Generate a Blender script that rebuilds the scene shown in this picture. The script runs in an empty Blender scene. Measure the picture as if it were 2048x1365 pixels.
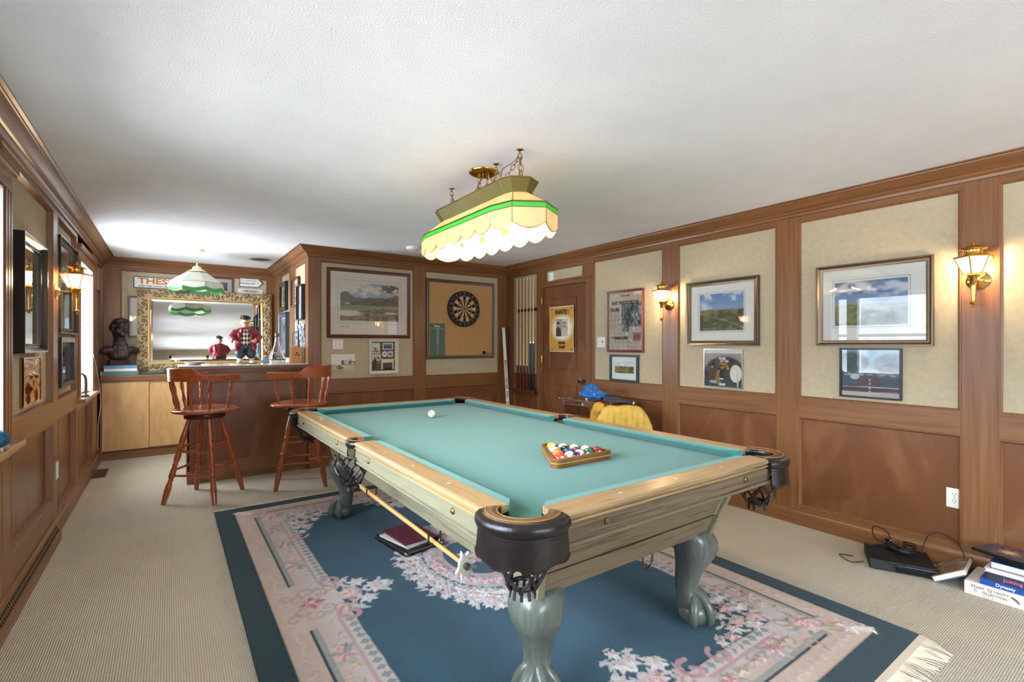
import bpy, bmesh, math, random
import numpy as np
from mathutils import Vector, Matrix
random.seed(7)
rng = np.random.RandomState(11)
PI = math.pi
SC = bpy.context.scene
COL = SC.collection

# ------------------------------------------------------------------ camera
cam_d = bpy.data.cameras.new('camera')
cam_d.sensor_width = 36.0
cam_d.lens = 970.0 / 2048.0 * 36.0
cam_d.shift_y = 6.5 / 2048.0
cam_d.clip_start = 0.02
cam = bpy.data.objects.new('camera', cam_d)
cam.location = (0.0, 0.0, 1.31)
cam.rotation_euler = (PI / 2, 0, -math.atan(686.0 / 970.0))
COL.objects.link(cam)
SC.camera = cam

# ------------------------------------------------------------------ world, lights, exposure
world = bpy.data.worlds.new('sky')
SC.world = world
world.use_nodes = True
wn = world.node_tree
bg = wn.nodes['Background']
def _n(t, **k):
    n = wn.nodes.new(t)
    for a, v in k.items(): setattr(n, a, v)
    return n
_tc = _n('ShaderNodeTexCoord'); _sx = _n('ShaderNodeSeparateXYZ'); wn.links.new(_tc.outputs['Generated'], _sx.inputs[0])
_rp = _n('ShaderNodeValToRGB'); _e = _rp.color_ramp.elements           # ground, far trees, bright overcast sky
_e[0].position = .0; _e[0].color = (.46,.455,.45,1); _e[1].position = 1.0; _e[1].color = (.86,.94,1,1)
for _p, _c in ((.455,(.42,.42,.42,1)),(.485,(.16,.17,.19,1)),(.54,(.20,.23,.27,1)),(.60,(.70,.80,.90,1))):
    _k = _e.new(_p); _k.color = _c
_ma = _n('ShaderNodeMath', operation='MULTIPLY_ADD'); _ma.inputs[1].default_value = .5; _ma.inputs[2].default_value = .5
wn.links.new(_sx.outputs['Z'], _ma.inputs[0]); wn.links.new(_ma.outputs[0], _rp.inputs['Fac'])
_ns = _n('ShaderNodeTexNoise'); _ns.inputs['Scale'].default_value = 22; _ns.inputs['Detail'].default_value = 9; _ns.inputs['Distortion'].default_value = 1.2
wn.links.new(_tc.outputs['Generated'], _ns.inputs['Vector'])
_r2 = _n('ShaderNodeValToRGB'); _r2.color_ramp.elements[0].position = .36; _r2.color_ramp.elements[0].color = (.62,.64,.66,1)
_r2.color_ramp.elements[1].position = .6; _r2.color_ramp.elements[1].color = (1,1,1,1)
wn.links.new(_ns.outputs['Fac'], _r2.inputs['Fac'])
_mx = _n('ShaderNodeMixRGB', blend_type='MULTIPLY'); _mx.inputs['Fac'].default_value = 1
wn.links.new(_rp.outputs['Color'], _mx.inputs['Color1']); wn.links.new(_r2.outputs['Color'], _mx.inputs['Color2'])
wn.links.new(_mx.outputs[0], bg.inputs['Color'])
bg.inputs['Strength'].default_value = 21.0

def portal(name, loc, rot, sx, sy):
    """marks a window opening so that the sky's light is sampled through it"""
    d = bpy.data.lights.new(name, 'AREA')
    d.shape = 'RECTANGLE'; d.size = sx; d.size_y = sy; d.cycles.is_portal = True
    o = bpy.data.objects.new(name, d)
    o.location = loc; o.rotation_euler = rot
    COL.objects.link(o)
portal('window_daylight', (-.86, 1.86, 1.4375), (0, -PI/2, 0), 1.185, 2.62)
portal('alcove_window_daylight', (-.86, 5.965, 1.4375), (0, -PI/2, 0), 1.185, .79)
portal('added_left_window_daylight', (-.86, -1.8, 1.4375), (0, -PI/2, 0), 1.185, 2.6)  # opening of the unseen left window, added for more daylight
portal('added_window_daylight', (1.55, -4.33, 1.375), (PI/2, 0, 0), 3.1, 1.55)  # opening of the unseen window added behind the camera

ld = bpy.data.lights.new('alcove_daylight', 'AREA'); ld.shape = 'RECTANGLE'; ld.size = 1.10; ld.size_y = .70; ld.energy = 32; ld.color = (.80,.90,1.0)
lo = bpy.data.objects.new('alcove_daylight', ld); lo.location = (-.755, 5.965, 1.44); lo.rotation_euler = (0,-PI/2,0); COL.objects.link(lo)

vs = SC.view_settings
vs.view_transform = 'Standard'
vs.look = 'None'
vs.gamma = 1.0
vs.exposure = 1.02
vs.use_curve_mapping = False

# ------------------------------------------------------------------ helpers
class MB:
    def __init__(s): s.v = []; s.f = []
    def add(s, vs_, fs):
        b = len(s.v); s.v += [tuple(map(float, p)) for p in vs_]
        s.f += [tuple(b + i for i in f) for f in fs]; return s
    def box(s, x0, x1, y0, y1, z0, z1):
        return s.add([(x0,y0,z0),(x1,y0,z0),(x1,y1,z0),(x0,y1,z0),(x0,y0,z1),(x1,y0,z1),(x1,y1,z1),(x0,y1,z1)],
                     [(0,3,2,1),(4,5,6,7),(0,1,5,4),(1,2,6,5),(2,3,7,6),(3,0,4,7)])
    def cbox(s, c, d):
        return s.box(c[0]-d[0]/2, c[0]+d[0]/2, c[1]-d[1]/2, c[1]+d[1]/2, c[2]-d[2]/2, c[2]+d[2]/2)
    def bar(s, a, b, w, t, up=(0,0,1)):
        a = Vector(a); b = Vector(b); d = (b-a).normalized(); u = Vector(up)
        x = d.cross(u)
        if x.length < 1e-4: x = d.cross(Vector((1,0,0)))
        x.normalize(); y = x.cross(d)
        P = []
        for p in (a, b):
            for i, j in ((-1,-1),(1,-1),(1,1),(-1,1)): P.append(p + x*(i*w/2) + y*(j*t/2))
        return s.add(P, [(0,3,2,1),(4,5,6,7),(0,1,5,4),(1,2,6,5),(2,3,7,6),(3,0,4,7)])
    def tube(s, pts, r, n=8, close=False, cap=True):
        pts = [Vector(p) for p in pts]; m = len(pts)
        R = list(r) if hasattr(r, '__len__') else [r]*m
        rings = []; prev = None
        for i, p in enumerate(pts):
            if close: t = pts[(i+1) % m] - pts[i-1]
            else: t = pts[min(i+1, m-1)] - pts[max(i-1, 0)]
            if t.length < 1e-9: t = Vector((0,0,1))
            t.normalize()
            if prev is None:
                u = Vector((0,0,1)) if abs(t.z) < .9 else Vector((1,0,0))
                u = (u - t*u.dot(t)).normalized()
            else:
                u = prev - t*prev.dot(t)
                u = u.normalized() if u.length > 1e-6 else prev
            prev = u; w = t.cross(u)
            rings.append([p + u*(R[i]*math.cos(2*PI*k/n)) + w*(R[i]*math.sin(2*PI*k/n)) for k in range(n)])
        V = [q for rg in rings for q in rg]; F = []
        for i in range(m if close else m-1):
            j = (i+1) % m
            for k in range(n):
                F.append((i*n+k, i*n+(k+1)%n, j*n+(k+1)%n, j*n+k))
        if cap and not close:
            F.append(tuple(range(n-1,-1,-1))); F.append(tuple((m-1)*n+k for k in range(n)))
        return s.add(V, F)
    def lathe(s, prof, n=20, a=(0,0,0), b=None, cap=True):
        """prof = [(r, t)]; t along z, or along a->b when b is given (t 0..1)"""
        a = Vector(a)
        if b is None: d = Vector((0,0,1)); L = 1.0
        else: d = Vector(b) - a; L = d.length; d.normalize()
        u = Vector((1,0,0)) if abs(d.x) < .9 else Vector((0,1,0))
        u = (u - d*u.dot(d)).normalized(); w = d.cross(u)
        V = []; F = []
        for r, t in prof:
            for k in range(n):
                V.append(a + d*(t*L) + u*(r*math.cos(2*PI*k/n)) + w*(r*math.sin(2*PI*k/n)))
        for i in range(len(prof)-1):
            for k in range(n): F.append((i*n+k, i*n+(k+1)%n, (i+1)*n+(k+1)%n, (i+1)*n+k))
        if cap:
            F.append(tuple(range(n-1,-1,-1))); F.append(tuple((len(prof)-1)*n+k for k in range(n)))
        return s.add(V, F)
    def prism(s, poly, z0, z1):
        n = len(poly)
        V = [(x,y,z0) for x,y in poly] + [(x,y,z1) for x,y in poly]
        return s.add(V, [tuple(range(n-1,-1,-1)), tuple(range(n,2*n))] + [(i,(i+1)%n,n+(i+1)%n,n+i) for i in range(n)])
    def sphere(s, c, r, n=16, m=10, sc=(1,1,1)):
        V = []; F = []
        for i in range(m+1):
            ph = PI*i/m
            for k in range(n):
                th = 2*PI*k/n
                V.append((c[0]+sc[0]*r*math.sin(ph)*math.cos(th), c[1]+sc[1]*r*math.sin(ph)*math.sin(th), c[2]+sc[2]*r*math.cos(ph)))
        for i in range(m):
            for k in range(n): F.append((i*n+k, (i+1)*n+k, (i+1)*n+(k+1)%n, i*n+(k+1)%n))
        return s.add(V, F)
    def xf(s, M, start=0):
        s.v[start:] = [tuple(M @ Vector(p)) for p in s.v[start:]]; return s

def obj(name, mb, mat, parent=None, smooth=False, kind=None, label=None, bevel=0, angle=40):
    me = bpy.data.meshes.new(name)
    if isinstance(mb, MB):
        me.from_pydata(mb.v, [], mb.f)
        bm = bmesh.new(); bm.from_mesh(me)
        bmesh.ops.remove_doubles(bm, verts=bm.verts, dist=1e-6)
        bmesh.ops.recalc_face_normals(bm, faces=bm.faces)
        if bevel:
            es = [e for e in bm.edges if len(e.link_faces) == 2 and e.calc_face_angle(0) > 0.5]
            bmesh.ops.bevel(bm, geom=es, offset=bevel, segments=2, affect='EDGES', profile=.6, clamp_overlap=True)
        bm.to_mesh(me); bm.free()
    else:
        me = mb; me.name = name
    if mat: me.materials.append(mat)
    if smooth:
        me.polygons.foreach_set('use_smooth', [True]*len(me.polygons))
        try: me.set_sharp_from_angle(angle=math.radians(angle))
        except Exception: pass
    me.update()
    o = bpy.data.objects.new(name, me); COL.objects.link(o)
    if parent: o.parent = parent
    if kind: o['kind'] = kind
    if label: o['label'] = label
    return o

def tag(o, label, cat, group=None):
    o['label'] = label; o['category'] = cat
    if group: o['group'] = group
    return o

def thing(name, label, cat, loc=(0,0,0), rz=0, group=None):
    o = bpy.data.objects.new(name, None); o.empty_display_size = .05
    COL.objects.link(o); o.location = loc; o.rotation_euler = (0,0,rz)
    return tag(o, label, cat, group)

def dup(root, loc, rz, label, group=None):
    r = root.copy(); COL.objects.link(r); r.location = loc; r.rotation_euler = (0,0,rz)
    r['label'] = label
    if group: r['group'] = group
    for ch in list(root.children):
        c = ch.copy(); COL.objects.link(c); c.parent = r
        for g in ch.children:
            d = g.copy(); COL.objects.link(d); d.parent = c
    return r

# ------------------------------------------------------------------ materials
def lin(r, g, b):
    f = lambda c: (c/255/12.92) if c/255 <= .04045 else ((c/255+.055)/1.055)**2.4
    return (f(r), f(g), f(b), 1)

def mat(name, col, rough=.5, metal=0, spec=.5, emit=None, estr=0, trans=0, coat=0, sheen=0, ior=1.45):
    m = bpy.data.materials.new(name); m.use_nodes = True
    b = m.node_tree.nodes['Principled BSDF']
    b.inputs['Base Color'].default_value = col
    b.inputs['Roughness'].default_value = rough
    b.inputs['Metallic'].default_value = metal
    b.inputs['Specular IOR Level'].default_value = spec
    b.inputs['IOR'].default_value = ior
    if emit: b.inputs['Emission Color'].default_value = emit; b.inputs['Emission Strength'].default_value = estr
    if trans: b.inputs['Transmission Weight'].default_value = trans
    if coat: b.inputs['Coat Weight'].default_value = coat; b.inputs['Coat Roughness'].default_value = .1
    if sheen: b.inputs['Sheen Weight'].default_value = sheen
    return m

def nd(nt, t, **kw):
    n = nt.nodes.new(t)
    for k, v in kw.items():
        if k.startswith('i_'): n.inputs[k[2:].replace('_', ' ')].default_value = v
        else: setattr(n, k, v)
    return n

def noise_mat(name, c1, c2, scale=(10,10,10), nscale=1.0, rough=.5, detail=6, bump=0, bscale=None, metal=0, c3=None, spec=.5, distort=0, sheen=0, coat=0):
    """two or three colours mixed along stretched noise in object space; optional fine relief"""
    m = mat(name, c1, rough, metal, spec, sheen=sheen, coat=coat); nt = m.node_tree; b = nt.nodes['Principled BSDF']
    tc = nd(nt, 'ShaderNodeTexCoord'); mp = nd(nt, 'ShaderNodeMapping'); mp.inputs['Scale'].default_value = scale
    nt.links.new(tc.outputs['Object'], mp.inputs['Vector'])
    n1 = nd(nt, 'ShaderNodeTexNoise'); n1.inputs['Scale'].default_value = nscale; n1.inputs['Detail'].default_value = detail
    n1.inputs['Distortion'].default_value = distort
    nt.links.new(mp.outputs[0], n1.inputs['Vector'])
    rp = nd(nt, 'ShaderNodeValToRGB'); e = rp.color_ramp.elements
    e[0].position = .32; e[0].color = c1; e[1].position = .68; e[1].color = c2
    if c3: k = rp.color_ramp.elements.new(.5); k.color = c3
    nt.links.new(n1.outputs['Fac'], rp.inputs['Fac']); nt.links.new(rp.outputs['Color'], b.inputs['Base Color'])
    if bump:
        n2 = nd(nt, 'ShaderNodeTexNoise'); n2.inputs['Scale'].default_value = bscale or 200; n2.inputs['Detail'].default_value = 4
        nt.links.new(tc.outputs['Object'] if bscale else mp.outputs[0], n2.inputs['Vector'])
        bp = nd(nt, 'ShaderNodeBump'); bp.inputs['Strength'].default_value = 1.0; bp.inputs['Distance'].default_value = bump
        nt.links.new(n2.outputs['Fac'], bp.inputs['Height']); nt.links.new(bp.outputs['Normal'], b.inputs['Normal'])
    return m

def wood(name, c1, c2, axis, rough=.35, g=55, along=2.0, bump=0, coat=0, spec=.5, c3=None):
    s = [g, g, g]; s[axis] = along
    return noise_mat(name, c1, c2, tuple(s), 1.0, rough, 5, bump, None, 0, c3, spec, .6, coat=coat)

def vcol_mat(name, rough=.6, bump=0, bscale=300, spec=.4, sheen=0):
    m = mat(name, (1,1,1,1), rough, spec=spec, sheen=sheen); nt = m.node_tree; b = nt.nodes['Principled BSDF']
    a = nd(nt, 'ShaderNodeVertexColor', layer_name='Col')
    nt.links.new(a.outputs['Color'], b.inputs['Base Color'])
    if bump:
        tc = nd(nt, 'ShaderNodeTexCoord'); n2 = nd(nt, 'ShaderNodeTexNoise'); n2.inputs['Scale'].default_value = bscale
        nt.links.new(tc.outputs['Object'], n2.inputs['Vector'])
        bp = nd(nt, 'ShaderNodeBump'); bp.inputs['Distance'].default_value = bump
        nt.links.new(n2.outputs['Fac'], bp.inputs['Height']); nt.links.new(bp.outputs['Normal'], b.inputs['Normal'])
    return m

W1, W2 = lin(116,75,44), lin(138,93,57)
M = {}
M['wood_v'] = wood('panel_wood_upright', W1, W2, 2, .33, 38, 1.6)
M['wood_x'] = wood('panel_wood_lengthwise', W1, W2, 0, .33, 38, 1.6)
M['wood_y'] = wood('panel_wood_depthwise', W1, W2, 1, .33, 38, 1.6)
M['wood_dark'] = wood('dark_wood', lin(74,42,24), lin(98,58,34), 2, .3, 38, 1.6)
M['veneer'] = noise_mat('panel_veneer', lin(110,68,41), lin(130,86,55), (5,5,2.2), 1.0, .3, 8, 0, distort=1.2, c3=lin(114,71,43))
M['fabric'] = noise_mat('wall_fabric', lin(182,168,140), lin(192,179,152), (14,14,14), 2, .85, 8, .0012, 420, spec=.2)
M['maple'] = noise_mat('pale_maple_veneer', lin(196,150,92), lin(216,174,118), (10,10,2.2), 1.0, .35, 8, 0, distort=1.5)
M['white_plastic'] = mat('ivory_plastic', lin(232,228,214), .35)
M['white'] = mat('white_paint', lin(238,238,234), .45)
M['brass'] = mat('brass', lin(214,168,88), .18, 1)
M['old_brass'] = mat('aged_brass', lin(150,118,70), .3, 1)
M['chrome'] = mat('chrome', lin(210,210,210), .12, 1)
M['steel'] = mat('grey_metal', lin(128,124,116), .35, 1)
M['black'] = mat('black_gloss', lin(22,21,22), .25)
M['black_matte'] = mat('black_matte', lin(26,24,23), .6)
M['hole'] = mat('dark_slot', lin(18,15,13), .8)
M['mirror'] = mat('mirror_glass', (.93,.94,.93,1), .0, 1)

def glass_mat(name, tint=(1,1,1,1), refl=.10, rough=0.0):
    m = bpy.data.materials.new(name); m.use_nodes = True; nt = m.node_tree; nt.nodes.remove(nt.nodes['Principled BSDF'])
    out = nt.nodes['Material Output']
    t = nd(nt, 'ShaderNodeBsdfTransparent'); t.inputs['Color'].default_value = tint
    g = nd(nt, 'ShaderNodeBsdfGlossy'); g.inputs['Roughness'].default_value = rough
    lw = nd(nt, 'ShaderNodeFresnel'); lw.inputs['IOR'].default_value = 1.5
    mx = nd(nt, 'ShaderNodeMixShader')
    ma = nd(nt, 'ShaderNodeMath', operation='MULTIPLY_ADD'); ma.inputs[1].default_value = 1.3; ma.inputs[2].default_value = refl - .05
    nt.links.new(lw.outputs[0], ma.inputs[0]); nt.links.new(ma.outputs[0], mx.inputs['Fac'])
    nt.links.new(t.outputs[0], mx.inputs[1]); nt.links.new(g.outputs[0], mx.inputs[2]); nt.links.new(mx.outputs[0], out.inputs['Surface'])
    return m
M['glass'] = glass_mat('picture_glass')
M['pane'] = glass_mat('window_glass', (.97,.98,1,1), .05)

# ceiling: stippled white plaster
M['ceiling'] = noise_mat('stippled_plaster', lin(234,235,238), lin(240,241,244), (3,3,3), 1, .9, 4, .0028, 150, spec=.1)
# carpet: looped rib weave
def carpet_mat():
    m = mat('ribbed_loop_carpet', lin(190,176,152), .95, spec=.1); nt = m.node_tree; b = nt.nodes['Principled BSDF']
    tc = nd(nt, 'ShaderNodeTexCoord')
    waves = []
    for ang, sc_ in ((0, 1.0), (PI/2, 1.15)):
        mp = nd(nt, 'ShaderNodeMapping'); mp.inputs['Rotation'].default_value = (0,0,ang)
        nt.links.new(tc.outputs['Object'], mp.inputs['Vector'])
        w = nd(nt, 'ShaderNodeTexWave'); w.inputs['Scale'].default_value = 34*sc_; w.inputs['Distortion'].default_value = 1.2
        w.inputs['Detail'].default_value = 1.5; w.inputs['Detail Scale'].default_value = 3
        nt.links.new(mp.outputs[0], w.inputs['Vector']); waves.append(w)
    mu = nd(nt, 'ShaderNodeMath', operation='MULTIPLY_ADD'); mu.inputs[1].default_value = .6
    nt.links.new(waves[0].outputs['Fac'], mu.inputs[0])
    m2 = nd(nt, 'ShaderNodeMath', operation='MULTIPLY'); m2.inputs[1].default_value = .4
    nt.links.new(waves[1].outputs['Fac'], m2.inputs[0]); nt.links.new(m2.outputs[0], mu.inputs[2])
    ns = nd(nt, 'ShaderNodeTexNoise'); ns.inputs['Scale'].default_value = 2.2; ns.inputs['Detail'].default_value = 5
    nt.links.new(tc.outputs['Object'], ns.inputs['Vector'])
    ad = nd(nt, 'ShaderNodeMath', operation='MULTIPLY_ADD'); ad.inputs[1].default_value = .55
    nt.links.new(ns.outputs['Fac'], ad.inputs[0]); nt.links.new(mu.outputs[0], ad.inputs[2])
    rp = nd(nt, 'ShaderNodeValToRGB'); e = rp.color_ramp.elements
    e[0].position = .2; e[0].color = lin(166,155,134); e[1].position = 1.1; e[1].color = lin(208,198,179)
    nt.links.new(ad.outputs[0], rp.inputs['Fac']); nt.links.new(rp.outputs['Color'], b.inputs['Base Color'])
    bp = nd(nt, 'ShaderNodeBump'); bp.inputs['Distance'].default_value = .004
    nt.links.new(mu.outputs[0], bp.inputs['Height']); nt.links.new(bp.outputs['Normal'], b.inputs['Normal'])
    return m
M['carpet'] = carpet_mat()

# ------------------------------------------------------------------ pictures: a fine grid of coloured points (flat print)
def fbm(u, v, f, seed, octv=5):
    r = np.random.RandomState(seed); out = np.zeros_like(u); a = 1.; s = 0.
    for o in range(octv):
        n = int(f*2**o) + 2
        g = r.rand(n+1, n+1)
        x = np.clip(u,0,.9999)*n; y = np.clip(v,0,.9999)*n
        i = x.astype(int); j = y.astype(int); fx = x-i; fy = y-j
        fx = fx*fx*(3-2*fx); fy = fy*fy*(3-2*fy)
        val = g[j,i]*(1-fx)*(1-fy)+g[j,i+1]*fx*(1-fy)+g[j+1,i]*(1-fx)*fy+g[j+1,i+1]*fx*fy
        out += a*val; s += a; a *= .55
    return out/s
def C3(r, g, b): return np.array(lin(r,g,b)[:3])
def blend(img, mask, col):
    m = np.clip(mask,0,1)[...,None]; return img*(1-m) + np.asarray(col)*m
def sstep(a, b, x): t = np.clip((x-a)/(b-a),0,1); return t*t*(3-2*t)
def ell(u, v, cx, cy, rx, ry, soft=.15):
    d = np.sqrt(((u-cx)/rx)**2+((v-cy)/ry)**2); return 1-sstep(1-soft,1+soft,d)
def rect(u, v, u0, u1, v0, v1): return ((u>=u0)&(u<=u1)&(v>=v0)&(v<=v1)).astype(float)

def paint_mesh(w, h, nx, ny, fn, height=None):
    """grid in the local x-z plane, centred, facing -y"""
    us = np.linspace(0,1,nx); vs_ = np.linspace(0,1,ny); U, V = np.meshgrid(us, vs_)
    img = np.clip(fn(U, V), 0, 1)
    hh = np.zeros_like(U) if height is None else height(U, V)
    co = np.stack([(U-.5)*w, -hh, (V-.5)*h], -1).reshape(-1,3)
    idx = np.arange(nx*ny).reshape(ny,nx)
    F = np.stack([idx[:-1,:-1],idx[:-1,1:],idx[1:,1:],idx[1:,:-1]],-1).reshape(-1,4)
    return grid_mesh(co, F, img.reshape(-1,3))
def grid_mesh(co, F, colr):
    me = bpy.data.meshes.new('print'); n = len(co); k = len(F)
    me.vertices.add(n); me.vertices.foreach_set('co', co.astype(np.float32).ravel())
    me.loops.add(4*k); me.loops.foreach_set('vertex_index', F.astype(np.int32).ravel())
    me.polygons.add(k); me.polygons.foreach_set('loop_start', np.arange(k,dtype=np.int32)*4)
    me.polygons.foreach_set('loop_total', np.full(k,4,dtype=np.int32))
    me.update(calc_edges=True)
    ca = me.color_attributes.new('Col', 'FLOAT_COLOR', 'POINT')
    ca.data.foreach_set('color', np.concatenate([colr, np.ones((n,1))],1).astype(np.float32).ravel())
    me.validate(); return me
M['print'] = vcol_mat('printed_paper', .6)
M['print_gloss'] = vcol_mat('glossy_print', .25)

# ------------------------------------------------------------------ lettering
_fonts = {}
def text_mesh(s, size, bold=0, depth=.0004, align='CENTER', sx=1.0, spacing=1.0):
    cu = bpy.data.curves.new('t', 'FONT'); cu.body = s; cu.size = size; cu.align_x = align; cu.align_y = 'CENTER'
    cu.extrude = depth; cu.offset = bold; cu.resolution_u = 2; cu.space_character = spacing
    o = bpy.data.objects.new('t', cu); COL.objects.link(o)
    dg = bpy.context.evaluated_depsgraph_get()
    me = bpy.data.meshes.new_from_object(o.evaluated_get(dg))
    bpy.data.objects.remove(o); bpy.data.curves.remove(cu)
    me.transform(Matrix.Scale(sx, 4, (1,0,0)))
    me.materials.clear()
    return me
def lettering(s, size, m, parent, loc, rot=(PI/2,0,0), bold=0, sx=1.0, align='CENTER', name='lettering', spacing=1.0):
    o = obj(name, text_mesh(s, size, bold, .0004, align, sx, spacing), m, parent)
    o.location = loc; o.rotation_euler = rot
    return o
M['ink'] = mat('black_ink', lin(30,28,26), .7)
M['ink_brown'] = mat('brown_ink', lin(60,38,26), .7)
M['ink_white'] = mat('white_ink', lin(236,234,228), .7)
M['ink_gold'] = mat('gold_ink', lin(196,150,60), .6)

# ------------------------------------------------------------------ soft modelled forms: many ellipsoids fused into one skin
def blob(parts, voxel=.008, smooth=4, extra=None):
    """parts: (centre, radii, euler) ellipsoids or (points, radii) tubes fused into ONE continuous mesh"""
    mb = MB()
    for p in parts:
        if len(p) == 2:
            mb.tube(p[0], p[1], 12)
            continue
        c, r, e = p
        st = len(mb.v); mb.sphere((0,0,0), 1, 16, 10)
        from mathutils import Euler
        Mx = Matrix.Translation(c) @ Euler([math.radians(a) for a in e]).to_matrix().to_4x4() @ Matrix.Diagonal((r[0],r[1],r[2],1))
        mb.xf(Mx, st)
    me = bpy.data.meshes.new('blob'); me.from_pydata(mb.v, [], mb.f); me.update()
    o = bpy.data.objects.new('blob', me); COL.objects.link(o)
    m = o.modifiers.new('r', 'REMESH'); m.mode = 'VOXEL'; m.voxel_size = voxel
    if smooth: s = o.modifiers.new('s', 'SMOOTH'); s.iterations = smooth; s.factor = .5
    if extra: extra(o)
    dg = bpy.context.evaluated_depsgraph_get()
    out = bpy.data.meshes.new_from_object(o.evaluated_get(dg))
    bpy.data.objects.remove(o); bpy.data.meshes.remove(me)
    return out

# ================================================================== THE ROOM
H = 2.34
XL, XR, YM, YB, XA, YF = -.63, 3.735, 5.395, 7.43, 1.193, -4.2
def fr_right(s, z, d): return (3.775-d, s, z)
def fr_mid(s, z, d): return (s, 5.435-d, z)
def fr_left(s, z, d): return (-.69+d, s, z)
def fr_back(s, z, d): return (s, 7.47-d, z)
def fr_side(s, z, d): return (1.233-d, s, z)
FAB, STI = .025, .040

def wb(fr, s0, s1, z0, z1, d0, d1, mb=None):
    mb = mb or MB()
    P = [fr(s,z,d) for z in (z0,z1) for s,d in ((s0,d0),(s1,d0),(s1,d1),(s0,d1))]
    return mb.add(P, [(0,3,2,1),(4,5,6,7),(0,1,5,4),(1,2,6,5),(2,3,7,6),(3,0,4,7)])
def struct(name, mb, m): return obj(name, mb, m, kind='structure')
def moulding(fr, s0, s1, z0, z1, d0, d1, w=.016, mb=None):
    """mitred bead round an opening: slopes from (edge, d1) in to (edge+w, d0)"""
    mb = mb or MB()
    prof = [(0,d0),(0,d1),(w*.35,d1),(w*.5,d1-.006),(w,d0+.004),(w,d0)]
    cs = [(s0,z0,1,1),(s1,z0,-1,1),(s1,z1,-1,-1),(s0,z1,1,-1)]
    V = []; n = len(prof)
    for (s,z,a,b) in cs:
        for o_, d in prof: V.append(fr(s+a*o_, z+b*o_, d))
    Fc = []
    for c in range(4):
        e = (c+1) % 4
        for k in range(n-1): Fc.append((c*n+k, c*n+k+1, e*n+k+1, e*n+k))
    return mb.add(V, Fc)

# floor and ceiling
fl = struct('floor', MB().box(-.85, 3.95, -4.3, 7.6, -.06, 0), M['carpet'])
ce = struct('ceiling', MB().box(-.85, 3.95, -4.3, 7.6, H, H+.06), M['ceiling'])

# backing walls
w_right = struct('wall_right', MB().box(3.775, 3.9, -4.3, 5.435, 0, H), M['wood_v'])
w_mid = struct('wall_middle', MB().box(1.233, 3.9, 5.435, 5.56, 0, H), M['wood_v'])
w_side = struct('wall_alcove', MB().box(1.233, 1.36, 5.56, 7.6, 0, H), M['wood_v'])
w_back = struct('wall_back', MB().box(-.85, 1.36, 7.47, 7.6, 0, H), M['wood_v'])
W1Y, W2Y, W3Y, WZ = (.55, 3.17), (5.57, 6.36), (-3.1, -.5), (.845, 2.03)
mb = MB()
for y0, y1 in ((-4.3, W3Y[0]), (W3Y[1], W1Y[0]), (W1Y[1], W2Y[0]), (W2Y[1], 7.6)): mb.box(-.85, -.69, y0, y1, 0, H)
for y0, y1 in (W1Y, W2Y, W3Y): mb.box(-.85,-.69,y0,y1,0,WZ[0]); mb.box(-.85,-.69,y0,y1,WZ[1],H)
w_left = struct('wall_left', mb, M['wood_v'])
mb = MB().box(-.85,.0,-4.32,-4.2,0,H).box(3.10,3.9,-4.32,-4.2,0,H).box(.0,3.10,-4.32,-4.2,2.15,H).box(.0,3.10,-4.32,-4.2,0,.60)
w_front = struct('wall_front', mb, M['fabric'])

WOODAX = {id(fr_right):'wood_y', id(fr_left):'wood_y', id(fr_side):'wood_y', id(fr_mid):'wood_x', id(fr_back):'wood_x'}
def panelling(root, fr, panels, s_lo, s_hi, fab=FAB, sti=STI, lowbot=None, stiles=True):
    """panels: list of (s0, s1); stiles fill the gaps, rails cross each bay"""
    rm = M[WOODAX[id(fr)]]
    edges = [s_lo] + [v for p in panels for v in p] + [s_hi]
    for i in range(0, len(edges), 2):
        if edges[i+1]-edges[i] > .015 and stiles:
            obj('stile', wb(fr, edges[i], edges[i+1], .02, 2.28, 0, sti), M['wood_v'], root, bevel=.002)
    for k, (a, b) in enumerate(panels):
        lb = lowbot[k] if lowbot else .135
        obj('fabric_panel', wb(fr, a, b, .91, 2.215, .004, fab), M['fabric'], root)
        obj('chair_rail', wb(fr, a, b, .783, .92, .002, sti-.001), rm, root, bevel=.002)
        obj('top_rail', wb(fr, a, b, 2.205, 2.30, .002, sti-.001), rm, root)
        obj('wood_panel', wb(fr, a, b, lb-.02, .80, .003, fab-.006), M['veneer'], root)
        obj('bottom_rail', wb(fr, a, b, .02, lb, .002, sti-.001), rm, root, bevel=.002)
        obj('panel_moulding', moulding(fr, a, b, .92, 2.205, fab, sti+.002), M['wood_v'], root)
        obj('panel_moulding', moulding(fr, a, b, lb, .783, fab-.006, sti+.002), M['wood_v'], root)

panelling(w_right, fr_right, [(-4.1,-3.3),(-3.17,-2.45),(-2.32,-1.42),(-1.29,-.39),(-.26,.635),(.789,1.678),(1.831,2.704),(2.863,3.765)], -4.2, 3.79)
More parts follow.
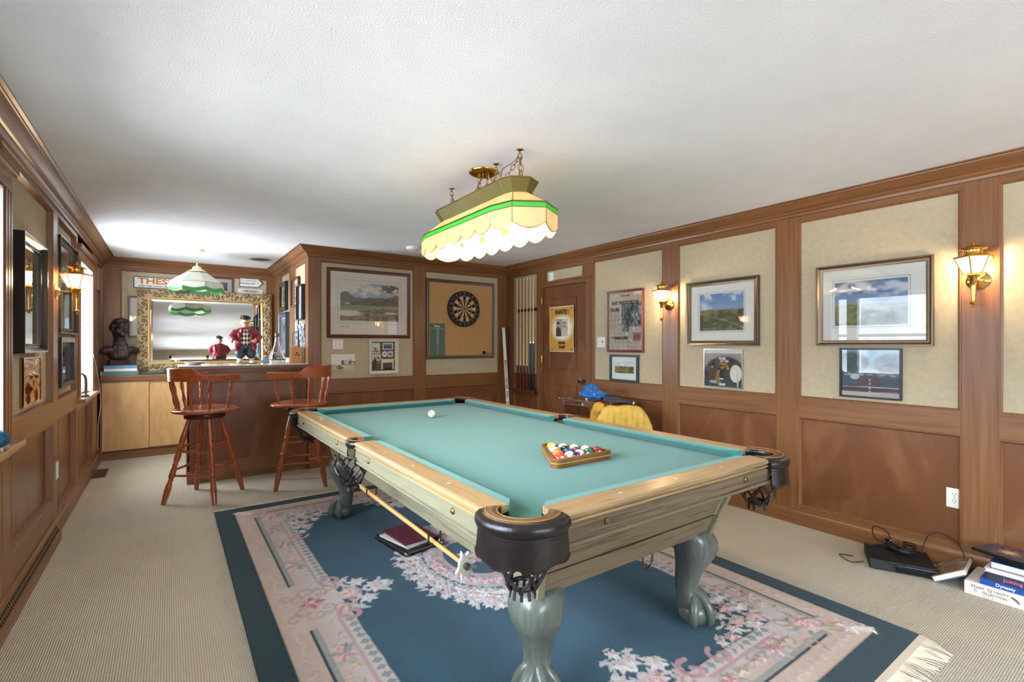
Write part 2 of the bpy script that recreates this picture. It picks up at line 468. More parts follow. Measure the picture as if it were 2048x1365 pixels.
# bay of the cue rack and the door
panelling(w_right, fr_right, [(4.743,5.247)], 4.72, 5.395)
obj('fabric_panel', wb(fr_right, 3.92, 4.58, 2.06, 2.21, .004, FAB), M['fabric'], w_right)
obj('panel_moulding', moulding(fr_right, 3.928, 4.576, 2.065, 2.198, FAB, STI+.002, .01), M['wood_v'], w_right)
obj('top_rail', wb(fr_right, 3.79, 4.72, 2.198, 2.30, .002, STI), M['wood_y'], w_right)
obj('stile', wb(fr_right, 3.79, 3.928, 2.05, 2.2, .002, STI), M['wood_v'], w_right)
obj('stile', wb(fr_right, 4.576, 4.72, 2.05, 2.2, .002, STI), M['wood_v'], w_right)
panelling(w_mid, fr_mid, [(1.313,2.39),(2.53,3.598)], 1.193, 3.735)
panelling(w_side, fr_side, [(5.52,6.09),(6.36,6.91)], 5.435, 7.43)
panelling(w_back, fr_back, [(-.478,1.112)], -.63, 1.193)
panelling(w_left, fr_left, [(3.35,4.405),(4.57,5.39)], 3.20, 5.46, .028, .06, [.27,.14])
panelling(w_left, fr_left, [(6.80,7.38)], 6.46, 7.43, .028, .06)
panelling(w_left, fr_left, [(-.22,.28)], -.34, .39, .028, .06)
panelling(w_left, fr_left, [(-4.1,-3.4)], -4.2, -3.26, .028, .06)
# dado below both windows
for a, b in ((.39,3.19),(5.48,6.46),(-3.26,-.34)):
    obj('wood_panel', wb(fr_left, a, b, .02, .86, .0, .022), M['veneer'], w_left)
    obj('chair_rail', wb(fr_left, a, b, .74, .845, .0, .059), M['wood_y'], w_left, bevel=.002)
    obj('bottom_rail', wb(fr_left, a, b, .02, .15, .0, .059), M['wood_y'], w_left)
    n = 2 if b-a > 1.5 else 1
    wd = (b-a)/n
    for k in range(n):
        obj('panel_moulding', moulding(fr_left, a+wd*k+.05, a+wd*(k+1)-.05, .15, .74, .022, .062), M['wood_v'], w_left)
        obj('stile', wb(fr_left, a+wd*k, a+wd*k+.05, .15, .74, .0, .0585), M['wood_v'], w_left)
        obj('stile', wb(fr_left, a+wd*(k+1)-.05, a+wd*(k+1), .15, .74, .0, .0585), M['wood_v'], w_left)

# skirting boards
def sweep(path, prof, closed=False):
    mb = MB(); n = len(path); k = len(prof); V = []
    P = [Vector(p) for p in path]
    for i in range(n):
        d1 = (P[i]-P[i-1]).normalized() if i > 0 else None
        d2 = (P[i+1]-P[i]).normalized() if i < n-1 else None
        if d1 is None: d1 = d2
        if d2 is None: d2 = d1
        n1 = Vector((d1.y,-d1.x)); n2 = Vector((d2.y,-d2.x))
        mit = (n1+n2)/(1+n1.dot(n2))
        for d, z in prof: V.append((P[i].x+mit.x*d, P[i].y+mit.y*d, z))
    Fc = []
    for i in range(n-1):
        for j in range(k): Fc.append((i*k+j, i*k+(j+1)%k, (i+1)*k+(j+1)%k, (i+1)*k+j))
    Fc.append(tuple(range(k))); Fc.append(tuple((n-1)*k+j for j in range(k-1,-1,-1)))
    return mb.add(V, Fc)
SK = [(0,0),(.012,0),(.012,.092),(.008,.100),(.004,.112),(0,.115)]
struct('baseboard_right', sweep([(3.735,3.79),(3.735,-4.2)], SK), M['wood_y'])
struct('baseboard_right_corner', sweep([(3.735,5.395),(3.735,4.72)], SK), M['wood_y'])
struct('baseboard_middle', sweep([(1.20,5.395),(3.735,5.395)], SK), M['wood_x'])
struct('baseboard_left', sweep([(-.63,4.40),(-.63,7.06)], SK), M['wood_y'])

# crown moulding, one mitred length per wall
CR = [(0,2.238),(.010,2.240),(.014,2.256),(.024,2.262),(.030,2.270),(.030,2.277),(.040,2.280),(.052,2.288),
      (.072,2.306),(.084,2.321),(.090,2.323),(.092,2.330),(.106,2.333),(.106,2.3395),(0,2.3395)]
ring = [(-.63,-4.2),(-.63,7.43),(1.193,7.43),(1.193,5.395),(3.735,5.395),(3.735,-4.2)]
for i in range(5):
    sub = ring[max(0,i-1):i+3]
    mb = sweep(sub, CR); k = len(CR)
    # keep only the middle stretch so that each length is its own mitred piece
    st = 1 if i > 0 else 0
    V = mb.v[st*k:(st+2)*k]; q = MB()
    q.add(V, [(j,(j+1)%k,k+(j+1)%k,k+j) for j in range(k)] + [tuple(range(k)), tuple(range(2*k-1,k-1,-1))])
    dx = abs(ring[i+1][0]-ring[i][0]) > .1
    t = struct('trim_%d' % (i+1), q, M['wood_x' if dx else 'wood_y'])
    for p in t.data.polygons: p.use_smooth = True
    t.data.set_sharp_from_angle(angle=math.radians(28))

# windows of the left wall: casing, sash, pane, sill
def window(n, y0, y1, sill_ext, mull):
    z0, z1 = WZ
    fr = MB()
    for a, b in ((y0,y0+.045),(y1-.045,y1)): fr.box(-.81,-.76,a,b,z0,z1)
    for a, b in ((z0,z0+.05),(z1-.05,z1),((z0+z1)/2-.02,(z0+z1)/2+.02)): fr.box(-.81,-.76,y0+.045,y1-.045,a,b)
    for m_ in mull: fr.box(-.84,-.70,m_-.065,m_+.065,z0,z1)
    wdw = obj('window_%d' % n, fr, M['white'], kind='structure')
    obj('pane', MB().box(-.788,-.784,y0+.04,y1-.04,z0+.04,z1-.04), M['pane'], wdw)
    jb = MB()
    jb.box(-.85,-.622,y0-.004,y0+.006,z0,z1); jb.box(-.85,-.622,y1-.006,y1+.004,z0,z1); jb.box(-.85,-.622,y0,y1,z1-.006,z1+.004)
    obj('jamb', jb, M['white'], wdw)
    def flute(a, b):
        c = MB().box(-.69,-.627,a,b,z0+.001,z1+.02)
        w_ = (b-a)
        for q in (.2,.5,.8): c.box(-.626,-.617,a+w_*q-.014,a+w_*q+.014,z0+.02,z1+.01)
        return c
    cw = .10 if n == 2 else .16
    obj('casing', flute(y0-cw, y0-.005), M['wood_v'], wdw); obj('casing', flute(y1+.005, y1+cw), M['wood_v'], wdw)
    obj('casing_head', MB().box(-.69,-.622,y0-cw,y1+cw,z1+.02,z1+.10).box(-.69,-.60,y0-cw-.02,y1+cw+.02,z1+.10,z1+.135), M['wood_y'], wdw, bevel=.003)
    obj('sill', MB().box(-.80,sill_ext,y0-cw-.02,y1+cw+.02,z0-.032,z0), M['sill'], wdw, bevel=.006)
M['sill'] = mat('polished_sill', lin(150,118,92), .12)
window(1, W1Y[0], W1Y[1], -.575, [1.63, 2.93])
window(2, W2Y[0], W2Y[1], -.575, [])
window(4, W3Y[0], W3Y[1], -.575, [-1.8])  # unseen window further back, added to bring more daylight onto the table
# broad unseen window, added behind the camera to light the room
pf = MB()
for x in (.0,1.01,2.02,3.03): pf.box(x,x+.07,-4.3,-4.23,.60,2.15)
for z in (.60,2.08): pf.box(.0,3.10,-4.3,-4.23,z,z+.07)
w3 = obj('window_3', pf, M['white'], kind='structure')
obj('pane', MB().box(.03,3.07,-4.27,-4.265,.63,2.12), M['pane'], w3)

# door with its casing
dr = obj('door_1', MB().box(3.762,3.774,3.875,4.643,.012,1.998), M['door'] if 'door' in M else M['veneer'], kind='structure')
def raised(fr_y0, y1, z0, z1):
    f2 = lambda s, z, d: (3.762-d, s, z)
    m_ = moulding(f2, fr_y0, y1, z0, z1, 0, .010, .022)
    m_.add([f2(s,z,.003) for s,z in ((fr_y0+.02,z0+.02),(y1-.02,z0+.02),(y1-.02,z1-.02),(fr_y0+.02,z1-.02))], [(0,1,2,3)])
    return m_
obj('raised_panel', raised(4.05,4.53,1.02,1.86), M['veneer'], dr)
obj('raised_panel', raised(4.05,4.53,.20,.84), M['veneer'], dr)
kb = MB().lathe([(.030,0),(.030,.006),(.014,.010),(.012,.030),(.022,.036),(.030,.046),(.031,.062),(.026,.068),(.010,.070)], 20, (3.762,3.94,.905), (2.762,3.94,.905))
obj('knob', kb, M['chrome'], dr, smooth=True)
for z in (.28,1.08,1.80):
    obj('hinge', MB().lathe([(.007,0),(.007,.09)], 10, (3.735,4.648,z)).box(3.736,3.76,4.636,4.648,z,z+.09), M['brass'], dr)
cs = MB()
for a, b in ((3.79,3.872),(4.646,4.72)):
    cs.box(3.728,3.775,a,b,0,2.0); cs.box(3.722,3.73,a+.02,b-.02,0,2.0)
obj('door_casing', cs, M['wood_v'], dr)
obj('door_casing', MB().box(3.728,3.775,3.79,4.72,2.0,2.065).box(3.718,3.73,3.785,4.725,2.045,2.068), M['wood_y'], dr, bevel=.002)
obj('strike_plate', MB().box(3.726,3.7285,3.852,3.866,.86,.95), M['steel'], dr)

# ================================================================== POOL TABLE
M['felt'] = noise_mat('green_baize', lin(47,110,103), lin(57,122,114), (30,30,30), 4, .95, 4, .0006, 900, spec=.05, sheen=.25)
M['felt_rail'] = noise_mat('green_baize_cushion', lin(55,123,115), lin(67,135,127), (30,30,30), 4, .95, 4, .0006, 900, spec=.05, sheen=.25)
M['oak_y'] = wood('limed_oak_long', lin(176,144,100), lin(146,122,86), 1, .32, 60, 2.5, coat=.3, c3=lin(182,150,106))
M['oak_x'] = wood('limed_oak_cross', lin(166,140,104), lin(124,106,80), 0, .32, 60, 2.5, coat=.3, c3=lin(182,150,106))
M['oakg_y'] = wood('weathered_oak_long', lin(136,130,104), lin(108,104,86), 1, .4, 75, 2.5, .0006, c3=lin(146,138,110))
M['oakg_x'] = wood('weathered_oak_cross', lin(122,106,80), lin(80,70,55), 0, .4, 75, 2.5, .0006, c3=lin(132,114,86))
M['oak_leg'] = wood('grey_green_oak', lin(104,110,99), lin(84,90,82), 2, .32, 45, 2.5, coat=.2)
M['leather'] = noise_mat('dark_leather', lin(24,19,19), lin(36,27,26), (8,8,8), 3, .28, 5, .0006, 260, spec=.6)
M['leather_top'] = noise_mat('tooled_brown_leather', lin(66,42,26), lin(112,74,44), (60,60,60), 2, .45, 4, .001, 220)
M['leather_edge'] = mat('tan_stitching', lin(170,116,62), .6)
M['strap'] = mat('leather_strap', lin(40,30,28), .45)
TX, TY = 1.534, 2.54
RUG = .014
tb = thing('pool_table', 'large limed oak pool table with green baize, leather pockets and claw feet', 'pool table', (TX, TY, RUG))
Z0 = -RUG                                            # local z of the floor
def tz(z): return z + Z0
HX, HY = .766, 1.470
# bed with round notches under the pockets
def arc(cx, cy, r, a0, a1, n=8): return [(cx+r*math.cos(math.radians(a0+(a1-a0)*i/n)), cy+r*math.sin(math.radians(a0+(a1-a0)*i/n))) for i in range(n+1)]
bx, by = .70, 1.405
poly = []
poly += arc(-HX+.045, -HY+.045, .062, 80, 10, 8)
poly += arc(HX-.045, -HY+.045, .062, 170, 100, 8)
poly += [(bx,-.055),(bx-.02,-.05),(bx-.03,-.03),(bx-.033,0),(bx-.03,.03),(bx-.02,.05),(bx,.055)]
poly += arc(HX-.045, HY-.045, .062, 260, 190, 8)
poly += arc(-HX+.045, HY-.045, .062, -10, -80, 8)
poly += [(-bx,.055),(-bx+.02,.05),(-bx+.03,.03),(-bx+.033,0),(-bx+.03,-.03),(-bx+.02,-.05),(-bx,-.055)]
obj('bed', MB().prism(poly, tz(.735), tz(.765)), M['felt'], tb)

def rail_frame(side):
    """maps (t along, o outward, z) to table space"""
    if side == 'L': return lambda t,o,z: (-HX-o, t, z)
    if side == 'R': return lambda t,o,z: (HX+o, t, z)
    if side == 'N': return lambda t,o,z: (t, -HY-o, z)
    return lambda t,o,z: (t, HY+o, z)
TOPP = [(-.095,.790),(-.095,.8105),(-.012,.8115),(-.003,.8085),(.001,.802),(.000,.796),(-.004,.7925),(-.009,.791),(-.010,.787),(-.002,.785),(-.001,.780),(-.006,.777)]
TOPP += [(-.03,.777)]
APR = [(-.05,.778),(-.012,.778),(-.012,.770),(-.008,.766),(-.008,.726),(-.013,.7225),(-.013,.719),(-.004,.716),(-.002,.710),(-.006,.704),(-.014,.700),(-.05,.700)]
def extrude(fr, t0, t1, prof, mb=None, k0=0, k1=0, oref=0):
    mb = mb or MB(); n = len(prof); V = []
    for o, z in prof: V.append(fr(t0 + k0*(oref-o), o, tz(z)))
    for o, z in prof: V.append(fr(t1 - k1*(oref-o), o, tz(z)))
    return mb.add(V, [(i,(i+1)%n,n+(i+1)%n,n+i) for i in range(n)] + [tuple(range(n)), tuple(range(2*n-1,n-1,-1))])
CUSH = [(-.094,.785),(-.094,.8095),(-.139,.8065),(-.145,.803),(-.1445,.799),(-.110,.768),(-.094,.7665)]
M['pearl'] = mat('pearl_sight', lin(240,236,222), .2)
segs = [('L',-1.300,-.066),('L',.066,1.300),('R',-1.300,-.066),('R',.066,1.300),('N',-.596,.596),('F',-.596,.596)]
for sd, t0, t1 in segs:
    fr = rail_frame(sd); ax = 'y' if sd in 'LR' else 'x'
    r = obj('rail', extrude(fr, t0, t1, TOPP), M['oak_'+ax], tb)
    for q in (.25,.5,.75):
        tq = t0+(t1-t0)*q
        s_ = MB(); n = 12
        s_.add([fr(tq+.009*math.cos(2*PI*i/n), -.048+.006*math.sin(2*PI*i/n), tz(.8122)) for i in range(n)], [tuple(range(n))])
        obj('sight', s_, M['pearl'], r)
    ap = obj('apron', extrude(fr, t0-.01, t1+.01, APR), M['oakg_'+ax], tb)
    for q in (.16,.84):
        tq = t0+(t1-t0)*q; a = fr(tq,-.008,tz(.752)); b = fr(tq,.0005,tz(.752))
        obj('bolt_cap', MB().lathe([(.011,0),(.011,.5),(.006,1)], 12, a, b), M['old_brass'], ap)
    c0 = 1.25 if abs(t0) > .2 else .25
    c1 = 1.25 if abs(t1) > .2 else .25
    obj('cushion', extrude(fr, t0-.004, t1+.004, CUSH, None, c0, c1, -.094), M['felt_rail'], tb, bevel=.002)

# tapered body: three stepped boards a side and corner posts
def body(z): k = (z-.44)/(.70-.44); return .500+.056*k, 1.235+.095*k
steps = [(.618,.700),(.532,.614),(.44,.528)]
for i, (a, b) in enumerate(steps):
    xa, ya = body(a); xb, yb = body(b); e = .004*(2-i)*-1
    for sx in (-1,1):
        p = [(sx*(xa+e),-ya,tz(a)),(sx*(xb+e),-yb,tz(b)),(sx*(xb+e),yb,tz(b)),(sx*(xa+e),ya,tz(a))]
        q = [(x-sx*.03,y,z) for x,y,z in p]
        obj('body_board', MB().add(p+q, [(0,1,2,3),(7,6,5,4),(0,4,5,1),(1,5,6,2),(2,6,7,3),(3,7,4,0)]), M['oakg_y'], tb, bevel=.003)
    for sy in (-1,1):
        p = [(-xa,sy*(ya+e),tz(a)),(-xb,sy*(yb+e),tz(b)),(xb,sy*(yb+e),tz(b)),(xa,sy*(ya+e),tz(a))]
        q = [(x,y-sy*.03,z) for x,y,z in p]
        obj('body_board', MB().add(p+q, [(0,1,2,3),(7,6,5,4),(0,4,5,1),(1,5,6,2),(2,6,7,3),(3,7,4,0)]), M['oakg_x'], tb, bevel=.003)
for sx in (-1,1):
    for sy in (-1,1):
        (xa,ya),(xb,yb) = body(.44), body(.70)
        obj('corner_post', MB().bar((sx*xa,sy*ya,tz(.44)),(sx*xb,sy*yb,tz(.70)),.030,.030,(sx,0,0)), M['oakg_y'], tb, bevel=.004)
obj('underframe', MB().box(-.60,.60,-1.36,1.36,tz(.696),tz(.734)).box(-.47,.47,-1.2,1.2,tz(.455),tz(.47)), M['black_matte'], tb)

# cabriole legs with ball and claw feet
def leg(sx, sy):
    cx, cy = sx*.452, sy*1.165; D = Vector((sx,sy,0)).normalized()
    P = [(.444,.078,.0),(.425,.086,.012),(.39,.092,.024),(.35,.090,.030),(.31,.080,.024),(.27,.066,.012),(.22,.053,-.004),(.17,.046,-.012),(.145,.048,-.006),(.12,.058,.006),(.095,.062,.014),(.06,.056,.018),(.03,.045,.02)]
    n = 20; V = []; F = []
    for z, s, o in P:
        for k in range(n):
            th = 2*PI*k/n; c, s_ = math.cos(th), math.sin(th)
            e = (abs(c)**3.2+abs(s_)**3.2)**(-1/3.2)
            V.append((cx+D.x*o+s*e*c*.98, cy+D.y*o+s*e*s_*.98, z))
    for i in range(len(P)-1):
        for k in range(n): F.append((i*n+k, i*n+(k+1)%n, (i+1)*n+(k+1)%n, (i+1)*n+k))
    F.append(tuple(range(n))); F.append(tuple((len(P)-1)*n+k for k in range(n-1,-1,-1)))
    lg = obj('leg', MB().add(V, F), M['oak_leg'], tb, smooth=True, angle=60)
    fc = Vector((cx,cy,0))+D*.022
    obj('ball_foot', MB().lathe([(.030,.0),(.052,.010),(.068,.032),(.070,.055),(.060,.085),(.035,.105)], 20, (fc.x,fc.y,0)), M['oak_leg'], lg, smooth=True)
    for a in (-100,-35,35,100):
        d = D.copy(); d.rotate(Matrix.Rotation(math.radians(a),3,'Z'))
        pts = [fc-D*.015+d*.020+Vector((0,0,.150)), fc+d*.046+Vector((0,0,.122)), fc+d*.070+Vector((0,0,.088)), fc+d*.080+Vector((0,0,.056)), fc+d*.079+Vector((0,0,.030)), fc+d*.068+Vector((0,0,.008))]
        obj('claw', MB().tube(pts, [.020,.024,.021,.022,.016,.007], 10), M['oak_leg'], lg, smooth=True, angle=70)
for sx in (-1,1):
    for sy in (-1,1): leg(sx, sy)

# pockets: padded leather iron, scalloped skirt, strap net with tassels
def pocket(cx, cy, adir, half, ri, ro, corner):
    """centre, direction of the outward axis in degrees, half sweep"""
    A = [math.radians(adir-half+2*half*i/16) for i in range(17)]
    def P(a, r, z):
        if corner:
            u = (math.degrees(a)-adir)/half; b = max(0, 1-u*u); k = (r-ri)/(ro-ri)
            r = r + b*(.064*(1-k)+.036*k)
        return (cx+r*math.cos(a), cy+r*math.sin(a), tz(z))
    def blend_r(r):
        # the iron widens to the rail ends, so its inside follows the opening
        return r
    prof = [(ri,.792),(ri,.8085),(ri+.006,.8125),(ri+(ro-ri)*.35,.814),(ri+(ro-ri)*.6,.8135),(ro-.016,.811),(ro-.004,.803),(ro,.792),(ro-.001,.782),(ro-.008,.772),(ro-.02,.769),(ri+.01,.772)]
    if not corner: prof = [(ri,.79),(ri,.808),(ri+.005,.8125),(ro-.016,.813),(ro-.005,.808),(ro,.798),(ro,.786),(ro-.006,.774),(ro-.015,.772),(ri+.005,.776)]
    n = len(prof); V = []; F = []
    for a in A:
        for r, z in prof: V.append(P(a, r, z))
    for i in range(16):
        for j in range(n): F.append((i*n+j, i*n+(j+1)%n, (i+1)*n+(j+1)%n, (i+1)*n+j))
    F.append(tuple(range(n))); F.append(tuple(16*n+j for j in range(n-1,-1,-1)))
    pk = obj('pocket', MB().add(V, F), M['leather'], tb, smooth=True, angle=60)
    # tooled top band
    tp = MB(); k = 16; r0, r1 = ri+.001, ri+(ro-ri)*(.55 if corner else .5)
    V = []; F = []
    for a in A: V += [P(a, r0, .8118), P(a, (r0+r1)/2, .8152), P(a, r1, .8146)]
    for i in range(16):
        for j in range(2): F.append((i*3+j, i*3+j+1, (i+1)*3+j+1, (i+1)*3+j))
    obj('tooled_band', tp.add(V, F), M['leather_top'], pk)
    obj('stitching', MB().tube([P(a, r1+.001, .8148) for a in A], .0018, 6).tube([P(a, r0+.001, .8125) for a in A], .0018, 6), M['leather_edge'], pk)
    # skirt
    V = []; F = []; m = 24
    B = [math.radians(adir-half*.96+2*half*.96*i/m) for i in range(m+1)]
    for i, a in enumerate(B):
        u = i/m*2-1
        zb = .685 + (.016*abs(u)**2 if corner else .03*abs(u)) + .006*math.cos(u*PI*3.5) - (0 if corner else .0)
        if not corner: zb = .71
        for z, dr in ((.776,-.012),(.74,-.008),(.71,-.006),(zb,-.004)): V.append(P(a, ro+dr, max(z, zb)))
    for i in range(m):
        for j in range(3): F.append((i*4+j, i*4+j+1, (i+1)*4+j+1, (i+1)*4+j))
    if corner:
        obj('skirt', MB().add(V, F), M['leather'], pk, smooth=True)
        obj('piping', MB().tube([V[i*4+3] for i in range(m+1)], .003, 6).tube([P(a, ro-.011, .762) for a in B], .0012, 6), M['leather'], pk, smooth=True)
    else:
        for q in (-1, 1):
            a = math.radians(adir+q*half*.72)
            t = MB(); x, y, _ = P(a, ro-.002, 0); dx, dy = -math.sin(a)*.022, math.cos(a)*.022; ox, oy = math.cos(math.radians(adir))*.004, math.sin(math.radians(adir))*.004
            t.add([(x-dx,y-dy,tz(.785)),(x+dx,y+dy,tz(.785)),(x+dx*.9+ox,y+dy*.9+oy,tz(.70)),(x+dx*.5+ox,y+dy*.5+oy,tz(.688)),(x-dx*.5+ox,y-dy*.5+oy,tz(.688)),(x-dx*.9+ox,y-dy*.9+oy,tz(.70))], [(0,1,2,3,4,5)])
            obj('flap', t, M['strap'], pk)
    # net
    ox, oy = math.cos(math.radians(adir)), math.sin(math.radians(adir))
    off = .075 if corner else .045
    nx, ny = cx+ox*off, cy+oy*off; ns = 12
    rad = lambda z: .040+.042*math.sin(min(1,max(0,(z-.578)/.12))*PI/2)
    nb = MB()
    for s_ in range(ns):
        pts = []; rr = []
        for i in range(15):
            z = .735 - .155*i/14
            w_ = (PI/ns*.92)*math.cos(i/14*PI*3.0+PI*(s_%2))*min(1, i/2)
            a = 2*PI*s_/ns + w_; R = rad(z)
            pts.append((nx+R*math.cos(a), ny+R*math.sin(a), tz(z))); rr.append(.0050)
        nb.tube(pts, rr, 5, cap=False)
    nb.lathe([(.037,tz(.582)),(.040,tz(.590)),(.037,tz(.598))], 18, (nx,ny,0), cap=False)
    obj('net', nb, M['strap'], pk, smooth=True)
    ts = MB()
    for s_ in range(10):
        a = 2*PI*s_/10+.2; R = .034
        x, y = nx+R*math.cos(a), ny+R*math.sin(a)
        ts.bar((x,y,tz(.588)),(x+.006*math.cos(a),y+.006*math.sin(a),tz(.556)),.010,.002,(math.cos(a),math.sin(a),0))
    obj('tassel', ts, M['strap'], pk)
ci = .152
for sx, sy, a in ((-1,-1,225),(1,-1,315),(1,1,45),(-1,1,135)):
    pocket(sx*(HX-ci), sy*(HY-ci), a, 58, .084, .172, True)
pocket(-HX+.052, 0, 180, 92, .046, .074, False)
pocket(HX-.052, 0, 0, 92, .046, .074, False)

# brass hooks under the body for the bridge stick
M['hook'] = mat('bent_brass_rod', lin(122,104,76), .3, 1)
def hook(x, y, dx, dy, drop=.085, r=.032):
    pts = [(x,y,tz(.456)),(x,y,tz(.43)),(x+dx*.004,y+dy*.004,tz(.456-drop+r))]
    for i in range(1, 11):
        a = PI + PI*i/10*1.08
        pts.append((x+dx*(r+r*math.cos(a)), y+dy*(r+r*math.cos(a)), tz(.456-drop+r+r*math.sin(a)-.005)))
    pts.append((pts[-1][0]+dx*.001, pts[-1][1]+dy*.001, pts[-1][2]+.015))
    obj('cue_hook', MB().tube(pts, .0048, 8), M['hook'], tb, smooth=True)
hook(-.478, 2.08-TY, -1, 0); hook(-.478, 2.95-TY, -1, 0); hook(.075, -1.205, 1, 0)

# ------------------------------------------------------------------ bridge stick hanging on the left hooks
M['stick'] = wood('honey_ash_stick', lin(206,158,92), lin(216,172,108), 1, .3, 60, 2)
M['bridge'] = mat('cream_plastic', lin(224,218,198), .4)
bs = thing('bridge_stick', 'long honey coloured bridge stick with cream notched head hanging under the table side', 'bridge stick', (1.024,2.5,.377))
obj('shaft', MB().tube([(0,.78,.003),(0,.70,.003),(0,-.70,-.004)], [.0135,.0145,.0095], 12), M['stick'], bs, smooth=True)
obj('butt_cap', MB().lathe([(.010,0),(.013,.2),(.013,.8),(.008,1)], 12, (0,.795,.003), (0,.775,.003)), M['stick'], bs, smooth=True)
hd = []
for i in range(20):
    a = 2*PI*i/20; r = .030 if i % 2 else .052
    if 6 <= i <= 8: r = .028
    hd.append((1.0*r*math.cos(a), 1.35*r*math.sin(a)))
hb = MB().prism(hd, -.007, .007); hb.xf(Matrix.Translation((0,-.705,-.006)) @ Matrix.Rotation(PI/2,4,'X') @ Matrix.Rotation(.5,4,'Z'))
h_ = obj('bridge_head', hb, M['bridge'], bs, bevel=.002)
obj('socket', MB().lathe([(.014,0),(.014,.03),(.008,.034)], 12, (0,-.698,-.004), (0,-1.698,-.010)), M['steel'], h_)

# ------------------------------------------------------------------ cue ball, rack and fifteen balls
BR = .0286; FZ = .7655
cbt = thing('cue_ball', 'ivory white cue ball alone at the far end of the baize', 'pool ball', (1.585, 3.27, FZ), 0, None)
M['ivory'] = mat('ivory_resin', lin(240,230,204), .12, coat=.5)
obj('ball', MB().sphere((0,0,BR), BR, 24, 14), M['ivory'], cbt, smooth=True)
sp = MB()
for a, e in ((-110,10),(-40,5),(-75,40),(-140,25)):
    d = Vector((math.cos(math.radians(a))*math.cos(math.radians(e)), math.sin(math.radians(a))*math.cos(math.radians(e)), math.sin(math.radians(e))))
    u = d.orthogonal().normalized(); w_ = d.cross(u)
    sp.add([Vector((0,0,BR))+d*(BR+.0002)+u*.0028*math.cos(k*PI/4)+w_*.0028*math.sin(k*PI/4) for k in range(8)], [tuple(range(8))])
obj('dot', sp, mat('cue_ball_dot', lin(120,70,56), .3), cbt)

M['rack'] = wood('rack_oak', lin(150,96,50), lin(116,70,34), 0, .3, 50, 5)
rc = thing('ball_rack', 'triangular oak ball rack with green inlaid line full of balls on the baize', 'ball rack', (1.553, 1.722, FZ), 0)
def tri(side, rad, n=6):
    R = side/math.sqrt(3); pts = []
    for a in (89,209,329):
        c = (math.cos(math.radians(a))*(R-2*rad), math.sin(math.radians(a))*(R-2*rad))
        pts += arc(c[0], c[1], rad, a-60, a+60, n)
    return pts
so, si = tri(.395,.030), tri(.337,.012)
def trirow(z0, z1, grow=0):
    V = []; F = []; o = tri(.395+grow*3.46,.030+grow*.5); n = len(o)
    for p in (o, si): V += [(x,y,z0) for x,y in p] + [(x,y,z1) for x,y in p]
    for i in range(n):
        j = (i+1) % n
        F += [(i,j,n+j,n+i),(2*n+j,2*n+i,3*n+i,3*n+j),(n+i,n+j,3*n+j,3*n+i),(j,i,2*n+i,2*n+j)]
    return MB().add(V, F)
obj('frame', trirow(0,.040), M['rack'], rc, bevel=.0015)
o_ = tri(.3965,.0305); V = [(x,y,.018) for x,y in o_]+[(x,y,.0225) for x,y in o_]; n = len(o_)
obj('inlay', MB().add(V, [(i,(i+1)%n,n+(i+1)%n,n+i) for i in range(n)]), mat('green_inlay', lin(150,168,96), .4), rc)
BC = {1:(232,176,46),2:(36,66,120),3:(206,66,52),4:(84,52,104),5:(226,132,62),6:(40,104,80),7:(140,40,38),8:(28,27,30)}
names = {1:'yellow',2:'blue',3:'red',4:'purple',5:'orange',6:'green',7:'maroon',8:'black'}
for k in BC: M['ball%d'%k] = mat('resin_%s'%names[k], lin(*BC[k]), .1, coat=.5)
dirs = {k:Vector((math.cos(math.radians(a)), math.sin(math.radians(a)),0)) for k,a in (('L',89),('F',209),('R',329))}
Rc = 4*2*BR/math.sqrt(3)*1.005
vL, vF, vR = (dirs[k]*Rc for k in 'LFR')
grid = {}
order = [['1','13s','9s','11s','7'], ['14s','8','4','15s'], ['5s','2','12s'], ['13b','10s'], ['3']]
# row j runs from the L side to the R side, row 0 is the far L-R edge, last row is the F corner
rowsL = [vL+(vF-vL)*(j/4) for j in range(5)]; step = (vR-vL)/4
labels = {'1':'plain yellow ball in the far left corner of the rack','13s':'orange striped ball beside the yellow one on the far edge of the rack','9s':'yellow striped ball in the middle of the far edge of the rack',
 '11s':'red striped ball next to the maroon corner ball','7':'plain maroon ball in the right corner of the rack','14s':'green striped ball just in front of the yellow corner ball','8':'black ball behind the blue one inside the rack',
 '4':'purple ball inside the rack behind the cream striped one','6':'plain green ball on the near edge beside the maroon ball','5s':'pale orange striped ball on the left edge of the rack','2':'blue ball in the centre of the rack',
 '12s':'cream ball with a number facing out on the near edge','5':'plain orange ball low behind the red corner ball','10s':'blue ball near the front behind the orange one','3':'plain red ball in the front corner of the rack'}
order = [['1','13s','9s','11s','7'], ['14s','8','4','6'], ['5s','2','12s'], ['5','10s'], ['3']]
num_col = {'13s':5,'9s':1,'11s':3,'14s':6,'5s':5,'12s':4,'10s':2}
spin = random.Random(5)
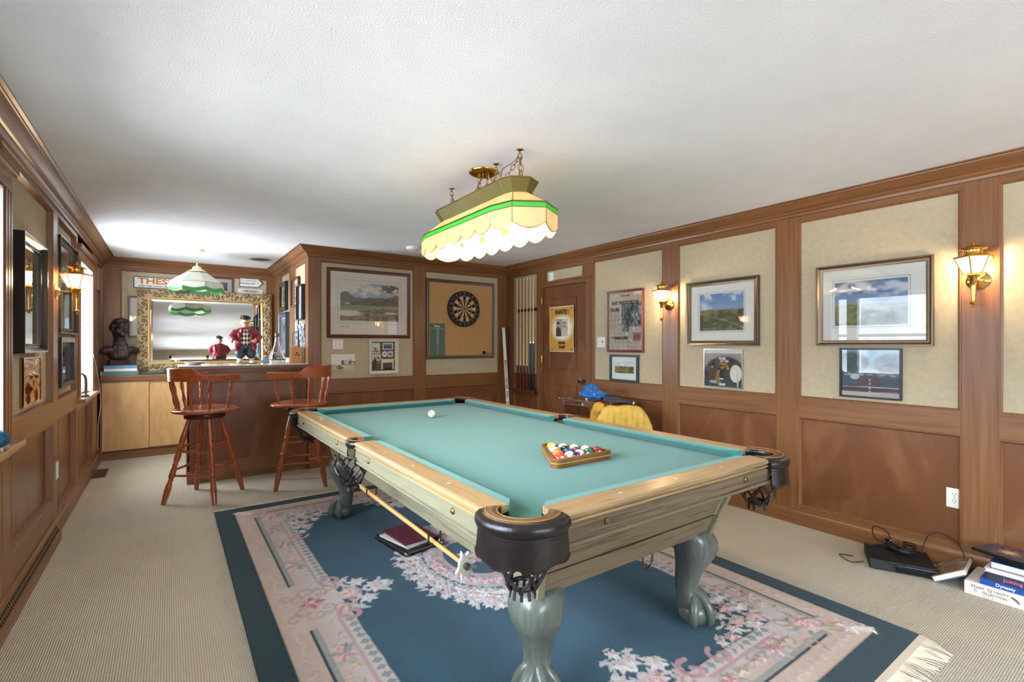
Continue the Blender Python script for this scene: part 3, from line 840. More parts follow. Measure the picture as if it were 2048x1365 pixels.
for j, row in enumerate(order):
    for i, key in enumerate(row):
        p = rowsL[j] + step*i
        stripe = key.endswith('s'); num = key.rstrip('s')
        lab = labels[key]
        bt = thing('pool_ball', lab, 'pool ball', (1.553+p.x, 1.722+p.y, FZ), 0, 'balls in the rack')
        ci_ = num_col.get(key, int(num) if int(num) < 9 else 1)
        obj('ball', MB().sphere((0,0,BR), BR, 20, 12), M['ivory'] if stripe else M['ball%d'%ci_], bt, smooth=True)
        rot = Matrix.Rotation(spin.uniform(-.6,.6),4,'X') @ Matrix.Rotation(spin.uniform(-.7,.7),4,'Y') @ Matrix.Rotation(spin.uniform(0,6),4,'Z')
        ctr = Matrix.Translation((0,0,BR))
        if stripe:
            z_ = MB(); m_ = []
            for q in range(-5,6):
                ph = q*.115; m_.append(((BR+.00025)*math.cos(ph), (BR+.00025)*math.sin(ph)))
            z_.lathe(m_, 24, (0,0,0), None, cap=False); z_.xf(ctr @ rot)
            obj('stripe', z_, M['ball%d'%ci_], bt, smooth=True)
        # number spot turned towards the front and up
        e = spin.uniform(.1,.5); a = spin.uniform(-2.6,-1.4)
        d = Vector((math.cos(a)*math.cos(e), math.sin(a)*math.cos(e), math.sin(e)))
        if key in ('3','12s'): d = Vector((-.25,-.9,.35)).normalized()
        u = Vector((0,0,1)).cross(d).normalized(); w_ = d.cross(u)
        s_ = MB()
        V = [Vector((0,0,BR))+d*(BR+.0007)]
        for rr in (.005,.009):
            for k in range(16):
                h_ = math.sqrt((BR+.0006)**2-rr*rr)
                V.append(Vector((0,0,BR))+d*h_+u*rr*math.cos(k*PI/8)+w_*rr*math.sin(k*PI/8))
        s_.add(V, [(0,1+k,1+(k+1)%16) for k in range(16)]+[(1+k,17+k,17+(k+1)%16,1+(k+1)%16) for k in range(16)])
        so_ = obj('number_spot', s_, M['pearl'], bt)
        t = text_mesh(num, .011, .0003, .0001)
        mt = Matrix((u.to_4d(), w_.to_4d(), d.to_4d(), (0,0,0,1))).transposed()
        mt = Matrix(((u.x,w_.x,d.x,0),(u.y,w_.y,d.y,0),(u.z,w_.z,d.z,BR),(0,0,0,1)))
        t.transform(mt @ Matrix.Translation((0,0,BR+.0009)))
        obj('number', t, M['ink'], so_)

# ================================================================== RUG (carved wool, drawn as a coloured height field)
RX0, RX1, RY0, RY1 = .285, 2.745, .72, 4.39
RW, RL = (RX1-RX0)/2, (RY1-RY0)/2
qx, qy = 205, 306
X, Y = np.meshgrid(np.linspace(0, RW, qx), np.linspace(0, RL, qy))       # one quarter: distance from the side and from the end
D = np.minimum(X, Y)
un, vn = X/RL, Y/RL
TEAL, TEALF = C3(18,54,62), C3(30,80,100)
img = np.zeros(X.shape+(3,)); hg = np.full(X.shape, .010)
wob = (fbm(un,vn,14,3)-.5)*.05
img[:] = TEALF
img = blend(img, (fbm(un,vn,10,41)>.52)*.18, C3(42,98,112))
# border ground: tan outside fading to pale lilac inside
bmask = sstep(.444,.436, D+wob*.25)*sstep(.118,.126, D+.012*np.abs(np.sin((X+Y)*PI/.055)))
ground = blend(np.broadcast_to(C3(212,182,160), img.shape).copy(), sstep(.24,.36,D)*.8, C3(214,202,200))
ground = blend(ground, (fbm(un,vn,16,8)-.35)*1.2, C3(224,206,190))
img = blend(img, bmask, 0*img+ground) if False else img*(1-bmask[...,None])+ground*bmask[...,None]
img = blend(img, sstep(.13,.12,D), TEAL)
hg += .004*bmask
def stamp(mask, col, up=.003):
    global img, hg
    m = np.clip(mask,0,1)
    img = img*(1-m[...,None]) + np.asarray(col)*m[...,None]
    hg = hg + up*(m - .9*np.clip(1-np.abs(m-.35)/.3,0,1))
def petal(cx, cy, rx, ry, ang, col, up=.003):
    c, s = math.cos(ang), math.sin(ang)
    u = (X-cx)*c+(Y-cy)*s; v = -(X-cx)*s+(Y-cy)*c
    taper = np.clip(1-.45*(u/rx),.25,1.6)
    d = np.sqrt((u/rx)**2+(v/(ry*taper))**2)
    stamp(1-sstep(.8,1.05,d), col, up)
rr_ = random.Random(21)
def flower(cx, cy, r, n=6, pal=((206,150,150),(226,200,196)), core=(232,206,176), up=.003):
    a0 = rr_.uniform(0,6)
    for k in range(n):
        a = a0+2*PI*k/n
        petal(cx+.55*r*math.cos(a), cy+.55*r*math.sin(a), r*.55, r*.30, a, C3(*pal[k%len(pal)]), up)
    petal(cx, cy, r*.26, r*.26, 0, C3(*core), up)
def leaf(cx, cy, L, a, col=(146,152,148)): petal(cx, cy, L, L*.36, a, C3(*col), .002)
WHT = ((238,230,220),(226,214,208)); PNK = ((210,158,156),(234,202,198)); PCH = ((216,180,152),(228,204,180)); SOFT = ((212,184,176),(222,200,190))
def scroll(pts, w, col, up=.0025):
    m = np.zeros_like(X)
    for i in range(len(pts)-1):
        ax, ay = pts[i]; bx_, by_ = pts[i+1]
        L2 = (bx_-ax)**2+(by_-ay)**2+1e-9
        t = np.clip(((X-ax)*(bx_-ax)+(Y-ay)*(by_-ay))/L2,0,1)
        d = np.sqrt((X-ax-t*(bx_-ax))**2+(Y-ay-t*(by_-ay))**2)
        m = np.maximum(m, 1-sstep(w*.7,w*1.1,d))
    stamp(m, C3(*col), up)
def spiral(cx, cy, r, a0, turns, w, col):
    scroll([(cx+r*(1-.8*i/14)*math.cos(a0+turns*2*PI*i/14), cy+r*(1-.8*i/14)*math.sin(a0+turns*2*PI*i/14)) for i in range(15)], w, col)
# dark guard lines of the border, broken at the middle of each side
for m_ in ((np.abs(X-.238)<.006)&(Y>.32)&(np.abs(Y-1.835)>.24), (np.abs(Y-.238)<.006)&(X>.34)&(np.abs(X-1.23)>.20)):
    stamp(m_.astype(float), C3(48,64,66), -.002)
for m_ in ((np.abs(X-.256)<.010)&(Y>.32)&(np.abs(Y-1.835)>.24), (np.abs(Y-.256)<.010)&(X>.34)&(np.abs(X-1.23)>.20)):
    stamp(m_.astype(float)*.8, C3(150,156,150), .0)
# inner guard: pink line, cream line with grey lozenges
for (A_, B_, L_) in ((X,Y,RL),(Y,X,RW)):
    on = (B_>.52)&(np.abs(B_-L_)>.20)
    stamp(((np.abs(A_-.372)<.008)&on).astype(float)*.8, C3(204,158,158), .001)
    stamp(((np.abs(A_-.412)<.022)&on).astype(float)*.8, C3(220,204,186), .001)
    loz = (np.abs(((B_/.052)%1)-.5)*.052*1.0+np.abs(A_-.412)*.9 < .022)&on
    stamp(loz.astype(float), C3(150,158,160), .002)
# scalloped stars of the outer band
for k in range(36):
    for (px, py) in ((.178, .17+.052*k), (.17+.052*k, .178)):
        if max(px,py) < (RL if px < .2 else RW): flower(px, py, .026, 5, SOFT, (224,196,160), .0015)
# sprays in the border
def spray(cx, cy, sc, vert):
    for k in range(10):
        a = rr_.uniform(0,2*PI); r = rr_.uniform(.045,.105)*sc
        leaf(cx+r*math.cos(a)*(.55 if vert else 1), cy+r*math.sin(a)*(1 if vert else .55), .030*sc, a, rr_.choice([(150,156,150),(170,170,160),(186,182,178)]))
    flower(cx, cy, .048*sc, 7, PNK, (214,150,150))
    for q in (-1,1):
        dx, dy = (0,.085*q*sc) if vert else (.085*q*sc,0)
        flower(cx+dx+rr_.uniform(-.02,.02), cy+dy, .030*sc, 6, PCH if q < 0 else PNK)
        flower(cx+dx*1.7+rr_.uniform(-.04,.04)*(1 if vert else .5), cy+dy*1.7, .022*sc, 5, PCH)
for y in (.62,.98,1.32): spray(.318, y, .95, True)
for x in (.66,.98): spray(x, .318, .95, False)
for i in range(40):
    t = rr_.uniform(.36,1.8); o = rr_.uniform(.27,.36)
    if rr_.random() < .6: leaf(o, t, .020, rr_.uniform(0,6), rr_.choice([(176,172,166),(190,180,176),(206,182,168)]))
    elif t < RW: leaf(t, o, .020, rr_.uniform(0,6), rr_.choice([(176,172,166),(190,180,176),(206,182,168)]))
# corner cartouche
for i in range(7): spiral(.24+.06*i, .24+.055*((i*5)%4), .05, i*1.1, .9*(1 if i%2 else -1), .007, (196,166,150))
flower(.33, .33, .06, 8, PNK, (224,180,170)); flower(.20,.20,.05,6,WHT); flower(.15,.15,.04,5,WHT)
for k in range(8): leaf(.33+.09*math.cos(k*.8), .33+.09*math.sin(k*.8), .03, k*.8, (160,164,158))
# corner spray reaching into the field
for (x, y, r, p) in ((.47,.50,.055,PNK),(.53,.46,.045,WHT),(.46,.60,.05,WHT),(.57,.53,.05,SOFT),(.64,.50,.042,WHT),(.52,.62,.045,PNK),(.46,.70,.04,WHT),(.71,.47,.038,PNK),(.52,.71,.036,WHT),(.60,.60,.034,WHT),(.78,.47,.03,WHT),(.47,.80,.03,WHT)):
    for k in range(4): leaf(x+rr_.uniform(-.055,.055), y+rr_.uniform(-.055,.055), .028, rr_.uniform(0,6), rr_.choice([(214,206,198),(196,198,196),(222,204,198)]))
    flower(x, y, r, 6, p, (232,196,180))
spiral(.43,.88,.06,0,1,.012,(206,160,160)); spiral(.86,.43,.06,1.5,-1,.012,(206,160,160))
# mid-side sprays
def midspray(cx, cy, vert):
    pts = ((0,0,.062,PNK),(.07,.05,.05,WHT),(.06,-.08,.05,WHT),(.13,.0,.05,WHT),(-.03,.10,.045,SOFT),(-.04,-.11,.045,SOFT),(.16,.08,.04,PNK),(.0,.17,.04,WHT),(.12,.14,.036,WHT),(.20,.02,.036,WHT))
    for (a, b, r, p) in pts:
        x, y = (cx+a, cy+b) if vert else (cx+b, cy+a)
        for k in range(5): leaf(x+rr_.uniform(-.06,.06), y+rr_.uniform(-.06,.06), .032, rr_.uniform(0,6), rr_.choice([(214,206,198),(200,204,204),(224,210,204)]))
        flower(x, y, r, 6, p, (236,200,190))
midspray(.49, RL-.02, True); midspray(RW-.02, .49, False)
spiral(.44,RL-.19,.07,2,1,.014,(206,158,160)); spiral(RW-.19,.44,.07,2,-1,.014,(206,158,160))
for i in range(5): spiral(.20+.05*i, RL-.12+.04*(i%2), .05, i*1.4, .9, .008, (198,168,150)); spiral(RW-.12+.04*(i%2), .20+.05*i, .05, i*1.2, .9, .008, (198,168,150))
flower(.30, RL, .06, 8, ((190,110,116),(212,160,160)), (230,200,170)); flower(RW, .30, .06, 8, ((190,110,116),(212,160,160)))
# central medallion
ang = np.arctan2(Y-RL, X-RW); rad = np.sqrt(((X-RW)/.36)**2+((Y-RL)/.54)**2)
scal = .035*np.cos(ang*16)
ring = sstep(1.0,.985,rad+scal)
stamp(ring, C3(196,190,192), .004)
stamp(sstep(.80,.785,rad)*sstep(.755,.77,rad), C3(56,84,96), -.002)
stamp(sstep(.74,.725,rad), C3(206,178,170), .002)
stamp(sstep(.46,.445,rad), TEALF, -.003)
for k in range(10):
    a = PI+ (PI/2)*(k+.5)/10
    for rr2, sz, p in ((1.0,.052,PNK if k%2 else WHT),(.88,.045,WHT),(.64,.042,PNK),(1.12,.034,WHT)):
        x, y = RW+.36*rr2*math.cos(a), RL+.54*rr2*math.sin(a)
        for q in range(3): leaf(x+rr_.uniform(-.05,.05), y+rr_.uniform(-.05,.05), .03, rr_.uniform(0,6), rr_.choice([(206,204,204),(190,194,198),(222,206,200)]))
        flower(x, y, sz, 6, p, (232,200,190))
flower(RW, RL, .10, 8, PNK)
# slight wear and yarn variation, then mirror to the whole rug
img *= (1+.10*(fbm(un,vn,60,5)-.5)+.10*(fbm(un,vn,8,6)-.5))[...,None]
half = np.concatenate([img, img[:,-2::-1]],1); full = np.concatenate([half, half[-2::-1]],0)
hh = np.concatenate([hg, hg[:,-2::-1]],1); hh = np.concatenate([hh, hh[-2::-1]],0)
ny_, nx_ = hh.shape
gx, gy = np.meshgrid(np.linspace(RX0,RX1,nx_), np.linspace(RY0,RY1,ny_))
co = np.stack([gx,gy,hh],-1).reshape(-1,3)
ii = np.arange(nx_*ny_).reshape(ny_,nx_)
Fq = np.stack([ii[:-1,:-1],ii[:-1,1:],ii[1:,1:],ii[1:,:-1]],-1).reshape(-1,4)
rug_me = grid_mesh(co, Fq, full.reshape(-1,3))
M['rug'] = vcol_mat('wool_pile', .98, .006, 300, .02, .25)
rug = thing('floral_rug', 'large teal wool rug with carved pink and cream flowers and white fringe under the table', 'rug', ((RX0+RX1)/2,(RY0+RY1)/2,0))
rp_ = obj('pile', rug_me, M['rug'], rug, smooth=True); rp_.location = (-(RX0+RX1)/2, -(RY0+RY1)/2, 0)
cx_, cy_ = (RX0+RX1)/2, (RY0+RY1)/2
M['fringe'] = mat('cotton_fringe', lin(222,206,182), .9)
obj('edge', MB().box(RX0-cx_,RX1-cx_,RY0-cy_,RY1-cy_,.0005,.0085), mat('rug_edge', TEAL.tolist()+[1], .95), rug)
obj('webbing', MB().box(RX0-cx_,RX1-cx_,RY0-.028-cy_,RY0-cy_,.001,.009), M['fringe'], rug)
obj('webbing', MB().box(RX0-cx_,RX1-cx_,RY1-cy_,RY1+.012-cy_,.001,.008), M['fringe'], rug)
fb = MB()
for k in range(430):
    x = RX0-cx_+ (RX1-RX0)*(k+.5)/430; y0 = RY0-.026-cy_
    sway = .03*math.sin(k*.13)+.02*math.sin(k*.51)
    L = .085+.02*rr_.random()
    pts = [(x,y0,.006)]
    for j in range(1,4): pts.append((x+sway*j/3*1.2+rr_.uniform(-.004,.004), y0-L*j/3, .006+.006*math.sin(j*1.3+k)*(.6) if j < 3 else .003))
    fb.tube(pts, [.0032,.003,.0028,.0016], 4, cap=False)
obj('fringe', fb, M['fringe'], rug, smooth=True, kind='stuff')
fb = MB()
for k in range(300):
    x = RX0-cx_+(RX1-RX0)*(k+.5)/300; y0 = RY1+.01-cy_; L = .03+.03*rr_.random()
    fb.tube([(x,y0,.005),(x+rr_.uniform(-.012,.012),y0+L*.6,.006),(x+rr_.uniform(-.02,.02),y0+L,.003)], [.003,.0028,.0015], 4, cap=False)
obj('fringe', fb, M['fringe'], rug, smooth=True, kind='stuff')

# ================================================================== LAMPS
def translucent(name, col, mixd=.45, rough=.3, spec=.08, clear=0):
    m = bpy.data.materials.new(name); m.use_nodes = True; nt = m.node_tree; nt.nodes.remove(nt.nodes['Principled BSDF'])
    out = nt.nodes['Material Output']
    tc = nd(nt,'ShaderNodeTexCoord'); ns = nd(nt,'ShaderNodeTexNoise'); ns.inputs['Scale'].default_value = 14; ns.inputs['Detail'].default_value = 4
    nt.links.new(tc.outputs['Object'], ns.inputs['Vector'])
    mc = nd(nt,'ShaderNodeMixRGB'); mc.inputs['Color1'].default_value = col; mc.inputs['Color2'].default_value = tuple(c*.72 for c in col[:3])+(1,)
    nt.links.new(ns.outputs['Fac'], mc.inputs['Fac'])
    d = nd(nt,'ShaderNodeBsdfDiffuse'); t = nd(nt,'ShaderNodeBsdfTranslucent'); g = nd(nt,'ShaderNodeBsdfGlossy'); g.inputs['Roughness'].default_value = rough
    for s in (d, t): nt.links.new(mc.outputs[0], s.inputs['Color'])
    a = nd(nt,'ShaderNodeMixShader'); a.inputs['Fac'].default_value = mixd; nt.links.new(d.outputs[0], a.inputs[1]); nt.links.new(t.outputs[0], a.inputs[2])
    b = nd(nt,'ShaderNodeMixShader'); b.inputs['Fac'].default_value = spec; nt.links.new(a.outputs[0], b.inputs[1]); nt.links.new(g.outputs[0], b.inputs[2])
    if clear:
        tr = nd(nt,'ShaderNodeBsdfTransparent'); c_ = nd(nt,'ShaderNodeMixShader'); c_.inputs['Fac'].default_value = clear
        nt.links.new(b.outputs[0], c_.inputs[1]); nt.links.new(tr.outputs[0], c_.inputs[2]); b = c_
    nt.links.new(b.outputs[0], out.inputs['Surface']); return m
M['art_cream'] = translucent('amber_art_glass', (.78,.66,.44,1))
M['art_green'] = translucent('green_art_glass', (.10,.62,.10,1))
M['art_olive'] = translucent('rippled_green_glass', (.30,.27,.07,1), .55, .3, .03)
M['art_grey'] = translucent('pale_art_glass', (.72,.74,.60,1), .3)
M['art_green2'] = translucent('dark_green_art_glass', (.02,.20,.05,1), .3)
M['came'] = mat('brass_came', lin(140,116,72), .35, 1)
def emis(name, col, s):
    m = mat(name, (1,1,1,1), .4, emit=col, estr=s); return m
M['bulb'] = emis('lit_globe', (1.0,.80,.54,1), 48)
M['bulb_s'] = emis('lit_candle_bulb', (1.0,.78,.50,1), 800)

def chain(mb, a, b, link=.034, w=.011, r=.0018):
    a = Vector(a); b = Vector(b); d = b-a; n = max(1, int(d.length/(link*.78))); d.normalize()
    u = d.orthogonal().normalized(); v = d.cross(u); st = (b-a)/n
    for i in range(n):
        c = a + st*(i+.5); s = u if i % 2 else v
        mb.tube([c + d*(st.length*.64*math.cos(2*PI*k/10)) + s*(w*math.sin(2*PI*k/10)) for k in range(10)], r, 5, close=True)
    return mb

def pane(p, m, name, parent, th=.004):
    """flat pane with a little thickness from corner points"""
    P = [Vector(q) for q in p]; nn = (P[1]-P[0]).cross(P[-1]-P[0]).normalized()*th/2
    n = len(P); mb = MB().add([q+nn for q in P]+[q-nn for q in P], [tuple(range(n)), tuple(range(2*n-1,n-1,-1))]+[(i,n+i,n+(i+1)%n,(i+1)%n) for i in range(n)])
    return obj(name, mb, m, parent)

# ---- stained glass light over the pool table
LX, LY = 1.512, 2.45
pl = thing('billiard_light', 'long stained glass hanging light in cream and green panes over the pool table', 'ceiling light', (LX,LY,1.86))
LZ = 1.86
def outline(hw, hl, tip):
    s = hl - tip
    # long side left (far to near), near end with four facets, right, far end
    near = [(-hw,-s),(-hw*.80,-s-tip*.62),(0,-s-tip),(hw*.80,-s-tip*.62),(hw,-s)]
    far = [(x,-y) for x, y in near[::-1]]
    return near, far
def ringpts(hw, hl, tip, z, nside=4):
    near, far = outline(hw, hl, tip)
    pts = list(near)
    y0, y1 = near[-1][1], far[0][1]
    for k in range(1, nside): pts.append((hw, y0+(y1-y0)*k/nside))
    pts += far
    for k in range(1, nside): pts.append((-hw, y1+(y0-y1)*k/nside))
    return [Vector((x,y,z-LZ)) for x, y in pts]
HLn = .60
r_rim = ringpts(.110,.475,.12,2.168,5); r_neck = ringpts(.072,.44,.10,2.100,5)
r_band = ringpts(.180,HLn,.22,2.012,5); r_band2 = ringpts(.181,HLn+.001,.22,1.984,5); r_bot = ringpts(.181,HLn+.001,.22,1.912,5)
N_ = len(r_rim)
def came(pts, r=.0032, close=False): return MB().tube(pts, r, 6, close=close)
cm = MB()
for ring_, rr0 in ((r_rim,.0040),(r_neck,.0036),(r_band,.0050),(r_band2,.0028)):
    cm.tube(ring_, rr0, 6, close=True)
for i in range(N_):
    for A_, B_ in ((r_rim,r_neck),(r_neck,r_band),(r_band,r_bot)):
        cm.tube([A_[i], B_[i]], .0026, 5)
    j = (i+1) % N_
    pane([r_rim[i],r_rim[j],r_neck[j],r_neck[i]], M['art_olive'], 'crown_pane', pl)
    pane([r_neck[i],r_neck[j],r_band[j],r_band[i]], M['art_cream'], 'roof_pane', pl)
    pane([r_band[i],r_band[j],r_band2[j],r_band2[i]], M['art_green'], 'band_pane', pl)
    a, b = r_bot[i], r_bot[j]
    sc_ = [a+(b-a)*t+Vector((0,0,-.030*math.sin(PI*t)**.8)) for t in (0,.12,.25,.38,.5,.62,.75,.88,1)]
    pane([r_band2[j], r_band2[i]]+sc_, M['art_cream'], 'skirt_pane', pl)
    cm.tube(sc_, .0026, 5)
obj('came', cm, M['came'], pl, smooth=True)
obj('top_plate', MB().add([v for v in r_neck], [tuple(range(N_))]).xf(Matrix.Translation((0,0,.004))), M['brass'], pl)
for k in range(4):
    y = -.36+.24*k
    sk = obj('lamp_holder', MB().lathe([(.018,2.095-LZ),(.018,2.03-LZ),(.024,2.02-LZ),(.024,1.995-LZ)], 14, (0,y,0)), M['brass'], pl, smooth=True)
    obj('globe_bulb', MB().sphere((0,y,1.945-LZ), .052, 18, 12), M['bulb'], sk, smooth=True)
cp = MB().lathe([(.001,2.318-LZ),(.02,2.314-LZ),(.058,2.318-LZ),(.082,2.326-LZ),(.088,2.334-LZ),(.088,2.34-LZ)], 28, (1.532-LX,2.462-LY,0))
obj('canopy', cp, M['brass'], pl, smooth=True)
for (x, y) in ((1.523,2.845),(1.521,2.309),(1.512,2.067)):
    h_ = obj('ceiling_hook', MB().lathe([(.016,2.34-LZ),(.015,2.335-LZ),(.004,2.331-LZ),(.003,2.315-LZ)], 12, (x-LX,y-LY,0)), M['old_brass'], pl, smooth=True)
ch = MB(); zc = lambda z: z-LZ
for (x, y, tx, ty) in ((1.523,2.845,1.512,2.80),(1.523,2.845,1.535,2.83),(1.521,2.309,1.512,2.30),(1.512,2.067,1.500,2.05),(1.512,2.067,1.53,2.06),(1.532,2.50,1.512,2.52),(1.54,2.43,1.53,2.42),(1.52,2.46,1.50,2.50)):
    chain(ch, (x-LX,y-LY,zc(2.318)), (tx-LX,ty-LY,zc(2.165)))
chain(ch, (1.512-LX,2.067-LY,zc(2.30)), (1.515-LX,2.25-LY,zc(2.20)))
chain(ch, (1.515-LX,2.25-LY,zc(2.20)), (1.53-LX,2.42-LY,zc(2.30)))
obj('chain', ch, M['old_brass'], pl, smooth=True, kind='stuff')
cd = [(1.512,2.075,2.30),(1.50,2.13,2.28),(1.49,2.20,2.27),(1.50,2.24,2.215),(1.53,2.19,2.195),(1.54,2.12,2.20),(1.52,2.08,2.24),(1.505,2.07,2.19),(1.51,2.07,2.12)]
obj('cord', MB().tube([(x-LX,y-LY,zc(z)) for x,y,z in cd], .0022, 6), M['old_brass'], pl, smooth=True)

# ---- unlit tiffany pendant in the alcove
PX, PY = .25, 6.30
pd = thing('pendant_lamp', 'eight sided pale green glass pendant with dark green scalloped edge over the bar alcove', 'ceiling light', (PX,PY,1.855))
zp = lambda z: z-1.855
A8 = [math.radians(22.5-54+45*k) for k in range(8)]
def oct_(r, z): return [Vector((r*math.cos(a), r*math.sin(a), zp(z))) for a in A8]
o1, o1b, o2, o3, o4 = oct_(.082,2.100), oct_(.10,2.088), oct_(.258,1.975), oct_(.262,1.925), oct_(.262,1.890)
cm = MB()
for i in range(8):
    j = (i+1) % 8
    pane([o1[i],o1[j],o1b[j],o1b[i]], M['art_green2'], 'collar_pane', pd)
    pane([o1b[i],o1b[j],o2[j],o2[i]], M['art_grey'], 'roof_pane', pd)
    def scal(a, b, dz): return [a+(b-a)*t+Vector((0,0,-dz*math.sin(PI*t))) for t in (0,.125,.25,.375,.5,.625,.75,.875,1)]
    u1, u2 = scal(o3[i],o3[j],.018), scal(o4[i],o4[j],.020)
    pane([o2[j],o2[i]]+u1, M['art_grey'], 'skirt_pane', pd)
    mbp = MB(); n = len(u1)
    mbp.add(u1+u2, [(k,k+1,n+k+1,n+k) for k in range(n-1)])
    obj('edge_pane', mbp, M['art_green2'], pd)
    cm.tube(u1,.0024,5).tube(u2,.0026,5).tube([o1[i],o1b[i],o2[i],o3[i],o4[i]],.0026,5).tube([o2[i],o2[j]],.0028,5)
obj('came', cm, M['came'], pd, smooth=True)
M['cream_cap'] = mat('cream_enamel', lin(206,198,160), .35)
obj('cap', MB().lathe([(.098,zp(2.098)),(.075,zp(2.112)),(.046,zp(2.128)),(.040,zp(2.150)),(.026,zp(2.160)),(.008,zp(2.165)),(.008,zp(2.195))], 20), M['cream_cap'], pd, smooth=True)
obj('chain', chain(MB(), (0,0,zp(2.315)), (0,0,zp(2.19)), .03, .008, .0018), M['chrome'], pd, smooth=True, kind='stuff')
obj('canopy', MB().lathe([(.001,zp(2.312)),(.03,zp(2.315)),(.062,zp(2.328)),(.066,zp(2.34))], 24), M['cream_cap'], pd, smooth=True)
obj('ceiling_screw_hook', MB().lathe([(.012,zp(2.34)),(.012,zp(2.333)),(.004,zp(2.33)),(.004,zp(2.312))], 10, (-.11,-.03,0)), M['chrome'], pd)

# ---- brass carriage lantern wall lights
def sconce(label, loc, rz):
    """local: wall at y=0, light stands out along -y"""
    t = thing('wall_lantern', label, 'wall light', loc, rz, None)
    obj('back_plate', MB().lathe([(.052,0),(.052,.004),(.045,.010),(.030,.012),(.020,.022),(.012,.026)], 26, (0,0,0), (0,-1,0)), M['brass'], t, smooth=True)
    obj('arm', MB().tube([(0,-.015,0),(0,-.05,-.006),(0,-.085,.002),(0,-.105,.018)], [.008,.007,.007,.009], 10), M['brass'], t, smooth=True)
    Yc = -.105
    obj('stem', MB().lathe([(.003,-.158),(.008,-.152),(.004,-.147),(.016,-.140),(.019,-.132),(.014,-.124),(.009,-.120),(.013,-.05),(.017,.0),(.024,.010),(.030,.016),(.028,.026)], 18, (0,Yc,0)), M['brass'], t, smooth=True)
    def hexa(r, z): return [Vector((r*math.cos(PI/6+PI/3*k), Yc+r*math.sin(PI/6+PI/3*k), z)) for k in range(6)]
    h0, h1 = hexa(.043,.028), hexa(.082,.118); fr = MB()
    for i in range(6):
        j = (i+1) % 6
        pane([h0[i],h0[j],h1[j],h1[i]], M['frost'], 'glass_pane', t, .002)
        fr.tube([h0[i],h1[i]],.0042,6).tube([h1[i],h1[j]],.005,6).tube([h0[i],h0[j]],.0036,6)
        fr.sphere(h1[i], .0075, 8, 6)
    obj('cage', fr, M['brass'], t, smooth=True)
    obj('gallery', MB().lathe([(.080,.121),(.060,.130),(.042,.134),(.040,.150),(.042,.158),(.058,.160),(.060,.166),(.040,.176),(.016,.184),(.006,.190),(.011,.197),(.007,.203),(.002,.210)], 24, (0,Yc,0)), M['brass'], t, smooth=True)
    obj('candle_bulb', MB().lathe([(.008,.030),(.017,.045),(.020,.062),(.014,.082),(.003,.098)], 14, (0,Yc,0)), M['bulb_s'], t, smooth=True)
    return t
M['frost'] = translucent('frosted_glass', (1,.97,.9,1), .8, .1, .06, .45)
sconce('brass wall lantern on the pillar right of the newspaper frame', (3.733,2.79,1.672), -PI/2)
sconce('brass wall lantern near the right edge beside the large landscape picture', (3.733,.716,1.672), -PI/2)
sconce('brass wall lantern on the left wall beside the alcove window', (-.628,4.475,1.672), PI/2)

# ================================================================== BAR STOOLS
M['cherry_v'] = wood('cherry_turned', lin(138,64,31), lin(162,82,43), 2, .2, 60, 3, coat=.5)
M['cherry_x'] = wood('cherry_flat', lin(142,68,34), lin(168,88,47), 1, .2, 45, 3, coat=.5)
M['cherry_dk'] = mat('dark_swivel', lin(70,36,26), .3)
LEGP = [(.013,0),(.014,.04),(.019,.16),(.024,.25),(.021,.29),(.015,.325),(.020,.335),(.020,.35),(.016,.36),(.019,.40),(.023,.46),(.020,.50),(.015,.525),(.020,.535),(.020,.55),(.016,.56),(.021,.62),(.024,.67),(.021,.695),(.016,.71),(.021,.72),(.015,.735),(.022,.78),(.024,.83),(.020,.93),(.017,1)]
SPP = [(.009,0),(.010,.1),(.0145,.25),(.012,.36),(.009,.42),(.012,.44),(.012,.46),(.009,.48),(.011,.50),(.011,.52),(.009,.54),(.014,.68),(.014,.80),(.010,1)]
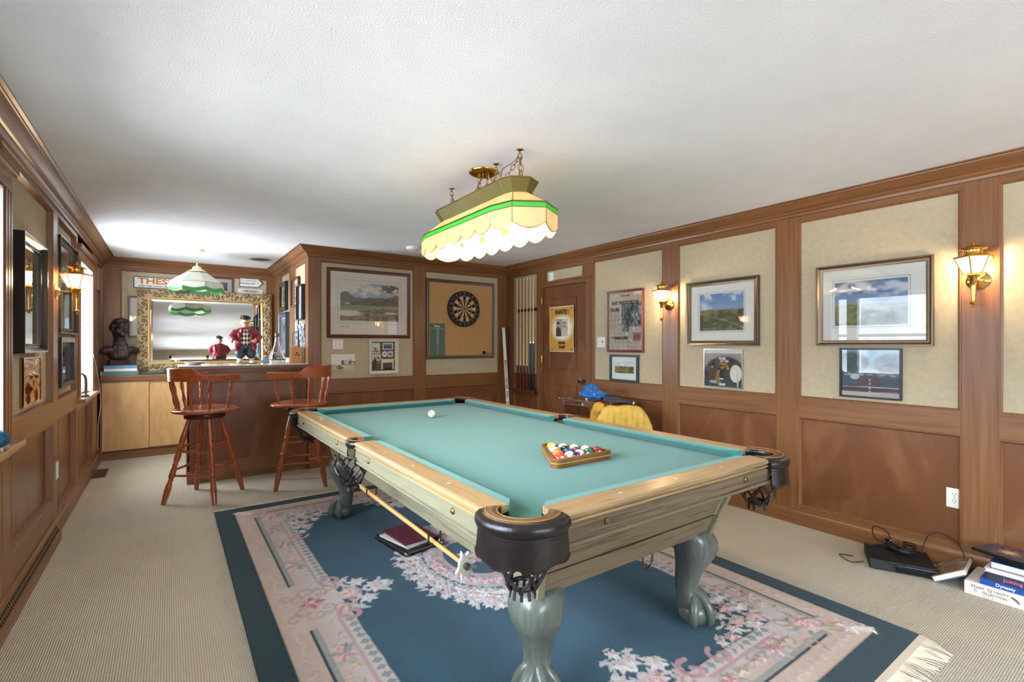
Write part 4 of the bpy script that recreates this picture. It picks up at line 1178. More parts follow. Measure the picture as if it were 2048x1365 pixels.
def stool(label, loc, facing, feet):
    t = thing('bar_stool', label, 'bar stool', loc, math.radians(facing), None)
    # seat: rounded at the back, broad at the front, dished
    nr, na = 9, 40; V = []; F = []
    def edge(a):
        c, s = math.cos(a), math.sin(a)
        rx = .225 if c > 0 else .232; k = 3.2 if c > 0 else 2.2
        e = (abs(c)**k+abs(s)**k)**(-1/k)
        return rx*e*c, .232*e*s*(1.06 if c > 0 else 1)
    for i in range(nr+1):
        f = i/nr
        for j in range(na):
            x, y = edge(2*PI*j/na)
            dish = -.010*math.exp(-((x*f+.02)**2/.012+(y*f)**2/.014)) + .004*math.exp(-((x*f-.2)**2/.004+(y*f)**2/.002))
            z = .772+dish-(.010 if i == nr else 0)
            V.append((x*f, y*f, z))
    prof = [(1.018,.756),(1.012,.744),(.98,.736),(.7,.734)]
    for g, z in prof:
        for j in range(na): x, y = edge(2*PI*j/na); V.append((x*g,y*g,z))
    R = nr+1+len(prof)
    for i in range(R-1):
        for j in range(na): F.append((i*na+j, i*na+(j+1)%na, (i+1)*na+(j+1)%na, (i+1)*na+j))
    F.append(tuple((R-1)*na+j for j in range(na-1,-1,-1)))
    obj('seat', MB().add(V, F), M['cherry_x'], t, smooth=True, angle=55)
    obj('swivel_ring', MB().lathe([(.02,.735),(.125,.734),(.125,.728),(.150,.726),(.153,.720),(.153,.690),(.148,.684),(.02,.684)], 32), M['cherry_dk'], t, smooth=True, angle=40)
    tops = []; bots = []
    for k in range(4):
        a = math.radians(feet-facing+90*k)
        tp = Vector((.115*math.cos(a), .115*math.sin(a), .688)); bt = Vector((.295*math.cos(a), .295*math.sin(a), 0))
        tops.append(tp); bots.append(bt)
        obj('leg', MB().lathe(LEGP, 14, tp, bt), M['cherry_v'], t, smooth=True, angle=50)
    for k in range(4):
        j = (k+1) % 4
        for z in ((.455,.27) if k % 2 else (.415,.225)):
            f = 1-z/.688
            obj('stretcher', MB().lathe([(.0075,0),(.010,.3),(.011,.5),(.010,.7),(.0075,1)], 10, tops[k]+(bots[k]-tops[k])*f, tops[j]+(bots[j]-tops[j])*f), M['cherry_v'], t, smooth=True)
    # bent back rail with raised crest
    n = 48; V = []; F = []
    for i in range(n+1):
        ph = math.radians(-128+256*i/n)
        def pos(r):
            if abs(ph) <= PI/2: return (-r*math.cos(ph)-.0, r*math.sin(ph))
            ex = .235*(abs(ph)-PI/2); return (ex, math.copysign(r-.05*ex, ph))
        cr = 1-sstep(math.radians(42), math.radians(60), abs(ph))
        zt = 1.058+.056*float(cr); zb = 1.005
        for r, z in ((.238,zb),(.266,zb+.002),(.270,zt-.004),(.266,zt),(.246,zt),(.242,zt-.004)):
            x, y = pos(r); V.append((x,y,z))
    for i in range(n):
        for j in range(6): F.append((i*6+j, i*6+(j+1)%6, (i+1)*6+(j+1)%6, (i+1)*6+j))
    F.append(tuple(range(6))); F.append(tuple(n*6+j for j in range(5,-1,-1)))
    obj('back_rail', MB().add(V, F), M['cherry_x'], t, smooth=True, angle=35)
    for ph in (-112,-72,-36,0,36,72,112):
        p = math.radians(ph)
        if abs(ph) <= 90: b = (-.252*math.cos(p), .252*math.sin(p), 1.008)
        else: b = (.235*(abs(p)-PI/2), math.copysign(.25,p), 1.008)
        x, y = edge(PI-p); a = (x*.86, y*.86, .765)
        obj('spindle', MB().lathe(SPP, 12, a, b), M['cherry_v'], t, smooth=True, angle=50)
    return t
stool('glossy cherry swivel bar stool nearest the window, its back turned to the left', (.252,4.917,0), 24, 190)
stool('glossy cherry swivel bar stool behind the pool table corner, its back towards the table', (1.02,4.88,0), 132, 212)

# ================================================================== BAR AND BASE CABINETS
bar = thing('bar_counter', 'brown panelled home bar with moulded top in front of the alcove', 'bar', (.665,5.66,0))
bm_ = lambda x0,x1,y0,y1,z0,z1,mb=None: (mb or MB()).box(x0-.665,x1-.665,y0-5.66,y1-5.66,z0,z1)
obj('carcass', bm_(.15,1.19,5.455,5.86,.0,1.03), M['veneer'], bar)
obj('stile', bm_(.14,.258,5.44,5.46,.115,1.03), M['wood_v'], bar, bevel=.002)
obj('stile', bm_(1.15,1.191,5.44,5.46,.115,1.03), M['wood_v'], bar, bevel=.002)
obj('rail', bm_(.258,1.15,5.441,5.46,.95,1.03), M['wood_x'], bar, bevel=.002)
obj('rail', bm_(.258,1.15,5.441,5.46,.115,.165), M['wood_x'], bar, bevel=.002)
obj('front_panel', bm_(.25,1.16,5.449,5.46,.16,.955), M['veneer'], bar)
f2 = lambda s, z, d: (s-.665, 5.449-d-5.66, z)
obj('panel_moulding', moulding(f2, .258, 1.15, .165, .95, 0, .011, .014), M['wood_v'], bar)
obj('skirting', bm_(.135,1.192,5.428,5.46,0,.118), M['wood_x'], bar, bevel=.003)
obj('end_panel', bm_(.135,.152,5.44,5.87,0,1.03), M['wood_v'], bar)
tm = MB()
for (y0,z0,z1) in ((5.425,1.03,1.045),(5.41,1.045,1.058),(5.385,1.058,1.078)): bm_(.14-(5.44-y0),1.191,y0,5.86,z0,z1,tm)
obj('top_moulding', tm, M['wood_x'], bar)
M['bar_top'] = mat('window_glare_laminate', lin(205,206,204), .12)  # pale base colour stands in for the window's reflection on the top
obj('top', bm_(.07,1.191,5.365,5.90,1.078,1.107), M['bar_top'], bar, bevel=.004)
obj('top_edge', bm_(.068,1.191,5.358,5.367,1.074,1.101), M['wood_x'], bar, bevel=.003)

cab = thing('base_cabinet', 'low cabinet with pale maple sliding doors below the bar mirror', 'cabinet', (.285,7.25,0))
cm_ = lambda x0,x1,y0,y1,z0,z1,mb=None: (mb or MB()).box(x0-.285,x1-.285,y0-7.25,y1-7.25,z0,z1)
obj('carcass', cm_(-.625,1.19,7.10,7.425,.0,.90), M['wood_dark'], cab)
obj('toe_kick', cm_(-.625,1.19,7.075,7.10,.0,.105), M['wood_x'], cab)
obj('face_rail', cm_(-.625,1.19,7.055,7.10,.875,.90), M['wood_x'], cab, bevel=.002)
obj('face_rail', cm_(-.625,1.19,7.065,7.10,.088,.108), M['wood_dark'], cab)
for k, (a, b) in enumerate(((-.612,-.192),(-.192,.245),(.245,.68),(.68,1.115))):
    yy = 7.062 if k % 2 == 0 else 7.082
    obj('sliding_door', cm_(a,b,yy,yy+.016,.106,.878), M['maple'], cab, bevel=.002)
obj('stile', cm_(-.628,-.610,7.055,7.10,.0,.88), M['wood_v'], cab)
ct = obj('counter_top', MB().box(-.628,1.19,7.03,7.428,.925,.962).box(-.628,1.19,7.042,7.428,.9005,.925), M['wood_x'], bevel=.004)
tag(ct, 'moulded brown worktop along the alcove wall carrying the bust and mirror', 'worktop')

# ------------------------------------------------------------------ carved gilt mirror leaning on the counter
mr = thing('gilt_mirror', 'wide mirror in a carved antique gold frame standing on the worktop', 'mirror', (.42,7.360,.963))
mr.rotation_euler = (math.radians(-3.0),0,0)
MWd, MHt, FW = 1.47, 1.03, .112
def carved_strip(L, name, m_end):
    nx_, ny_ = int(L/.004), 30
    s = np.linspace(0,L,nx_); t = np.linspace(0,1,ny_); S, T = np.meshgrid(s, t)
    base = .020+.016*np.sin(np.clip(T,0,1)*PI)**.7*(1-.3*T)
    P_ = .118; k = np.floor(S/P_); u = (S/P_-k)-.5; v = (T-.5)*(FW/P_); sg = np.where(k%2==0,1,-1)
    v = v*sg
    r1 = np.sqrt((u+.16)**2+(v+.08)**2)+1e-3; th = np.arctan2(v+.08,u+.16)
    sp1 = np.cos(th*1.0-np.log(r1)*4.2)
    r2 = np.sqrt((u-.26)**2+(v-.14)**2)+1e-3; th2 = np.arctan2(v-.14,u-.26)
    sp2 = np.cos(-th2*1.0-np.log(r2)*4.2)
    w1 = np.exp(-(r1/.30)**2); w2 = np.exp(-(r2/.2)**2)
    rel = (sp1*w1+sp2*w2)/(w1+w2+.05)
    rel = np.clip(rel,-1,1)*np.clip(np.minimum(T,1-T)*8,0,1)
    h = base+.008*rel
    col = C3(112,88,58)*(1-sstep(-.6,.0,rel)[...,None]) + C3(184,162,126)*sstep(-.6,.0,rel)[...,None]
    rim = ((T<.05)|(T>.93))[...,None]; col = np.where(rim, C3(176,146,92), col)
    # mitre: inset ends grow with T
    Xc = S + 0
    Xm = T*FW + S/L*(L-2*T*FW)
    co = np.stack([Xm-L/2, -h, T*FW], -1).reshape(-1,3)
    idx = np.arange(nx_*ny_).reshape(ny_,nx_); F = np.stack([idx[:-1,:-1],idx[:-1,1:],idx[1:,1:],idx[1:,:-1]],-1).reshape(-1,4)
    return grid_mesh(co, F, col.reshape(-1,3))
M['carved'] = vcol_mat('carved_gilt', .42, .0015, 160)
M['gilt'] = mat('gilt_liner', lin(206,172,104), .3, .6)
for nm, L, loc, ry in (('bottom',MWd,(0,0,0),0),('right',MHt,(MWd/2,0,MHt/2),-PI/2),('top',MWd,(0,0,MHt),PI),('left',MHt,(-MWd/2,0,MHt/2),PI/2)):
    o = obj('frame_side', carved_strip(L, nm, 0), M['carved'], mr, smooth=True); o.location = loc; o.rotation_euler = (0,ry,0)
obj('backing', MB().box(-MWd/2,MWd/2,.0,.018,0,MHt), M['wood_dark'], mr)
f3 = lambda s, z, d: (s, -.008-d, z)
a_, b_ = MWd/2-FW+.004, FW-.004
obj('liner', moulding(f3, -a_, a_, b_, MHt-b_, .004, .020, .024), M['gilt'], mr)
gi = .018
obj('mirror_glass', MB().box(-a_+gi,a_-gi,-.0135,-.003,b_+gi,MHt-b_-gi), M['mirror'], mr)
bv = MB(); i0, i1 = gi, gi+.028
c0 = [(-a_+i0,b_+i0),(a_-i0,b_+i0),(a_-i0,MHt-b_-i0),(-a_+i0,MHt-b_-i0)]; c1 = [(-a_+i1,b_+i1),(a_-i1,b_+i1),(a_-i1,MHt-b_-i1),(-a_+i1,MHt-b_-i1)]
bv.add([(x,-.0138,z) for x,z in c0]+[(x,-.0168,z) for x,z in c1], [(i,(i+1)%4,4+(i+1)%4,4+i) for i in range(4)])
obj('bevel', bv, M['mirror'], mr)
obj('mirror_face', MB().add([(x,-.0168,z) for x,z in c1], [(0,1,2,3)]), M['mirror'], mr)

# ------------------------------------------------------------------ bust on the counter
M['bronze'] = noise_mat('dark_carved_mahogany', lin(48,30,28), lin(66,42,38), (12,12,12), 2, .32, 4, .0015, 90)
M['bronze2'] = noise_mat('dark_carved_hair', lin(38,28,28), lin(56,42,40), (60,14,14), 2, .35, 4, .002, 120)
bu = thing('bust', 'dark carved wooden bust of a man with tied back hair and ruffled collar', 'bust', (-.468,7.240,.962), math.radians(20))
bu.scale = (.90,.90,.98)
obj('plinth', MB().box(-.115,.095,-.075,.075,0,.165), M['bronze'], bu, bevel=.006)
tor = blob([((0,0,.235),(.125,.085,.085),(0,0,0)),((-.09,.0,.275),(.095,.075,.055),(0,18,0)),((.09,.0,.275),(.095,.075,.055),(0,-18,0)),
  ((-.165,0,.275),(.05,.058,.045),(0,0,0)),((.165,0,.275),(.05,.058,.045),(0,0,0)),((0,-.02,.21),(.095,.07,.065),(0,0,0)),
  ([(0,.005,.29),(0,.0,.36),(0,-.005,.43)],[.085,.072,.058]),((-.05,-.035,.34),(.03,.03,.05),(20,25,0)),((.05,-.035,.34),(.03,.03,.05),(20,-25,0))], .010, 4)
obj('torso', tor, M['bronze'], bu, smooth=True)
hz = math.radians(8)
hp = [((0,-.012,.525),(.062,.078,.090),(0,0,0)),((0,-.060,.478),(.040,.036,.038),(0,0,0)),((0,-.086,.452),(.020,.018,.016),(0,0,0)),
  ((0,-.0915,.515),(.0115,.014,.030),(-14,0,0)),((0,-.102,.500),(.013,.011,.009),(0,0,0)),((0,-.089,.470),(.022,.009,.006),(0,0,0)),((0,-.088,.478),(.020,.009,.005),(0,0,0)),
  ((-.026,-.080,.541),(.020,.010,.007),(0,0,0)),((.026,-.080,.541),(.020,.010,.007),(0,0,0)),((-.026,-.076,.526),(.011,.008,.008),(0,0,0)),((.026,-.076,.526),(.011,.008,.008),(0,0,0)),
  ((-.045,-.055,.495),(.018,.022,.024),(0,0,0)),((.045,-.055,.495),(.018,.022,.024),(0,0,0)),((-.064,.0,.510),(.010,.018,.028),(0,0,0)),((.064,.0,.510),(.010,.018,.028),(0,0,0)),
  ([(0,.0,.40),(0,-.005,.46)],[.047,.05])]
hd_ = obj('head', blob(hp, .0055, 2), M['bronze'], bu, smooth=True); hd_.rotation_euler = (0,0,hz); hd_.scale = (1.17,1.17,1.17); hd_.location = (0,.004,-.072)
hh_ = [((0,.015,.560),(.074,.082,.072),(0,0,0)),((0,-.045,.605),(.050,.040,.026),(20,0,0)),((-.068,.012,.545),(.022,.045,.022),(0,0,0)),((.068,.012,.545),(.022,.045,.022),(0,0,0)),
  ((-.070,.018,.515),(.020,.042,.018),(0,0,0)),((.070,.018,.515),(.020,.042,.018),(0,0,0)),((0,.075,.48),(.036,.03,.06),(0,0,0)),((0,.075,.41),(.028,.024,.055),(0,0,0)),
  ((-.04,-.03,.60),(.03,.045,.022),(15,20,0)),((.04,-.03,.60),(.03,.045,.022),(15,-20,0))]
ha_ = obj('hair', blob(hh_, .007, 3), M['bronze2'], bu, smooth=True); ha_.rotation_euler = (0,0,hz); ha_.scale = (1.15,1.15,1.15); ha_.location = (0,.004,-.060)
jb_ = MB()
for k in range(9):
    x = -.046+.0115*k; jb_.tube([(x*.6,-.080,.40-.01),(x*.85,-.098,.34),(x,-.102,.27),(x*1.15,-.098,.205)], [.007,.0085,.009,.0085], 8)
obj('ruffle', jb_, M['bronze'], bu, smooth=True)
for z in (.345,.295,.215):
    obj('lace_band', MB().tube([(-.052,-.088,z),(-.02,-.108,z-.002),(.02,-.108,z-.002),(.052,-.088,z)], .0055, 8), M['bronze2'], bu, smooth=True)

# ------------------------------------------------------------------ books by the bust
def book(name, label, cat, loc, rz, w, d, h, cover, pages, group=None, spine_txt=None, tcol='ink_white', spine='front', tilt=None):
    """flat book: x = spine length, y = depth, spine towards -y"""
    t = thing(name, label, cat, loc, rz, group)
    c = .0028
    cv = MB().box(-w/2,w/2,-d/2,d/2,0,c).box(-w/2,w/2,-d/2,d/2,h-c,h)
    if spine == 'front': cv.box(-w/2,w/2,-d/2,-d/2+c,c,h-c)
    elif spine == 'back': cv.box(-w/2,w/2,d/2-c,d/2,c,h-c)
    elif spine == 'left': cv.box(-w/2,-w/2+c,-d/2,d/2,c,h-c)
    obj('cover', cv, cover, t)
    g = .004
    obj('pages', MB().box(-w/2+(g if spine!='left' else c),w/2-g,-d/2+(c if spine=='front' else g),d/2-g,c,h-c), pages, t)
    if spine_txt:
        lettering(spine_txt, h*.62, M[tcol], t, (0,-d/2-.0006,h/2), (PI/2,0,0), sx=.9)
    return t
def paint(name, rgb, rough=.4): 
    if name not in M: M[name] = mat(name, lin(*rgb), rough)
    return M[name]
M['paper'] = noise_mat('page_edges', lin(226,220,206), lin(240,236,226), (2,2,500), 1, .8, 2)
paint('cover_blue', (96,138,172)); paint('cover_sky', (150,186,206)); paint('cover_teal', (70,120,128)); paint('cover_navy', (44,66,96))
book('book', 'teal covered book at the bottom of the stack before the bust', 'book', (-.452,7.107,.9625), .03, .325,.135,.040, M['cover_teal'], M['paper'], 'books by the bust')
book('book', 'pale sky blue book in the middle of the stack before the bust', 'book', (-.446,7.105,.9628+.040), -.02, .300,.130,.034, M['cover_sky'], M['paper'], 'books by the bust', spine='back')
book('book', 'slate blue book on top of the stack before the bust', 'book', (-.450,7.106,.9631+.074), .01, .295,.130,.031, M['cover_blue'], M['paper'], 'books by the bust')
bk = thing('book', 'small cream paperback lying at the left wall behind the blue books', 'book', (-.607,7.10,.9625), .0)
obj('cover', MB().box(-.016,.004,-.06,.08,0,.040), mat('cream_cover', lin(222,208,176), .6), bk, bevel=.002)
fl_ = thing('folded_cloth', 'green folded bar cloth lying on the worktop under the mirror edge', 'cloth', (-.16,7.15,.9625), .1)
cl_me = blob([((0,0,.008),(.13,.10,.010),(0,0,0)),((.08,.02,.014),(.08,.07,.010),(0,4,20)),((-.06,-.02,.013),(.07,.07,.008),(0,-3,0))], .008, 3)
obj('fold', cl_me, mat('green_cloth', lin(52,120,108), .8), fl_, smooth=True)
bowl = thing('ashtray', 'grey patterned dish standing at the left end of the bar top', 'dish', (.20,5.70,1.107))
obj('dish', MB().lathe([(.02,0),(.055,.002),(.072,.016),(.085,.030),(.080,.031),(.066,.018),(.05,.008),(.0,.007)], 26), noise_mat('speckled_stone', lin(120,118,112), lin(176,174,166), (60,60,60), 2, .4), bowl, smooth=True)

# ------------------------------------------------------------------ golfer statuette on the bar
fg = thing('statuette', 'painted statuette of a golfer with dark cap, burgundy jacket and diamond patterned vest', 'statuette', (.655,5.76,1.107), math.radians(-6))
M['skin'] = mat('painted_skin', lin(216,166,128), .4)
M['burg'] = noise_mat('burgundy_paint', lin(112,28,40), lin(136,40,54), (20,20,20), 2, .3)
M['trous'] = noise_mat('dark_slate_paint', lin(40,44,50), lin(58,62,68), (20,20,20), 2, .25)
M['cream'] = mat('cream_paint', lin(222,204,176), .45)
M['grass'] = mat('green_base_paint', lin(86,104,74), .6)
body = blob([((0,.0,.275),(.060,.048,.090),(0,0,0)),((0,.0,.20),(.062,.050,.05),(0,0,0)),([(0,0,.34),(0,-.004,.385),(0,-.006,.41)],[.045,.030,.028]),
  ((0,-.012,.435),(.040,.042,.050),(-14,0,0)),((0,-.050,.418),(.026,.020,.020),(0,0,0)),((0,-.058,.442),(.010,.014,.010),(0,0,0)),((-.04,.0,.435),(.008,.013,.014),(0,0,0)),((.04,.0,.435),(.008,.013,.014),(0,0,0)),
  ((0,-.052,.408),(.016,.008,.006),(0,0,0)),((-.017,-.046,.452),(.012,.008,.005),(0,0,0)),((.017,-.046,.452),(.012,.008,.005),(0,0,0)),
  ([(-.072,.0,.335),(-.118,-.010,.270),(-.095,-.070,.225)],[.024,.022,.018]),([(.072,.0,.335),(.118,-.010,.275),(.082,-.075,.238)],[.024,.022,.018]),
  ((-.09,-.080,.220),(.020,.022,.018),(0,0,0)),((.076,-.086,.234),(.020,.022,.018),(0,0,0))], .007, 3)
obj('body', body, M['skin'], fg, smooth=True)
for sx in (-1, 1):
    hx, hy, hz_ = (.094,-.082,.222) if sx < 0 else (.078,-.088,.235)
    for k in range(4):
        obj('finger', MB().tube([(sx*hx-sx*.012+sx*.008*k-.004*sx,hy-.012,hz_+.010),(sx*hx-sx*.012+sx*.008*k-.008*sx,hy-.028,hz_+.003),(sx*hx-sx*.012+sx*.008*k-.008*sx,hy-.026,hz_-.012+.002*abs(k-1.5))], [.0055,.005,.004], 8), M['skin'], fg, smooth=True)
    obj('thumb', MB().tube([(sx*(hx-.018),hy,hz_+.004),(sx*(hx-.030),hy-.012,hz_+.002),(sx*(hx-.030),hy-.024,hz_-.002)], [.006,.0055,.004], 8), M['skin'], fg, smooth=True)
vest = blob([((0,-.006,.275),(.066,.054,.088),(0,0,0)),((0,-.012,.225),(.066,.056,.05),(0,0,0)),((0,-.02,.345),(.04,.03,.02),(0,0,0))], .008, 3)
M['argyle'] = mat('argyle_paint', lin(40,44,46), .4)
_nt = M['argyle'].node_tree; _b = _nt.nodes['Principled BSDF']
_tc = nd(_nt,'ShaderNodeTexCoord'); _mp = nd(_nt,'ShaderNodeMapping'); _mp.inputs['Rotation'].default_value = (0,math.radians(45),0); _mp.inputs['Scale'].default_value = (1,0,1)
_sc = nd(_nt,'ShaderNodeMapping'); _sc.inputs['Scale'].default_value = (1.5,1,1)
_ck = nd(_nt,'ShaderNodeTexChecker'); _ck.inputs['Scale'].default_value = 32; _ck.inputs['Color1'].default_value = lin(226,218,200); _ck.inputs['Color2'].default_value = lin(44,48,50)
_nt.links.new(_tc.outputs['Object'], _sc.inputs[0]); _nt.links.new(_sc.outputs[0], _mp.inputs[0]); _nt.links.new(_mp.outputs[0], _ck.inputs['Vector']); _nt.links.new(_ck.outputs['Color'], _b.inputs['Base Color'])
obj('vest', vest, M['argyle'], fg, smooth=True)
jk = []
for sx in (-1,1):
    jk += [((sx*.062,.012,.285),(.034,.052,.085),(0,sx*6,0)),((sx*.070,-.012,.205),(.028,.048,.060),(0,sx*10,0)),((sx*.052,.0,.350),(.045,.036,.026),(0,sx*20,0)),
           ((sx*.082,-.03,.165),(.022,.034,.045),(0,sx*14,0)),((sx*.036,-.040,.335),(.014,.018,.050),(0,sx*-12,0)),((sx*.052,-.048,.26),(.013,.014,.07),(0,sx*8,0)),
           ([(sx*.080,.0,.345),(sx*.126,-.008,.275),(sx*.100,-.062,.232)],[.034,.036,.030])]
jk += [((0,.040,.27),(.072,.026,.11),(0,0,0)),((0,.03,.365),(.05,.028,.02),(0,0,0))]
obj('jacket', blob(jk, .007, 3), M['burg'], fg, smooth=True)
obj('bow_tie', blob([((-.014,-.040,.372),(.016,.008,.011),(0,15,0)),((.014,-.040,.372),(.016,.008,.011),(0,-15,0))], .004, 1), M['burg'], fg, smooth=True)
tr = []
for sx in (-1,1): tr += [((sx*.035,.0,.165),(.045,.048,.055),(0,0,0)),((sx*.050,-.012,.110),(.050,.052,.055),(0,0,0)),((sx*.052,-.010,.072),(.040,.042,.022),(0,0,0))]
tr += [((0,0,.195),(.07,.055,.03),(0,0,0))]
obj('trousers', blob(tr, .007, 2), M['trous'], fg, smooth=True)
for sx in (-1,1):
    obj('sock', MB().lathe([(.024,.012),(.026,.04),(.032,.070)], 14, (sx*.052,-.008,0)), M['cream'], fg, smooth=True)
    obj('shoe', blob([((sx*.058,-.040,.016),(.026,.048,.016),(0,0,sx*14)),((sx*.053,-.012,.022),(.024,.03,.020),(0,0,0))], .006, 2), M['cream'], fg, smooth=True)
obj('cap', blob([((0,.006,.478),(.052,.052,.020),(-18,0,0)),((-.01,.012,.490),(.040,.040,.016),(-18,0,0)),((0,-.038,.468),(.034,.02,.006),(-10,0,0))], .006, 2), M['black_matte'], fg, smooth=True)
obj('moustache', blob([((-.013,-.068,.424),(.016,.007,.005),(0,12,0)),((.013,-.068,.424),(.016,.007,.005),(0,-12,0))], .003, 1), mat('brown_paint', lin(70,44,30), .5), fg, smooth=True)
obj('eyebrow', MB().tube([(-.026,-.052,.460),(-.010,-.056,.462)], .003, 6).tube([(.026,-.052,.460),(.010,-.056,.462)], .003, 6), M['ink_brown'], fg)
obj('base', MB().lathe([(.115,0),(.112,.006),(.09,.010),(.0,.012)], 24), M['grass'], fg, smooth=True)

# ------------------------------------------------------------------ decanter and small things at the end of the bar
M['crystal'] = glass_mat('clear_glass', (.90,.93,.93,1), .12)
dc = thing('glass_decanter', 'tall clear conical glass bottle with grey stopper at the bar end', 'bottle', (.962,5.80,1.107))
obj('bottle', MB().lathe([(.01,.004),(.070,.0),(.076,.006),(.077,.03),(.070,.075),(.050,.14),(.030,.20),(.0205,.245),(.0195,.285),(.023,.290)], 28, cap=False), M['crystal'], dc, smooth=True)
obj('liquid', MB().lathe([(.0,.010),(.066,.010),(.069,.03),(.064,.075),(.0,.076)], 24), glass_mat('pale_spirit', (.80,.82,.80,1), .06), dc, smooth=True)
obj('stopper', MB().lathe([(.018,.280),(.023,.290),(.0235,.320),(.020,.325),(.0,.326)], 20), M['steel'], dc, smooth=True)
obj('label_band', MB().lathe([(.0605,.100),(.0560,.118)], 24, cap=False), mat('etched_label', lin(190,194,192), .6), dc)
jg = thing('toby_jug', 'little painted figure jug with blue coat beside the statuette', 'figurine', (.832,5.70,1.107))
obj('coat', blob([((0,0,.035),(.028,.024,.035),(0,0,0)),((.02,-.006,.03),(.014,.014,.022),(0,0,0)),((-.02,-.006,.03),(.014,.014,.022),(0,0,0))], .005, 2), paint('blue_glaze',(110,150,190),.2), jg, smooth=True)
obj('face', blob([((0,-.006,.082),(.021,.020,.022),(0,0,0)),((0,-.027,.080),(.006,.006,.006),(0,0,0))], .004, 2), M['skin'], jg, smooth=True)
obj('hat', MB().lathe([(.034,.094),(.030,.100),(.020,.102),(.017,.118),(.0,.120)], 18), paint('brown_glaze',(120,86,52),.3), jg, smooth=True)
cbx = thing('card_box', 'small white box with dark printed corner in front of the glass bottle', 'box', (.945,5.66,1.107), .05)
obj('tray', MB().box(-.070,.070,-.035,.035,0,.036), paint('white_card',(226,228,228),.5), cbx, bevel=.002)
obj('lid', MB().box(-.072,.072,-.037,.037,.036,.046), paint('dark_card',(66,72,80),.5), cbx, bevel=.002)
bd = thing('bird_figurine', 'tiny black and white bird figurine standing before the white box', 'figurine', (.985,5.608,1.107))
obj('bird', blob([((0,0,.022),(.012,.020,.014),(15,0,0)),((0,-.014,.040),(.009,.009,.009),(0,0,0)),([(0,-.02,.040),(0,-.032,.038)],[.004,.001]),([(0,.015,.026),(0,.04,.03)],[.007,.003])], .003, 1), M['black_matte'], bd, smooth=True)
obj('breast', blob([((0,-.010,.022),(.0095,.014,.012),(15,0,0))], .003, 1), M['white'], bd, smooth=True)
cg = thing('cigar_box', 'upright wooden cigar box with black printed mark at the right end of the bar', 'box', (1.135,5.64,1.107), math.radians(-16))
obj('box', MB().box(-.055,.055,-.035,.035,0,.175), wood('cedar', lin(168,112,66), lin(188,132,82), 2, .5, 50, 3), cg, bevel=.003)
obj('printed_mark', MB().add([(-.012,-.0355,.118),(.006,-.0355,.118),(.014,-.0355,.112),(.004,-.0355,.104),(-.004,-.0355,.100),(-.006,-.0355,.108)], [(0,1,2,3,4,5)]), M['ink_brown'], cg)
lettering('CIGARS', .017, M['ink_brown'], cg, (0,-.0358,.088), bold=.0006)
obj('underline', MB().box(-.028,.028,-.0358,-.0352,.074,.0755), M['ink_brown'], cg)

# ================================================================== PICTURES AND THINGS ON THE WALLS
RZ = {'R':-PI/2, 'M':0, 'L':PI/2, 'S':-PI/2, 'B':0}
def wallpos(w, s, z, d=0):
    if w == 'R': return (3.7495-d, s, z)
    if w == 'M': return (s, 5.4095-d, z)
    if w == 'L': return (-.6615+d, s, z)
    if w == 'S': return (1.2075-d, s, z)
    return (s, 7.4445-d, z)
def fmould(W, Hh, prof):
    mb = MB(); cs = [(-W/2,-Hh/2,1,1),(W/2,-Hh/2,-1,1),(W/2,Hh/2,-1,-1),(-W/2,Hh/2,1,-1)]; V = []; n = len(prof)
    for (x,z,a,b) in cs:
        for o_, d in prof: V.append((x+a*o_, -d, z+b*o_))
    F = []
    for c in range(4):
        e = (c+1)%4
        for k in range(n): F.append((c*n+k, c*n+(k+1)%n, e*n+(k+1)%n, e*n+k))
    return mb.add(V, F)
PROF = {'round':lambda w,d: [(0,0),(0,d*.55),(w*.15,d*.85),(w*.4,d),(w*.65,d*.9),(w*.72,d*.6),(w*.9,d*.55),(w,d*.45),(w,0)],
        'flat':lambda w,d: [(0,0),(0,d),(w,d),(w,d*.3),(w,0)],
        'scoop':lambda w,d: [(0,0),(0,d),(w*.2,d),(w*.3,d*.8),(w*.55,d*.55),(w*.8,d*.5),(w*.85,d*.6),(w,d*.55),(w,0)]}
